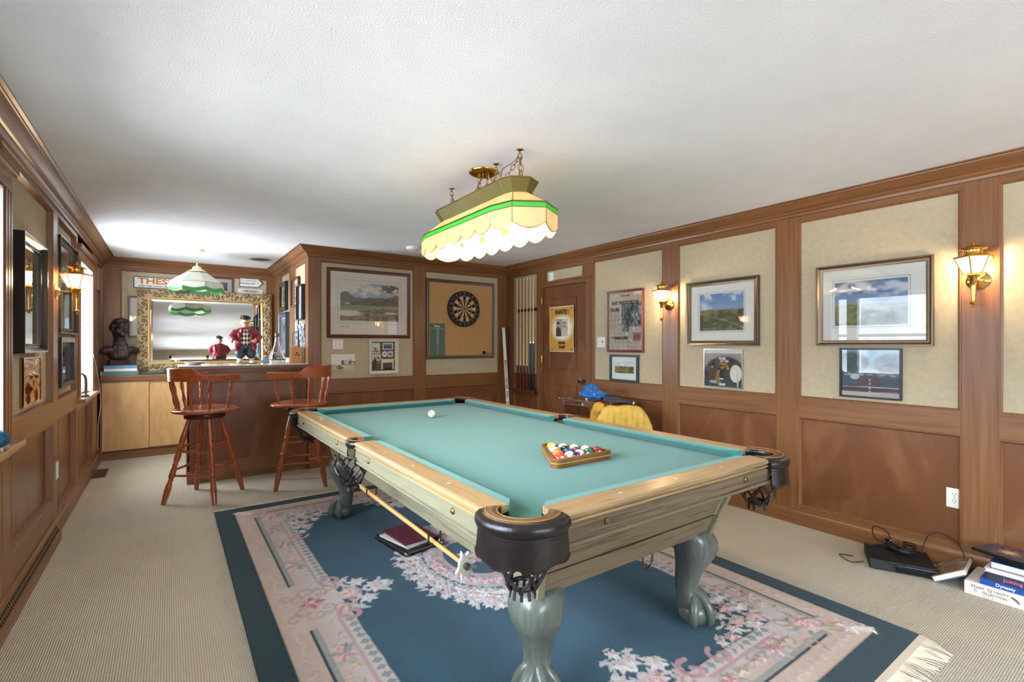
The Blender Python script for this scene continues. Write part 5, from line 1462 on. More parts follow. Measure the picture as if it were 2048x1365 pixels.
def picture(label, cat, w, sm, zm, W, Hh, fw, fd, fmat, prof='round', fn=None, res=(60,50), matw=None, matcol=(232,228,216), glass=True, inner=None, tilt=0, group=None, name='framed_picture', d0=0, line=None, hgt=None):
    t = thing(name, label, cat, wallpos(w, sm, zm, d0), RZ[w], group)
    if tilt: t.rotation_euler = (tilt,0,RZ[w])
    if fw: obj('frame', fmould(W, Hh, PROF[prof](fw,fd)), fmat, t, smooth=True, angle=30)
    iw, ih = W-2*fw+.002, Hh-2*fw+.002
    back = fd*.30
    if fw: obj('backing_board', MB().box(-iw/2,iw/2,-back+.003,-.001,-ih/2,ih/2), M['paper'], t)
    pw, ph, pz = iw, ih, 0
    if matw:
        l, r, tp, bt = matw if hasattr(matw,'__len__') else (matw,)*4
        pw, ph = iw-l-r, ih-tp-bt; px, pz = (l-r)/2, (bt-tp)/2
        key = 'matboard_%d_%d_%d' % matcol; paint(key, matcol, .85)
        mb = MB(); a = back+.0012; b = back-.0008
        o = [(-iw/2,-ih/2),(iw/2,-ih/2),(iw/2,ih/2),(-iw/2,ih/2)]; i_ = [(px-pw/2,pz-ph/2),(px+pw/2,pz-ph/2),(px+pw/2,pz+ph/2),(px-pw/2,pz+ph/2)]
        mb.add([(x,-a,z) for x,z in o]+[(x,-a,z) for x,z in i_]+[(x,-b,z) for x,z in i_], [(k,(k+1)%4,4+(k+1)%4,4+k) for k in range(4)]+[(4+k,4+(k+1)%4,8+(k+1)%4,8+k) for k in range(4)])
        obj('mat_board', mb, M[key], t)
        if line:
            q = MB(); e = line
            for (x0,x1,z0,z1) in ((px-pw/2-e,px+pw/2+e,pz+ph/2+e,pz+ph/2+e+.0016),(px-pw/2-e,px+pw/2+e,pz-ph/2-e-.0016,pz-ph/2-e),(px-pw/2-e-.0016,px-pw/2-e,pz-ph/2-e,pz+ph/2+e),(px+pw/2+e,px+pw/2+e+.0016,pz-ph/2-e,pz+ph/2+e)):
                q.add([(x0,-a-.0004,z0),(x1,-a-.0004,z0),(x1,-a-.0004,z1),(x0,-a-.0004,z1)], [(0,1,2,3)])
            obj('ruled_line', q, M['ink'], t)
    else: px = 0
    if fn:
        p = obj('print', paint_mesh(pw+.002, ph+.002, res[0], res[1], fn, hgt), M['print'], t)
        p.location = (px, -(back+.0002) if fw else -.001, pz)
    if glass and fw:
        g = back+.004
        obj('glass', MB().add([(-iw/2,-g,-ih/2),(iw/2,-g,-ih/2),(iw/2,-g,ih/2),(-iw/2,-g,ih/2)], [(0,1,2,3)]), M['glass'], t)
    t['_i'] = 0; del t['_i']
    return t
M['fr_mahog'] = mat('mahogany_frame', lin(98,44,34), .3)
M['fr_bronze'] = mat('bronze_frame', lin(104,88,70), .28, .6)
M['fr_black'] = mat('black_frame', lin(34,33,33), .3)
M['fr_green'] = mat('dark_green_frame', lin(56,62,56), .35)
M['fr_blue'] = mat('slate_blue_frame', lin(52,68,82), .3)
M['fr_red'] = mat('red_brown_frame', lin(112,48,40), .3)
M['fr_silver'] = mat('silver_frame', lin(190,184,172), .25, .8)
M['fr_pewter'] = mat('pewter_frame', lin(112,108,98), .3, .7)
M['fr_dark'] = mat('dark_bronze_frame', lin(58,52,46), .25, .5)

def hills(sky1, sky2, land, dark, hz, seed, path=None, bunk=None, treeline=0):
    def fn(u, v):
        n = fbm(u,v,4,seed); n2 = fbm(u,v,24,seed+1)
        img = C3(*sky1)*(v[...,None]) + C3(*sky2)*(1-v[...,None]) + 0*u[...,None]
        img = blend(img, sstep(.5,.7,fbm(u,v,3,seed+2))*.7*(v>hz), C3(236,238,238))
        line = hz+.05*(fbm(u,u*0+.5,5,seed+4)-.5)
        img = blend(img, (v<line)*1.0, C3(*[int(a*.7+b*.3) for a,b in zip(land,sky2)]))
        g = np.clip((line-v)/max(hz,.01),0,1)
        img = blend(img, (v<line-.03)*1.0, C3(*land))
        img = blend(img, (v<line-.03)*sstep(.45,.6,n)*.8, C3(*dark))
        img = blend(img, (v<line-.03)*sstep(.5,.62,n2)*.5, C3(*dark))
        if path is not None:
            pc = path[0]+path[1]*np.sin(v*7+1)+path[2]*(.4-v)
            img = blend(img, (np.abs(u-pc)<.012+.03*(hz-v))*(v<hz-.05)*.8, C3(190,176,140))
        return img
    return fn

# --- right wall, from the door to the near edge
def newspaper(u, v):
    img = np.broadcast_to(C3(196,182,160), u.shape+(3,)).copy()
    n = fbm(u,v,30,4)
    lines = ((v*95)%1 < .5)&(v<.70)&(np.abs((u*4)%1-.5)<.46)
    img = blend(img, lines*(.35+.3*n), C3(112,104,98))
    ph = rect(u,v,.40,.97,.40,.80)+rect(u,v,.40,.62,.32,.45)
    img = blend(img, np.clip(ph,0,1)*.95, C3(120,120,122)); img = blend(img, np.clip(ph,0,1)*sstep(.45,.62,fbm(u,v,12,9)), C3(66,70,76))
    crease = np.sin((u*1.1+v*.35)*52+7*fbm(u,v,5,3)*3)
    img = blend(img, sstep(.75,.98,crease)*sstep(.40,.55,fbm(u,v,5,13)), C3(222,222,224))
    img = blend(img, rect(u,v,.74,.96,.16,.30), C3(140,112,108)); img = blend(img, rect(u,v,.74,.96,.22,.25), C3(168,70,66))
    for k in range(3): img = blend(img, rect(u,v,.08+.0*k,.60,.205-.035*k*0,.235)*(((u*34)%1)<.62)*.8, C3(70,64,60))
    return blend(img, (v<.012)|(v>.99), C3(176,160,140))
nw = picture('framed creased newspaper page with big headline in a red brown frame', 'picture', 'R', 3.325, 1.543, .478, .628, .024, .022, M['fr_red'], 'round', newspaper, (110,150))
for s_, z, sz, b in (('BLAST WRECKS NELSON', .185, .050, .0012), ('PILLAR', .120, .052, .0012), ('THE IRISH PRESS', .255, .022, .0)):
    lettering(s_, sz, M['ink'], nw, (0 if s_ != 'PILLAR' else -.135, -.0082, z), bold=b, sx=.64 if s_ == 'BLAST WRECKS NELSON' else .8)
lettering('STREET CLOSED', .026, M['ink'], nw, (-.05,-.0082,-.175), bold=.0008, sx=.9)
picture('small moorland print in a dark green frame under the newspaper', 'picture', 'R', 3.335, 1.069, .372, .272, .022, .024, M['fr_green'], 'flat', hills((206,210,216),(222,220,218),(150,142,92),(70,78,46),.60,31), (56,44), (.040,.040,.050,.064), (222,228,222))
picture('dune landscape print with winding path in a bronze frame beside the wall lantern', 'picture', 'R', 2.285, 1.573, .642, .550, .042, .030, M['fr_bronze'], 'scoop', hills((112,150,196),(196,208,218),(142,142,104),(88,92,66),.58,52,(.35,.2,1.3)), (90,76), (.085,.085,.075,.085), (232,232,224), line=.010)
def album(u, v):
    img = np.broadcast_to(C3(176,170,168), u.shape+(3,)).copy()
    img = blend(img, (fbm(u,v,8,2)-.3)*.6, C3(140,132,130))
    arch = ell(u,v,.54,.32,.56,.50,.06)
    img = blend(img, arch, C3(74,70,72)); img = blend(img, arch*sstep(.45,.65,fbm(u,v,10,5))*.7, C3(120,108,100))
    img = blend(img, rect(u,v,0,1,.90,1), C3(226,224,216))
    img = blend(img, rect(u,v,0,1,0,.20), C3(66,76,80)); img = blend(img, ell(u,v,.28,.13,.14,.04), C3(176,180,184))
    for (x,y,c,r) in ((.20,.44,(104,82,66),.09),(.38,.33,(160,124,86),.075),(.46,.42,(66,60,60),.06),(.62,.40,(84,84,78),.07)):
        img = blend(img, ell(u,v,x,y-.10,r,.18,.08), C3(*c)); img = blend(img, ell(u,v,x+.01,y+.11,.035,.05,.1), C3(196,150,120)); img = blend(img, ell(u,v,x,y+.145,.04,.025,.1), C3(52,42,38))
    img = blend(img, ell(u,v,.24,.62,.06,.03,.1), C3(46,44,46))
    img = blend(img, ell(u,v,.83,.37,.15,.23,.04), C3(226,222,212)); img = blend(img, ell(u,v,.88,.22,.02,.25,.1), C3(206,202,196))
    img = blend(img, rect(u,v,.40,.56,.04,.10), C3(222,220,216)); img = blend(img, ell(u,v,.46,.22,.06,.02), C3(228,222,214))
    return img
al = picture('square record sleeve with men at a table in a thin silver frame', 'picture', 'R', 2.27, 1.110, .346, .322, .008, .014, M['fr_silver'], 'flat', album, (90,84))
for s_, z, m_, x in (('MORE', .082, 'ink_white', -.005), ('OF THE', .060, 'ink_white', .012), ('HARD', .037, 'ink_gold', .006), ('STUFF', .014, 'ink_gold', .022)):
    lettering(s_, .026, M[m_], al, (x,-.0058,z), bold=.0012, sx=.85)
picture('large landscape print with wide white mount reflecting the windows in a bronze frame', 'picture', 'R', 1.232, 1.575, .640, .548, .036, .032, M['fr_bronze'], 'scoop', hills((96,130,176),(176,192,206),(150,150,92),(96,104,70),.50,77), (90,76), (.075,.090,.085,.10), (230,230,224), line=.012)
def street(u, v):
    img = np.broadcast_to(C3(150,186,198), u.shape+(3,)).copy()
    tr = np.clip(ell(u,v,.18,.72,.30,.22,.2)+ell(u,v,.88,.70,.32,.22,.2),0,1)
    img = blend(img, tr, C3(58,86,92)); img = blend(img, tr*(fbm(u,v,16,3)>.5)*.6, C3(86,116,118))
    img = blend(img, rect(u,v,0,1,0,.52), C3(96,112,124)); img = blend(img, rect(u,v,0,1,.44,.50)*(fbm(u,v,20,8)>.5), C3(176,170,164))
    img = blend(img, (np.abs(u-.5)<.10+.7*(.46-v))*(v<.46), C3(112,102,106))
    img = blend(img, (v<.22)*1.0, C3(104,90,94)); img = blend(img, (v<.10)*1.0, C3(198,182,172)); img = blend(img, (np.abs(u-.5)<.02)*(v<.40)*(((v*12)%1)<.55), C3(206,196,186))
    img = blend(img, ell(u,v,.24,.42,.08,.06,.1), C3(214,214,208)); return img
picture('tree lined street photograph in a thin black frame under the large landscape', 'picture', 'R', 1.240, 1.120, .345, .330, .012, .016, M['fr_black'], 'flat', street, (70,66))

def switch_plate(label, w, s, z, W=.116, Hh=.110, n=2, name='light_switch', cat='light switch'):
    t = thing(name, label, cat, wallpos(w, s, z), RZ[w])
    obj('plate', MB().box(-W/2,W/2,-.006,0,-Hh/2,Hh/2), M['white_plastic'], t, bevel=.0025)
    if name == 'light_switch':
        for k in range(n):
            x = (k-(n-1)/2)*.046
            obj('toggle', MB().add([(x-.004,-.006,-.006),(x+.004,-.006,-.006),(x+.004,-.006,.010),(x-.004,-.006,.010),(x-.003,-.020,.008),(x+.003,-.020,.008),(x+.003,-.018,.014),(x-.003,-.018,.014)], [(0,1,5,4),(1,2,6,5),(2,3,7,6),(3,0,4,7),(4,5,6,7)]), M['white_plastic'] if not (k == 1 and w == 'R') else M['black_matte'], t)
            for q in (-.030,.030): obj('screw', MB().lathe([(.0032,0),(.0028,.0012)], 10, (x,-.006,q), (x,-1.006,q)), M['steel'], t)
    else:
        for q in (-.020,.020):
            f = obj('socket_face', MB().prism([(.017*math.cos(a)*1.0, .0145*math.sin(a)) for a in [2*PI*i/20 for i in range(20)]], 0, .003).xf(Matrix.Translation((0,-.0055,q)) @ Matrix.Rotation(PI/2,4,'X')), M['white_plastic'], t)
            sl = MB()
            for x in (-.0065,.0065): sl.box(x-.0012,x+.0012,-.0092,-.0084,q+.001,q+.009)
            sl.lathe([(.0026,.0),(.0026,1)], 10, (0,-.0084,q-.006), (0,-.0092,q-.006))
            obj('slot', sl, M['hole'], f)
        obj('screw', MB().lathe([(.0032,0),(.0028,.0012)], 10, (0,-.006,0), (0,-1.006,0)), M['steel'], t)
    return t
switch_plate('ivory double light switch left of the framed newspaper beside the door', 'R', 3.655, 1.332)
switch_plate('ivory double light switch under the left corner of the golf print', 'M', 1.50, 1.309)
so = switch_plate('ivory duplex power outlet low on the wood panel near the right edge', 'R', .822, .409, .074, .114, 1, 'power_outlet', 'power outlet'); so.location.x = 3.755
so = switch_plate('narrow ivory power outlet low on the left wall pillar', 'L', 4.52, .447, .074, .118, 1, 'power_outlet', 'power outlet'); so.location.x = -.6295
sn = thing('motion_sensor', 'small white alarm sensor in the corner above the door', 'sensor', wallpos('R', 4.46, 2.115), RZ['R'])
obj('housing', MB().prism([(-.034,0),(.034,0),(.034,-.022),(.022,-.042),(-.022,-.042),(-.034,-.022)], -.05, .05), M['white'], sn, bevel=.004)
obj('lens', MB().box(-.020,.020,-.0435,-.041,-.036,.008), M['white_plastic'], sn)

# --- poster on the door
def poster(u, v):
    img = np.broadcast_to(C3(206,154,58), u.shape+(3,)).copy()
    img = blend(img, (fbm(u,v,6,3)-.35)*.8, C3(190,134,44))
    gl = ell(u,v,.53,.52,.40,.27,.35); img = blend(img, gl, C3(246,238,208))
    ph = rect(u,v,.27,.75,.335,.725); img = blend(img, ph, C3(168,156,146)); img = blend(img, ph*(u>.55)*(v>.55)*.6, C3(214,208,200))
    for (x, hat, c) in ((.36,(60,48,42),(72,60,56)),(.62,(150,136,118),(196,188,178))):
        img = blend(img, ph*ell(u,v,x,.40,.13,.15,.1), C3(*c)); img = blend(img, ph*ell(u,v,x,.585,.05,.052,.15), C3(190,150,126)); img = blend(img, ph*ell(u,v,x,.635,.065,.028,.15), C3(*hat)); img = blend(img, ph*ell(u,v,x,.55,.03,.012,.2), C3(92,66,52))
    img = blend(img, (u<.025)|(u>.975)|(v<.014)|(v>.986), C3(232,222,200))
    for cu, cv in ((.09,.05),(.91,.05),(.09,.95),(.91,.95)): img = blend(img, (np.abs((u-cu)*.62)+np.abs(v-cv)<.035)*(np.abs((u-cu)*.62)+np.abs(v-cv)>.022), C3(96,60,34))
    return img
po = thing('wanted_poster', 'orange wanted poster with an old photograph of two men stuck on the door', 'poster', (3.7505, 4.295, 1.488), RZ['R'])
pw_, ph_ = .425, .532
pm = paint_mesh(pw_, ph_, 80, 100, poster, lambda u,v: .004+.006*np.abs(np.sin(v*5))*np.abs(u-.5)*2)
obj('sheet', pm, M['print'], po)
for s_, z, sz, sx_, b in (('WANTED !', .195, .082, .62, .0025), ('REWARD', -.165, .046, .62, .0016), ('500,000', -.212, .044, .74, .0012)):
    lettering(s_, sz, M['ink_brown'], po, (.012,-.0085 if z > 0 else -.0105,z), bold=b, sx=sx_)
for z in (.152,-.132): obj('rule', MB().box(-.09,.11,-.0100,-.0092,z-.001,z+.001), M['ink_brown'], po)

# --- cue rack with six cues
M['cue_maple'] = mat('maple_cue_shaft', lin(222,190,138), .3); M['cue_red'] = mat('dark_red_cue_butt', lin(92,34,28), .2); M['cue_black'] = mat('black_cue_butt', lin(30,30,34), .2); M['ferrule'] = mat('ivory_ferrule', lin(236,230,214), .3); M['tip'] = mat('blue_tip', lin(70,100,130), .8)
ck = thing('cue_rack', 'dark wooden two piece wall rack with clips and bottom shelf holding six cues', 'cue rack', wallpos('R', 4.95, 0), RZ['R'])
cz = MB()
obj('shelf', MB().box(-.235,.235,-.075,.0,.690,.705).box(-.235,.235,-.078,-.070,.690,.735).box(-.235,.235,-.012,0,.705,.735), M['wood_dark'], ck, bevel=.002)
obj('clip_bar', MB().box(-.215,.215,-.020,0,1.725,1.770), M['wood_dark'], ck, bevel=.003)
cys = [5.115,5.045,4.975,4.905,4.835,4.775]
for y in cys:
    x = 4.95-y
    obj('clip', MB().tube([(x+.014,-.018,1.745),(x+.018,-.045,1.745),(x+.012,-.058,1.745)], .005, 8).tube([(x-.014,-.018,1.745),(x-.018,-.045,1.745),(x-.012,-.058,1.745)], .005, 8), M['black_matte'], ck, smooth=True)
cue_lab = ['cue with dark red butt farthest left in the wall rack','cue with dark red butt second from the left in the wall rack','cue with dark red butt third from the left in the wall rack','cue with dark red butt beside the black butted cues in the wall rack','black butted cue left of the last cue in the wall rack','black butted cue at the right end of the wall rack']
def cue(label, loc, L, butt, bl, group=None):
    t = thing('pool_cue', label, 'pool cue', loc, 0, group)
    obj('butt', MB().lathe([(.012,0),(.0148,.004),(.0150,.02),(.0125,bl)], 14), butt, t, smooth=True)
    obj('shaft', MB().lathe([(.0125,bl),(.0120,bl+.03),(.0066,L-.03)], 12), M['cue_maple'], t, smooth=True)
    obj('ferrule', MB().lathe([(.0066,L-.03),(.0064,L-.008)], 12), M['ferrule'], t, smooth=True)
    obj('tip', MB().lathe([(.0064,L-.008),(.0062,L-.002),(.002,L)], 12), M['tip'], t, smooth=True)
    if butt is M['cue_black']: obj('joint_collar', MB().lathe([(.0127,bl-.006),(.0129,bl-.004),(.0127,bl+.016)], 12), M['chrome'], t, smooth=True)
    return t
for k, y in enumerate(cys):
    c = cue(cue_lab[k], (3.703, y, .7055), 1.46-.004*(k%3), M['cue_red'] if k < 4 else M['cue_black'], .33 if k < 4 else .62, 'cues in the wall rack')
# measuring stick and a cue propped in the corner
yd = thing('yardstick', 'long white measuring stick with black lettering propped in the corner by the cue rack', 'measuring stick', (3.52,5.015,0))
def seg_frame(a, b):
    z = (Vector(b)-Vector(a)).normalized(); n_ = Vector((-.75,-.66,0)); n_ = (n_-z*n_.dot(z)).normalized(); x = n_.cross(z)
    return x, n_, z
a_, b_ = Vector((0,0,.002)), Vector((.125,.335,1.53))
x_, n_, z_ = seg_frame(a_, b_); L_ = (b_-a_).length
mst = Matrix(((x_.x,n_.x,z_.x,a_.x),(x_.y,n_.y,z_.y,a_.y),(x_.z,n_.z,z_.z,a_.z),(0,0,0,1)))
obj('lath', MB().box(-.020,.020,-.004,.004,.012,L_).xf(mst), mat('white_lath', lin(234,228,210), .5), yd)
t = text_mesh('BEACH LOBSTER INN   STARS', .034, .0008, .0003, sx=1.55); t.transform(mst @ Matrix.Translation((0,.0046,L_*.50)) @ Matrix(((0,-1,0,0),(0,0,1,0),(-1,0,0,0),(0,0,0,1))))
obj('lettering', t, M['ink'], yd)
lc = thing('pool_cue', 'spare cue standing tip down in the corner behind the white measuring stick', 'pool cue', (3.690,5.335,1.515))
lc.rotation_euler = (math.radians(179.0),math.radians(.6),0)
obj('butt', MB().lathe([(.012,0),(.0148,.004),(.0150,.02),(.0125,.70)], 14), M['cue_black'], lc, smooth=True)
obj('shaft', MB().lathe([(.0125,.70),(.0066,1.47)], 12), M['cue_maple'], lc, smooth=True)
obj('ferrule', MB().lathe([(.0066,1.47),(.0064,1.50)], 12), M['ferrule'], lc, smooth=True)

# --- middle wall
def golf(u, v):
    img = np.broadcast_to(C3(226,216,202), u.shape+(3,)).copy()
    img = blend(img, sstep(.5,.65,fbm(u,v,4,3))*(v>.62)*.9, C3(150,172,192))
    tl = .62+.13*np.exp(-((u-.08)/.12)**2)+.10*np.exp(-((u-1.0)/.18)**2)+.07*(fbm(u,u*0+.3,14,5)-.5)
    trees = (v<tl)&(v>.40); img = blend(img, trees*1.0, C3(120,110,88)); img = blend(img, trees*(fbm(u,v,22,6)>.5)*.7, C3(84,80,62))
    big = ell(u,v,.86,.88,.20,.12,.4)*(fbm(u,v,14,12)>.42); img = blend(img, big, C3(104,92,76))
    img = blend(img, ((v<.42))*1.0, C3(136,160,104)); img = blend(img, (v<.42)*sstep(.40,.30,v+.10*np.sin(u*5))*1.0, C3(176,148,116))
    rough = (v<.33-.12*np.exp(-((u-.1)/.25)**2)); img = blend(img, rough*1.0, C3(150,132,104)); img = blend(img, rough*(fbm(u,v,26,8)>.5)*.8, C3(98,86,64))
    img = blend(img, ell(u,v,.12,.20,.22,.08,.3), C3(220,208,196)); img = blend(img, ell(u,v,.86,.22,.12,.03,.3), C3(214,200,186)); img = blend(img, ell(u,v,.12,.45,.05,.01,.3), C3(236,234,228))
    return img
g_ = picture('large golf course print with wide cream mount in a mahogany frame', 'picture', 'M', 1.859, 1.762, .952, .764, .038, .030, M['fr_mahog'], 'round', golf, (110,84), (.105,.105,.115,.155), (226,216,202), line=.028)
lettering('Golf Links', .024, M['ink_brown'], g_, (-.285,-.0108,-.258), sx=1.1)
def collage(u, v):
    img = np.broadcast_to(C3(86,92,72), u.shape+(3,)).copy()
    img = blend(img, (fbm(u,v,9,4)-.4)*.5, C3(70,76,60))
    for (a,b,c,d,k) in ((.03,.36,.60,.95,0),(.47,.92,.72,.95,1),(.04,.40,.35,.56,2),(.69,.92,.47,.67,3)):
        m = rect(u,v,a,b,c,d); img = blend(img, m, C3(222,214,196)); q = rect(u,v,a+.04,b-.04,c+.03,d-.03)
        img = blend(img, q, C3(*((206,204,196),(120,128,146),(190,180,160),(176,170,170))[k])); img = blend(img, q*(fbm(u,v,16,20+k)>.48)*(v<(c+d)/2+.02), C3(*((128,128,92),(60,64,92),(110,112,76),(120,96,96))[k]))
    img = blend(img, ell(u,v,.56,.57,.11,.10,.08), C3(232,230,224)); img = blend(img, ell(u,v,.56,.58,.07,.04,.2), C3(150,156,176))
    return img
sb = picture('shadow box of tiny golf pictures and a toy mantelpiece in a white frame', 'picture', 'M', 2.007, 1.173, .342, .400, .034, .046, mat('white_wood_frame', lin(224,216,198), .5), 'scoop', collage, (80,96), None, glass=False, name='shadow_box')
mp_ = MB().box(-.035,.125,-.040,-.012,-.040,-.030).box(-.028,.118,-.034,-.012,-.075,-.040).box(-.028,-.012,-.032,-.012,-.150,-.075).box(.102,.118,-.032,-.012,-.150,-.075)
obj('toy_mantelpiece', mp_, M['cream'], sb, bevel=.001)
for k in range(9): obj('toy_book', MB().box(.012+.011*k,.021+.011*k,-.034,-.016,-.030,-.008-.003*(k%3)), paint(('toy_red','toy_brown','toy_green')[k%3], ((128,54,44),(110,78,48),(70,84,60))[k%3], .5), sb)
obj('toy_golf_bag', blob([((-.112,-.022,-.10),(.018,.012,.045),(0,6,0)),((-.100,-.022,-.045),(.014,.010,.02),(0,0,0))], .005, 1), M['wood_dark'], sb, smooth=True)
obj('toy_flag', MB().add([(-.085,-.020,-.145),(-.060,-.020,-.145),(-.085,-.020,-.105)], [(0,1,2)]), paint('toy_red',(128,54,44)), sb)
obj('toy_globe', MB().sphere((-.062,-.022,-.075), .018, 12, 8), paint('toy_globe',(150,136,92)), sb, smooth=True)
obj('toy_shoes', blob([((.03,-.026,-.142),(.022,.008,.010),(0,0,0)),((.075,-.026,-.142),(.02,.008,.012),(0,0,0))], .005, 1), M['black_matte'], sb, smooth=True)
def castle(u, v):
    img = np.broadcast_to(C3(228,222,212), u.shape+(3,)).copy()
    img = blend(img, (v<.46)*1.0, C3(196,186,150)); img = blend(img, rect(u,v,.42,.62,.44,.66)*(fbm(u,v,12,3)>.35), C3(96,84,80)); img = blend(img, rect(u,v,.70,1,.44,.62+.0)*(fbm(u,v,10,5)>.35), C3(150,120,118)); img = blend(img, ell(u,v,.80,.62,.04,.10,.1), C3(138,108,106))
    img = blend(img, ell(u,v,.36,.28,.16,.10,.2)*(fbm(u,v,14,6)>.4), C3(92,80,74)); img = blend(img, (np.abs(v-.32+.4*(u-.55))<.03)*(u>.45), C3(226,210,190)); img = blend(img, (v<.20)*.8, C3(170,168,120)); return blend(img, (v<.25)*(u>.55)*.6, C3(206,182,164))
pc = thing('postcard', 'unframed photograph card of ruins on the wall below the double switch', 'picture', wallpos('M', 1.558, 1.101), RZ['M'])
obj('card', paint_mesh(.255,.200,56,44,castle,lambda u,v:.003+.004*np.abs(u-.5)), M['print'], pc)

# --- cork board with dart board
cb = thing('cork_board', 'large cork notice board in a pewter frame behind the dartboard', 'notice board', wallpos('M', 3.032, 1.622), 0)
obj('frame', fmould(.978,.984,PROF['round'](.040,.034)), M['fr_pewter'], cb, smooth=True, angle=30)
M['cork'] = noise_mat('cork', lin(180,136,88), lin(200,156,106), (40,40,40), 3, .9, 6, .001, 300)
obj('cork_sheet', MB().box(-.452,.452,-.012,-.002,-.455,.455), M['cork'], cb)
db = thing('dartboard', 'round bristle dartboard with black number ring on the cork board', 'dartboard', wallpos('M', 3.054, 1.757, .0125), 0)
M['db_black'] = mat('sisal_black', lin(30,30,28), .8); M['db_cream'] = mat('sisal_cream', lin(206,172,122), .8); M['db_red'] = mat('sisal_red', lin(178,52,42), .8); M['db_green'] = mat('sisal_green', lin(46,92,62), .8); M['wire'] = mat('wire', lin(176,172,164), .3, .9)
obj('rim', MB().lathe([(.225,0),(.2275,.006),(.2275,.032),(.222,.038),(.0,.038)], 48, (0,0,0), (0,-1,0)), M['db_black'], db, smooth=True, angle=35)
for k in range(20):
    a0 = math.radians(90-9-18*k); a1 = a0+math.radians(18)
    def sec(r0, r1, m_, nm):
        q = []
        for r, rev in ((r0,0),(r1,1)):
            aa = [a0+(a1-a0)*i/3 for i in range(4)]
            q += [(r*math.cos(a), -.0386, r*math.sin(a)) for a in (aa if not rev else aa[::-1])]
        obj(nm, MB().add(q, [tuple(range(8))]), m_, db)
    A_, B_ = (M['db_black'], M['db_red']) if k % 2 == 0 else (M['db_cream'], M['db_green'])
    sec(.016,.097,A_,'segment'); sec(.097,.107,B_,'treble'); sec(.107,.160,A_,'segment'); sec(.160,.170,B_,'double')
    t = text_mesh(str([20,1,18,4,13,6,10,15,2,17,3,19,7,16,8,11,14,9,12,5][k]), .030, .0006, .0003)
    a = a0+math.radians(9); o = obj('number', t, M['wire'], db); o.location = (.197*math.cos(a),-.0395,.197*math.sin(a)); o.rotation_euler = (PI/2, -(a-PI/2) if math.sin(a) >= 0 else -(a+PI/2), 0)
obj('bull', MB().lathe([(.016,.0384),(.016,.0388),(.0,.0388)], 20, (0,0,0), (0,-1,0)), M['db_green'], db); obj('inner_bull', MB().lathe([(.0075,.0388),(.0,.0391)], 16, (0,0,0), (0,-1,0)), M['db_red'], db)
wr = MB()
for r in (.016,.097,.107,.160,.170,.2245): wr.tube([(r*math.cos(2*PI*i/48),-.0392,r*math.sin(2*PI*i/48)) for i in range(48)], .0008, 4, close=True)
for k in range(20):
    a = math.radians(81-18*k); wr.tube([(.016*math.cos(a),-.0392,.016*math.sin(a)),(.172*math.cos(a),-.0392,.172*math.sin(a))], .0007, 4)
obj('wire', wr, M['wire'], db)
scb = thing('dart_scoreboard', 'narrow green chalk scoreboard with white numbers below left of the dartboard', 'scoreboard', wallpos('M', 2.695, 1.366, .0125), 0)
obj('board', MB().box(-.101,.101,-.006,0,-.200,.200), paint('score_green',(86,108,94),.6), scb, bevel=.001)
lettering('Darts', .034, M['ink_white'], scb, (-.01,-.0064,.165), bold=.0006)
obj('line', MB().box(-.09,.09,-.0066,-.006,.136,.1375).box(-.0012,.0012,-.0066,-.006,-.185,-.045).box(-.0145,-.0135,-.0066,-.006,-.045,.135).box(.0145,.0155,-.0066,-.006,-.045,.135).box(-.0145,.0155,-.0066,-.006,-.046,-.045), M['ink_white'], scb)
for k, n_ in enumerate(('20','19','18','17','16','15','14','13','B')): lettering(n_, .017, M['ink_white'], scb, (.0005,-.0064,.122-.0195*k), bold=.0003)
dt = thing('dart', 'single dart with round black flight resting on the lower right of the cork board', 'dart', wallpos('M', 3.395, 1.195, .0135), 0)
obj('barrel', MB().lathe([(.0012,0),(.0015,.3),(.0042,.34),(.0042,.7),(.002,.72),(.002,1)], 10, (.075,-.006,-.010), (-.02,-.008,.004)), M['steel'], dt, smooth=True)
obj('flight', MB().lathe([(.022,0),(.024,.004),(.020,.010),(.0,.011)], 20, (-.030,-.004,.006), (-.030,-1.004,.006)), M['black'], dt, smooth=True)

# --- left wall
def pale(u, v): return blend(np.broadcast_to(C3(196,202,190), u.shape+(3,)).copy(), (fbm(u,v,6,5)-.3)*1.0, C3(150,164,142))
picture('tall glazed picture in a deep dark bronze frame left of the wall lantern', 'picture', 'L', 3.79, 1.580, .59, .635, .050, .055, M['fr_dark'], 'scoop', pale, (50,60), (.05,.05,.06,.06), (216,212,200))
def etch(u, v): return blend(np.broadcast_to(C3(188,190,180), u.shape+(3,)).copy(), sstep(.42,.6,fbm(u,v,9,15))*.8, C3(110,112,100))
picture('large glazed engraving in a black and gold frame behind the left wall lantern', 'picture', 'L', 4.985, 1.735, .78, .69, .040, .045, M['fr_dark'], 'scoop', etch, (60,56), .06, (204,202,192))
picture('smaller glazed picture in a black frame under the engraving by the window', 'picture', 'L', 4.92, 1.180, .60, .36, .034, .045, M['fr_black'], 'flat', lambda u,v: blend(np.broadcast_to(C3(170,164,150), u.shape+(3,)).copy(), sstep(.4,.6,fbm(u,v,8,25)), C3(92,88,84)), (50,40), .04, (196,190,176))
picture('narrow print in a thin brown frame between the window and the bust', 'picture', 'L', 7.08, 1.655, .40, .53, .018, .018, M['wood_dark'], 'flat', lambda u,v: blend(np.broadcast_to(C3(166,158,146), u.shape+(3,)).copy(), sstep(.4,.6,fbm(u,v,7,35))*.5, C3(140,132,122)), (40,50))
rl = thing('copper_relief', 'embossed copper plaque of riders below the bronze framed picture on the left', 'plaque', wallpos('L', 3.915, 1.098, .004), PI/2)
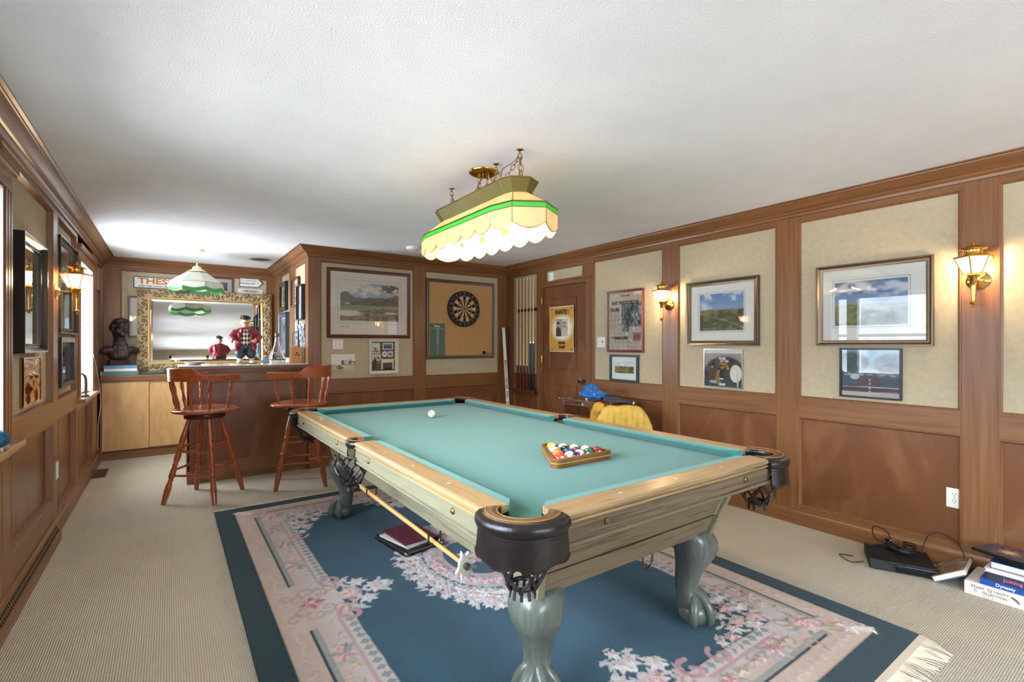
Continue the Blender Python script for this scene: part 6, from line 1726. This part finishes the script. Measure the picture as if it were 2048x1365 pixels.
def rel_c(u, v):
    img = np.broadcast_to(C3(206,168,128), u.shape+(3,)).copy(); return blend(img, sstep(.45,.62,fbm(u,v,7,3)), C3(176,130,92))
def rel_h(u, v):
    h = .006*fbm(u,v,6,9)+.004*fbm(u,v,18,10)
    for (x,y,a,b,k) in ((.3,.45,.10,.16,.012),(.55,.50,.12,.14,.014),(.78,.52,.09,.12,.011),(.28,.22,.05,.18,.010),(.72,.22,.05,.16,.009),(.55,.62,.05,.06,.012),(.33,.62,.05,.06,.011)): h = h+k*ell(u,v,x,y,a,b,.5)
    fr_ = 1-rect(u,v,.04,.96,.03,.97); return h*(1-fr_)+.010*fr_+.003
rm = paint_mesh(.455,.275,80,50,rel_c,rel_h); M['copper'] = vcol_mat('embossed_copper', .22); M['copper'].node_tree.nodes['Principled BSDF'].inputs['Metallic'].default_value = 1
obj('sheet', rm, M['copper'], rl, smooth=True); obj('edge', MB().box(-.228,.228,-.006,.003,-.138,.138), M['old_brass'], rl)

# --- alcove side wall
def grey(seed, a=(196,200,202), b=(96,104,112)): return lambda u,v: blend(np.broadcast_to(C3(*a), u.shape+(3,)).copy(), sstep(.42,.62,fbm(u,v,6,seed)), C3(*b))
picture('small picture in a black frame high on the alcove wall nearest the mirror', 'picture', 'S', 6.70, 1.913, .40, .36, .05, .04, M['fr_black'], 'flat', grey(3,(190,180,140),(120,110,80)), (30,30), .02)
picture('tall print in a slate blue frame on the alcove wall above the bar corner', 'picture', 'S', 6.69, 1.430, .50, .56, .055, .045, M['fr_blue'], 'scoop', grey(5,(170,150,140),(80,92,110)), (40,40), .03, (190,196,200))
picture('print in a dark red frame at the top of the near alcove panel', 'picture', 'S', 6.02, 1.910, .40, .33, .020, .03, M['fr_mahog'], 'flat', grey(7,(206,206,204),(150,150,148)), (40,36), .03, (222,222,220))
picture('tall white mounted print in a thin dark frame at the alcove corner', 'picture', 'S', 5.71, 1.770, .285, .385, .014, .045, M['fr_black'], 'flat', grey(9,(214,220,222),(196,204,206)), (30,40), .03, (226,228,226))
def pcard(lab, s, z, W, Hh, seed, tl=0):
    t = thing('photo_card', lab, 'photograph', wallpos('S', s, z, .002), RZ['S']); t.rotation_euler = (tl,0,RZ['S'])
    obj('card', paint_mesh(W,Hh,30,36,grey(seed,(206,210,212),(70,80,92)),lambda u,v:.004+.006*np.abs(u-.5)), M['print'], t); return t
pcard('unframed black and white photograph pinned on the alcove wall under the red frame', 6.03, 1.562, .26, .20, 21)
picture('small photograph in a slate frame low on the alcove wall above the cigar box', 'photograph', 'S', 6.02, 1.372, .32, .18, .018, .02, M['fr_blue'], 'flat', grey(23,(206,208,208),(70,76,84)), (30,30))
pcard('grey photograph card leaning at the alcove corner under the white mounted print', 5.72, 1.410, .27, .25, 25, .06)

# --- alcove back wall
sg = thing('tin_sign', 'long white tin sign with orange lettering along the top of the mirror', 'sign', wallpos('B', -.085, 2.066), 0)
obj('plate', MB().box(-.265,.265,-.010,0,-.070,.070), M['fr_black'], sg, bevel=.002); obj('face', MB().box(-.257,.257,-.0112,-.010,-.062,.062), M['white'], sg)
M['ink_orange'] = mat('orange_ink', lin(206,128,44), .6)
t_ = lettering('THESE', .098, M['ink_orange'], sg, (-.045,-.0118,.016), bold=.003, sx=1.30)
lettering('ARE THE GOOD OLD DAYS', .030, mat('plum_ink', lin(130,80,84), .6), sg, (-.012,-.0118,-.042), bold=.0006, sx=1.1)
def portrait(u, v):
    img = np.broadcast_to(C3(92,84,92), u.shape+(3,)).copy(); img = blend(img, ell(u,v,.45,.35,.25,.35,.2), C3(130,124,128)); return blend(img, ell(u,v,.45,.70,.12,.18,.2), C3(176,166,166))
picture('small portrait with white mount in a dark brown frame half behind the pendant lamp', 'picture', 'B', .520, 2.075, .36, .225, .016, .018, M['fr_mahog'], 'flat', portrait, (40,36), (.10,.05,.045,.045), (222,224,218))
wk = thing('road_sign', 'white arrow shaped road sign with black border reading Wicklow', 'sign', wallpos('B', .913, 2.147), 0)
def arrow(k): return [(-.140+k,-.062+k),(.085-k*.4,-.062+k),(.145-k*1.4,0),(.085-k*.4,.062-k),(-.140+k,.062-k)]
obj('plate', MB().prism([(x,z) for x,z in arrow(0)],0,.010).xf(Matrix.Rotation(PI/2,4,'X')), M['fr_black'], wk); obj('face', MB().prism([(x,z) for x,z in arrow(.008)],.010,.0112).xf(Matrix.Rotation(PI/2,4,'X')), M['white'], wk)
lettering('CILL MHANTAIN', .026, M['ink'], wk, (-.035,-.0118,.026), sx=.95); lettering('WICKLOW', .038, M['ink'], wk, (-.040,-.0118,-.014), bold=.0006, sx=.95); lettering('3', .040, M['ink'], wk, (.080,-.0118,.0))
lp = thing('number_plate', 'white plate with dark lettering partly hidden behind the mirror top', 'sign', wallpos('B', .905, 1.985), 0)
obj('plate', MB().box(-.150,.150,-.006,0,-.075,.075), paint('plate_white',(222,222,218),.4), lp, bevel=.003)
lettering('\u2022 NEVADA \u2022', .040, mat('navy_ink', lin(44,48,70), .6), lp, (.0,-.0066,.045), bold=.0012, sx=1.0)
picture('narrow glazed picture in a dark frame half hidden behind the mirror and bust', 'picture', 'B', -.265, 1.643, .28, .50, .020, .022, M['fr_mahog'], 'flat', lambda u,v: blend(np.broadcast_to(C3(206,204,190), u.shape+(3,)).copy(), (fbm(u,v,5,9)-.4), C3(176,176,160)), (30,50))

# --- ceiling fittings
sd = thing('smoke_detector', 'round white smoke detector on the ceiling near the middle wall', 'smoke detector', (2.112,4.80,H))
obj('housing', MB().lathe([(.068,0),(.070,-.010),(.066,-.026),(.050,-.034),(.0,-.036)], 28), M['white'], sd, smooth=True, angle=30)
cv = thing('ceiling_vent', 'small stained round ceiling vent in the alcove', 'vent', (.90,6.55,H))
obj('ring', MB().lathe([(.13,0),(.13,-.004),(.11,-.006),(.105,-.002),(.0,-.002)], 30), mat('aged_white', lin(206,202,194), .6), cv, smooth=True, angle=30)
sl = MB()
for k in range(-4,5):
    hw = math.sqrt(max(0,.10**2-(k*.022)**2)); sl.box(-hw,hw,k*.022-.006,k*.022+.006,-.0068,-.003)
obj('grille', sl, M['steel'], cv)

# ================================================================== THINGS ON THE FLOOR AND SILLS
M['pvc_black'] = mat('black_cable', lin(24,22,22), .4)
# game console with controller and cables by the right wall
gc = thing('game_console', 'black game console with glossy front lying on the carpet by the right wall', 'game console', (3.515,1.02,0), math.atan2(-.277,.13))
L_, D_ = .305, .245
obj('case', MB().add([(-L_/2,-D_/2,.004),(L_/2,-D_/2,.004),(L_/2,D_/2,.004),(-L_/2,D_/2,.004),(-L_/2,-D_/2+.01,.058),(L_/2,-D_/2+.01,.058),(L_/2,D_/2,.066),(-L_/2,D_/2,.066)], [(0,3,2,1),(4,5,6,7),(0,1,5,4),(1,2,6,5),(2,3,7,6),(3,0,4,7)]), M['black_matte'], gc, bevel=.006)
obj('front_bar', MB().box(-.03,L_/2-.004,-D_/2-.008,-D_/2+.012,.012,.050), M['black'], gc, bevel=.004)
obj('disc_slot', MB().box(.0,L_/2-.03,-D_/2-.0095,-D_/2-.007,.036,.039), M['hole'], gc)
obj('trim_line', MB().box(-.03,L_/2-.006,-D_/2-.009,-D_/2-.006,.048,.0515), mat('blue_sheen', lin(90,120,150), .15, .6), gc)
obj('foot', MB().box(-L_/2+.03,-L_/2+.06,-.02,.02,0,.006).box(L_/2-.06,L_/2-.03,-.02,.02,0,.006), M['black_matte'], gc)
ctl = thing('game_controller', 'black game controller resting on top of the console', 'controller', (3.555,1.055,.064), 1.0)
obj('shell', blob([((0,0,.024),(.055,.028,.017),(0,0,0)),((-.052,-.02,.022),(.022,.042,.016),(10,0,-14)),((.052,-.02,.022),(.022,.042,.016),(10,0,14))], .006, 2), M['black_matte'], ctl, smooth=True)
for x in (-.022,.022): obj('thumb_stick', MB().lathe([(.006,.034),(.006,.044),(.010,.046),(.009,.050),(.0,.049)], 14, (x,-.012,0)), M['black'], ctl, smooth=True)
for k in range(4): obj('button', MB().lathe([(.0045,.038),(.004,.043),(.0,.0435)], 10, (.044+.011*math.cos(k*PI/2),.006+.011*math.sin(k*PI/2),0)), M['steel'], ctl, smooth=True)
obj('direction_pad', MB().box(-.056,-.032,.002,.010,.038,.042).box(-.048,-.040,-.006,.018,.038,.042), M['black'], ctl)
def spline(pts, n=8):
    P = [Vector(p) for p in pts]; out = []
    for i in range(len(P)-1):
        p0, p1, p2, p3 = P[max(i-1,0)], P[i], P[i+1], P[min(i+2,len(P)-1)]
        for k in range(n):
            t = k/n; out.append(.5*((2*p1)+(-p0+p2)*t+(2*p0-5*p1+4*p2-p3)*t*t+(-p0+3*p1-3*p2+p3)*t**3))
    return out+[P[-1]]
cb1 = thing('charging_cable', 'thin black cable looped over the console and its controller', 'cable', (3.5,1.05,0))
o_ = Vector((3.5,1.05,0))
def cab_obj(name, pts, r, parent, m=None): return obj(name, MB().tube(spline([Vector(p)-o_ for p in pts]), r, 7), m or M['pvc_black'], parent, smooth=True)
cab_obj('loop', [(3.56,1.08,.10),(3.58,1.16,.11),(3.66,1.19,.15),(3.69,1.13,.13),(3.62,1.10,.08),(3.52,1.18,.072),(3.44,1.15,.07),(3.40,1.07,.066),(3.41,1.01,.064)], .0032, cb1)
cab_obj('loop', [(3.40,1.16,.005),(3.30,1.19,.02),(3.335,1.26,.03),(3.42,1.22,.012)], .003, cb1)
cab_obj('loop', [(3.44,1.02,.07),(3.36,1.06,.09),(3.335,1.02,.07),(3.37,.97,.05),(3.42,.94,.066)], .0022, cb1)
obj('plug', MB().lathe([(.006,0),(.010,.2),(.010,.8),(.005,1)], 10, Vector((3.60,1.11,.105))-o_, Vector((3.565,1.075,.12))-o_), M['pvc_black'], cb1, smooth=True)
obj('cable_coil', MB().tube([Vector((3.60+.035*math.cos(a*.7),.99+.030*math.sin(a*.7),.072+.0016*a))-o_ for a in range(30)], .0045, 7), M['pvc_black'], cb1, smooth=True)
cb2 = thing('video_cable', 'black video cable with yellow and white plugs between console and books', 'cable', (3.62,.86,0))
o_ = Vector((3.62,.86,0))
cab_obj('lead', [(3.63,1.0,.045),(3.65,.95,.05),(3.63,.90,.02),(3.60,.86,.008)], .006, cb2)
cab_obj('lead', [(3.64,.95,.045),(3.68,.93,.16),(3.70,.88,.20),(3.695,.80,.17),(3.66,.76,.10),(3.62,.80,.03)], .0032, cb2)
cab_obj('lead', [(3.62,.88,.012),(3.66,.84,.03),(3.64,.79,.012),(3.58,.80,.006)], .004, cb2)
for (p, c, nm) in (((3.575,.885,.010),(226,188,50),'yellow_plug'),((3.545,.875,.009),(232,232,228),'white_plug')):
    v = Vector(p)-o_; obj(nm, MB().lathe([(.003,0),(.0085,.12),(.0085,.75),(.005,1)], 12, v+Vector((.02,.015,.004)), v-Vector((.012,.018,0))), paint(nm,c,.35), cb2, smooth=True)
# books and boxes at the right edge
bx = thing('collection_box', 'flat cream cardboard box with grey lettering under the stack of books', 'box', (3.565,.455,0))
obj('box', MB().box(-.135,.135,-.255,.258,0,.066), noise_mat('cream_card', lin(222,212,200), lin(232,224,214), (4,4,4), 1, .6), bx, bevel=.003)
RL_ = (PI/2,0,-PI/2)
M['ink_grey'] = mat('grey_ink', lin(120,108,98), .7)
for s_, z, sz, y in (('H', .047, .024, .222),('IGH', .046, .017, .196),('Q', .047, .022, .160),('UALITY', .046, .017, .118),('C', .027, .022, .213),('OLLECTION', .026, .017, .143)):
    o = lettering(s_, sz, M['ink_grey'], bx, (-.1354,y,z), RL_, bold=.0003, sx=1.0)
obj('emblem', MB().tube([(-.1354,.165+.020*math.cos(a*PI/10),.012+.006*math.sin(a*PI/10)) for a in range(20)], .0006, 4, close=True), M['ink_grey'], bx)
obj('pistol_picture', MB().add([(-.1356,.088,.046),(-.1356,.056,.022),(-.1356,.050,.026),(-.1356,.060,.040),(-.1356,.076,.050)], [(0,1,2,3,4)]), mat('olive_print', lin(112,108,88), .6), bx)
obj('picture_strip', MB().box(-.1358,-.1352,-.20,.0,.018,.038), mat('grey_print', lin(150,140,142), .6), bx)
def sbook(lab, y0, z0, L, th, D, cover, spine_txt=None, tc='ink_white', pages_out=False, dx=0, rz=0, sz=None):
    """book with its long side along y, spine (or page edge) facing -x"""
    t = thing('book', lab, 'book', (3.565+dx, y0-L/2, z0), rz, 'books stacked by the right wall')
    c = .0025; cv = MB().box(-D/2,D/2,-L/2,L/2,0,c).box(-D/2,D/2,-L/2,L/2,th-c,th)
    if pages_out: cv.box(D/2-c,D/2,-L/2,L/2,c,th-c)
    else: cv.box(-D/2,-D/2+c,-L/2,L/2,c,th-c)
    obj('cover', cv, cover, t); obj('pages', MB().box(-D/2+(.005 if pages_out else c),D/2-c-.002,-L/2+.004,L/2-.004,c,th-c), M['paper'], t)
    if spine_txt:
        for s_, y in spine_txt: lettering(s_, sz or th*.7, M[tc], t, (-D/2-.0006,y,th/2), RL_, bold=.0004)
    return t
M['ink_pink'] = mat('pink_foil', lin(186,110,140), .4)
sbook('blue book with white lettering on its spine, lowest of the stack on the cream box', .655, .0665, .40, .030, .22, paint('cover_royal',(34,76,150),.3), [('Dynasty', .105),('Living Dead', -.06)], dx=-.012, sz=.022)
sbook('dark slate book with pink lettering on its spine, second in the stack', .628, .0970, .36, .036, .22, paint('cover_slate',(58,58,76),.3), [('Joining In Romance', .02)], 'ink_pink', sz=.026, dx=-.006)
sbook('thin white book with cream pages above the dark slate book', .640, .1335, .36, .018, .21, paint('cover_cream',(226,222,214),.4), pages_out=True, dx=-.004)
sbook('thick navy covered book with white page edges facing out near the top of the stack', .622, .1520, .34, .034, .20, paint('cover_navy',(44,66,96),.3), pages_out=True, dx=.01)
sbook('small red and pale blue book at the back of the stack top', .46, .1865, .16, .020, .16, paint('cover_red',(176,40,44),.3), pages_out=True, dx=.0)
tb_ = thing('disc_case', 'black disc case with a fiery starburst cover lying on top of the book stack', 'disc case', (3.565,.545,.207), -.35)
tb_.rotation_euler = (math.radians(-1.0),math.radians(0),-.35)
obj('case', MB().box(-.095,.095,-.135,.135,0,.015), M['black'], tb_, bevel=.003)
def burst(u, v):
    img = np.broadcast_to(C3(48,46,60), u.shape+(3,)).copy(); r = np.sqrt((u-.5)**2+((v-.6)*1.3)**2); a = np.arctan2(v-.6,u-.5)
    ray = np.clip(1-r/.42,0,1)*(np.cos(a*11+3*fbm(u,v,4,2))>.2); img = blend(img, ray, C3(196,92,56)); img = blend(img, np.clip(1-r/.22,0,1), C3(240,196,120)); img = blend(img, (fbm(u,v,6,8)-.4)*.6, C3(104,98,124))
    return blend(img, (np.abs(u-.62-(v-.2)*.3)<.012)*(v<.36)*(v>.12), C3(200,200,210))
pb = obj('cover_print', paint_mesh(.176,.256,50,70,burst), M['print_gloss'], tb_); pb.rotation_euler = (-PI/2,0,0); pb.location = (0,0,.0156)
ob = thing('open_book', 'open hardback leaning face down against the stack of books by the console', 'book', (3.555,.835,.0))
ob.rotation_euler = (0,0,.10)
tl_ = math.radians(33)
Mt = Matrix.Rotation(-tl_,4,'X')
obj('cover', MB().box(-.125,.125,-.160,.0,.030,.033).xf(Matrix.Translation((0,.01,-.006)) @ Mt), noise_mat('photo_cover', lin(92,78,62), lin(176,160,132), (14,14,14), 1, .25, 4, c3=lin(124,112,96)), ob)
obj('pages', MB().box(-.120,.120,-.154,-.004,.006,.030).xf(Matrix.Translation((0,.01,-.006)) @ Mt), M['paper'], ob)
obj('back_cover', MB().box(-.125,.125,-.150,-.004,.002,.005).xf(Matrix.Translation((0,.01,-.006)) @ Mt), paint('cover_teal2',(84,120,132),.3), ob)
ob.location.z = .006

# ------------------------------------------------------------------ caddy with plastic bag, chair with yellow jacket
cd_ = thing('chrome_caddy', 'chrome railed caddy with wooden end standing against the wall beside the door', 'caddy', (3.47,3.46,0))
M['tube_chrome'] = mat('bright_chrome', lin(220,220,222), .08, 1)
for sx in (-.16,.16):
    for sy in (-.34,.30):
        obj('post', MB().lathe([(.014,0),(.014,.40),(.018,.42),(.014,.46),(.022,.58),(.016,.68),(.020,.70),(.012,.73),(.012,.775)], 14, (sx,sy,0)), mat('plum_post', lin(96,60,62), .25) if sy > 0 and sx < 0 else M['tube_chrome'], cd_, smooth=True)
for z in (.20,.60,.705,.752):
    obj('rail', MB().tube([(-.165,-.36,z),(-.165,.33,z)], .006, 8).tube([(.165,-.36,z),(.165,.33,z)], .006, 8).tube([(-.165,.30,z),(.165,.30,z)], .006, 8).tube([(-.165,-.34,z),(.165,-.34,z)], .006, 8), M['tube_chrome'], cd_, smooth=True)
for y in (.33,.30): obj('hook_end', MB().tube([(-.165,y,.752),(-.165,y+.03,.752),(-.165,y+.03,.785)], .005, 8), M['tube_chrome'], cd_, smooth=True)
obj('shelf', MB().box(-.155,.155,-.33,.29,.575,.590).box(-.155,.155,-.33,.29,.18,.195), M['wood_dark'], cd_)
obj('tray', MB().add([(-.17,-.38,.745),(.17,-.38,.745),(.17,.02,.745),(-.17,.02,.745),(-.12,-.31,.62),(.12,-.31,.62),(.12,-.02,.62),(-.12,-.02,.62)], [(0,1,5,4),(1,2,6,5),(2,3,7,6),(3,0,4,7),(4,5,6,7)]), wood('tray_wood', lin(128,76,42), lin(150,92,54), 1, .3), cd_)
obj('glass_side', MB().box(-.160,-.157,-.05,.28,.60,.70), M['mirror'], cd_)
pp = thing('paper_stack', 'white papers standing inside the chrome caddy', 'papers', (3.42,3.50,.5905))
obj('sheets', MB().add([(-.01,-.13,0),(.03,-.13,0),(.03,.13,0),(-.01,.13,0),(.0,-.14,.135),(.035,-.14,.13),(.035,.10,.125),(.0,.10,.13)], [(0,3,2,1),(4,5,6,7),(0,1,5,4),(1,2,6,5),(2,3,7,6),(3,0,4,7)]), M['paper'], pp)
for y in (-.02,.06): obj('dark_divider', MB().box(-.016,-.012,y-.008,y+.008,0,.14), M['fr_blue'], pp)
M['bag_blue'] = mat('blue_plastic', lin(44,116,190), .14, trans=.1, coat=.6); M['bag_dark'] = mat('dark_plastic', lin(58,66,84), .25, coat=.3)
def crumple(amt, sc_):
    def f(o):
        tx = bpy.data.textures.new('c', 'CLOUDS'); tx.noise_scale = sc_; tx.noise_depth = 3; tx.noise_basis = 'VORONOI_F2_F1'
        d = o.modifiers.new('d','DISPLACE'); d.texture = tx; d.strength = amt; d.mid_level = .4
    return f
pb1 = thing('plastic_bag', 'crumpled bright blue plastic bag heaped on the chrome caddy', 'bag', (3.46,3.46,.762))
obj('bag', blob([((0,.03,.045),(.13,.17,.05),(0,0,0)),((0,.06,.10),(.08,.10,.055),(0,0,0)),((-.01,-.06,.06),(.08,.09,.04),(0,0,0)),((0,.10,.05),(.07,.06,.05),(0,0,0))], .008, 1, crumple(.055,.045)), M['bag_blue'], pb1)
pb2 = thing('plastic_bag', 'dark slate plastic liner spread over the right end of the caddy', 'bag', (3.47,3.22,.758))
obj('liner', blob([((0,-.04,.016),(.13,.15,.018),(0,0,0)),((.0,.02,.03),(.09,.08,.02),(0,0,0))], .008, 1, crumple(.02,.04)), M['bag_dark'], pb2)
# chair
ang_ = math.atan2(-.26,.37)
chd = thing('side_chair', 'dark wooden chair behind the pool table with a yellow jacket over its back', 'chair', (3.215,2.87,0), ang_)
obj('seat', MB().box(-.21,.21,-.42,.0,.425,.455), M['wood_dark'], chd, bevel=.008)
for sx in (-.18,.18):
    obj('leg', MB().lathe([(.020,.43),(.014,0)], 12, (sx,-.39,0)), M['wood_dark'], chd, smooth=True)
    obj('leg', MB().tube([(sx,-.01,0),(sx,-.02,.44),(sx*1.05,.03,.72)], [.016,.020,.016], 10), M['wood_dark'], chd, smooth=True)
for z in (.55,.70): obj('back_slat', MB().tube([(-.20,.025*(z-.45)/.25,z),(-.07,.045*(z-.45)/.25+.02,z+.006),(.07,.045*(z-.45)/.25+.02,z+.006),(.20,.025*(z-.45)/.25,z)], .022, 10), M['wood_dark'], chd, smooth=True)
jk_ = thing('yellow_jacket', 'mustard yellow jacket draped over the chair behind the table', 'jacket', (3.215,2.87,0), ang_)
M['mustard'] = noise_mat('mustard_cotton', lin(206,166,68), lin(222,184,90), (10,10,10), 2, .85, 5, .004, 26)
def hollow_jacket():
    V = []; F = []; nu, nv = 34, 26
    for j in range(nv+1):
        v = j/nv*2-1                                        # over the back: -1 front hem .. 1 rear hem
        for i in range(nu+1):
            u = i/nu*2-1
            edge = max(0,abs(u)-.45)/.55
            top = .775-.17*edge**2.0+.003*math.sin(u*9+v*2)*(1-edge)
            wv = .012*math.sin(u*17+v*6)+.010*math.sin(u*31-v*3)
            drop = (.30+.03*math.sin(u*6)) if v < 0 else .33
            th = abs(v)
            y = .035+math.copysign(.060*math.sin(min(1,th*2.2)*PI/2)+.03*max(0,th-.45)+wv*th, v)
            z = top - .05*(1-math.cos(min(1,th*2.2)*PI/2)) - drop*max(0,th-.30)
            V.append((u*.255+.01*math.sin(v*5)*edge, y, z))
    w = nu+1
    for j in range(nv):
        for i in range(nu): F.append((j*w+i, j*w+i+1, (j+1)*w+i+1, (j+1)*w+i))
    return MB().add(V, F)
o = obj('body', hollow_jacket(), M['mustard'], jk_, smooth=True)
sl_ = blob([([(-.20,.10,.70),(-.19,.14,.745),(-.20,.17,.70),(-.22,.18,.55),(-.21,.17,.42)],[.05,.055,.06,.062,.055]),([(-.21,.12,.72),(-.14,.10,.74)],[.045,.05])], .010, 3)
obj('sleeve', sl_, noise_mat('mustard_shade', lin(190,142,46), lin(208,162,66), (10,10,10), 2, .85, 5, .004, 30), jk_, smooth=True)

# ------------------------------------------------------------------ under the table: tray with papers and folder
ut = thing('black_tray', 'black flat tray with silver corners on the rug under the pool table', 'tray', (1.275,2.965,.0145), math.radians(8))
obj('body', MB().box(-.135,.135,-.185,.185,.008,.030).box(-.13,.13,-.18,.18,0,.008), M['black'], ut, bevel=.004)
for sx in (-1,1): obj('side_roll', MB().tube([(sx*.132,-.185,.026),(sx*.132,.185,.026)], .012, 10), M['black_matte'], ut, smooth=True)
obj('edge_strip', MB().box(-.130,.130,-.192,-.183,.022,.034), M['steel'], ut, bevel=.003)
for sx in (-1,1):
    for sy in (-1,1): obj('corner_cap', MB().sphere((sx*.130,sy*.186,.024), .016, 12, 8), M['steel'], ut, smooth=True)
pf_ = thing('paper_sheaf', 'sheaf of white papers under the burgundy folder', 'papers', (1.270,2.965,.0455), math.radians(14))
ps = MB()
for k in range(4): ps.box(-.105-.004*k,.10,-.135+.004*k,.150,.0005+.0045*k,.0045+.0045*k)
obj('sheets', ps, M['paper'], pf_)
bf = thing('burgundy_folder', 'burgundy leather folder lying on the papers under the pool table', 'folder', (1.285,2.985,.0645), math.radians(6))
obj('cover', MB().box(-.115,.115,-.155,.155,0,.007), noise_mat('burgundy_leather', lin(96,40,52), lin(116,54,66), (12,12,12), 2, .4, 4, .0006, 300), bf, bevel=.003)
obj('flap', MB().box(-.113,.113,-.153,.153,.0075,.0105), noise_mat('burgundy_leather_top', lin(98,44,56), lin(118,58,70), (12,12,12), 2, .4, 4, .0006, 300), bf, bevel=.001)

# ------------------------------------------------------------------ vents, sill things, cord
fv = thing('floor_vent', 'brown metal floor vent in the carpet at the foot of the left wall', 'vent', (-.568,6.41,0))
obj('frame', MB().box(-.055,.055,-.20,-.185,0,.006).box(-.055,.055,.185,.20,0,.006).box(-.055,-.045,-.185,.185,0,.006).box(.045,.055,-.185,.185,0,.006), M['vent_brown'] if 'vent_brown' in M else paint('vent_brown',(96,70,52),.4), fv)
obj('well', MB().box(-.046,.046,-.186,.186,.0002,.0012), M['hole'], fv)
for k in range(22): obj('slat', MB().box(-.045,.045,-.180+.0168*k,-.174+.0168*k,.002,.0055), M['vent_brown'], fv)
rg = thing('baseboard_register', 'long slanted brown baseboard register with two rows of slots along the left wall', 'vent', (-.63,3.50,0))
yA, yB = -1.0, .92
rp2 = [(0,.0),(.040,.0),(.040,.055),(.036,.062),(.014,.120),(.006,.128),(0,.128)]
V = [(x,yA,z) for x,z in rp2]+[(x,yB,z) for x,z in rp2]; n = len(rp2)
obj('housing', MB().add(V, [(i,(i+1)%n,n+(i+1)%n,n+i) for i in range(n)]+[tuple(range(n)),tuple(range(2*n-1,n-1,-1))]), M['wood_y'], rg)
k = 0
for y in np.arange(yA+.03, yB-.03, .030):
    for t0, t1 in ((.14,.40),(.52,.78)):
        p0 = Vector((.0365+(.014-.036)*t0, 0, .062+.058*t0)); p1 = Vector((.0365+(.014-.036)*t1, 0, .062+.058*t1))
        obj('slot', MB().add([(p0.x+.0004,y,p0.z),(p0.x+.0004,y+.021,p0.z),(p1.x+.0004,y+.021,p1.z),(p1.x+.0004,y,p1.z)], [(0,1,2,3)]), M['hole'], rg)
pm_ = thing('pompom', 'blue woolly pompom on the near window sill at the left edge', 'pompom', (-.615,3.035,.8455))
pf2 = MB()
for k in range(900):
    d = Vector((rng.randn(),rng.randn(),rng.randn())).normalized(); c = Vector((0,0,.045)); u = d.orthogonal().normalized()*.0016; w_ = d.cross(u)
    a = c+d*.022; b = c+d*(.042+.008*rng.rand())+Vector((rng.randn(),rng.randn(),rng.randn()))*.002
    if b.z < .001: b.z = .001
    pf2.add([a+u,a-u*.5+w_*.87,a-u*.5-w_*.87,b], [(0,1,3),(1,2,3),(2,0,3)])
M['yarn'] = mat('blue_yarn', lin(52,104,132), .9)
obj('yarn_strand', pf2, M['yarn'], pm_, kind='stuff'); obj('core', MB().sphere((0,0,.045), .034, 14, 10), M['yarn'], pm_, smooth=True)
gd = thing('dome_clock', 'small glass dome ornament on a dark base on the alcove window sill', 'ornament', (-.655,5.72,.8455))
obj('base', MB().lathe([(.075,0),(.078,.006),(.070,.014),(.060,.018),(.0,.018)], 26), M['black'], gd, smooth=True)
obj('glass_dome', MB().lathe([(.062,.018),(.062,.15),(.055,.185),(.035,.207),(.002,.215)], 26, cap=False), M['crystal'], gd, smooth=True)
obj('pillar', MB().lathe([(.012,.018),(.006,.03),(.006,.10),(.010,.11)], 12), M['brass'], gd, smooth=True)
obj('dial', MB().lathe([(.030,0),(.030,.014)], 22, (.0,-.006,.140), (0,-1.006,.140)), M['white'], gd, smooth=True, angle=30)
wc = thing('window_cord', 'thin white cord hanging from the alcove window down to the floor', 'cord', (-.60,6.6,0))
o_ = Vector((-.60,6.6,0))
obj('cord', MB().tube(spline([Vector(p)-o_ for p in ((-.62,6.30,1.24),(-.608,6.47,1.10),(-.604,6.66,.94),(-.604,6.78,.82),(-.604,6.86,.68),(-.606,6.82,.60),(-.612,6.72,.45),(-.612,6.70,.22))]), .0024, 6), M['white_plastic'], wc, smooth=True)
obj('cord_tassel', MB().lathe([(.002,.0),(.006,.25),(.006,.9),(.002,1)], 10, Vector((-.612,6.70,.225))-o_, Vector((-.612,6.70,.195))-o_), M['brass'], wc, smooth=True)
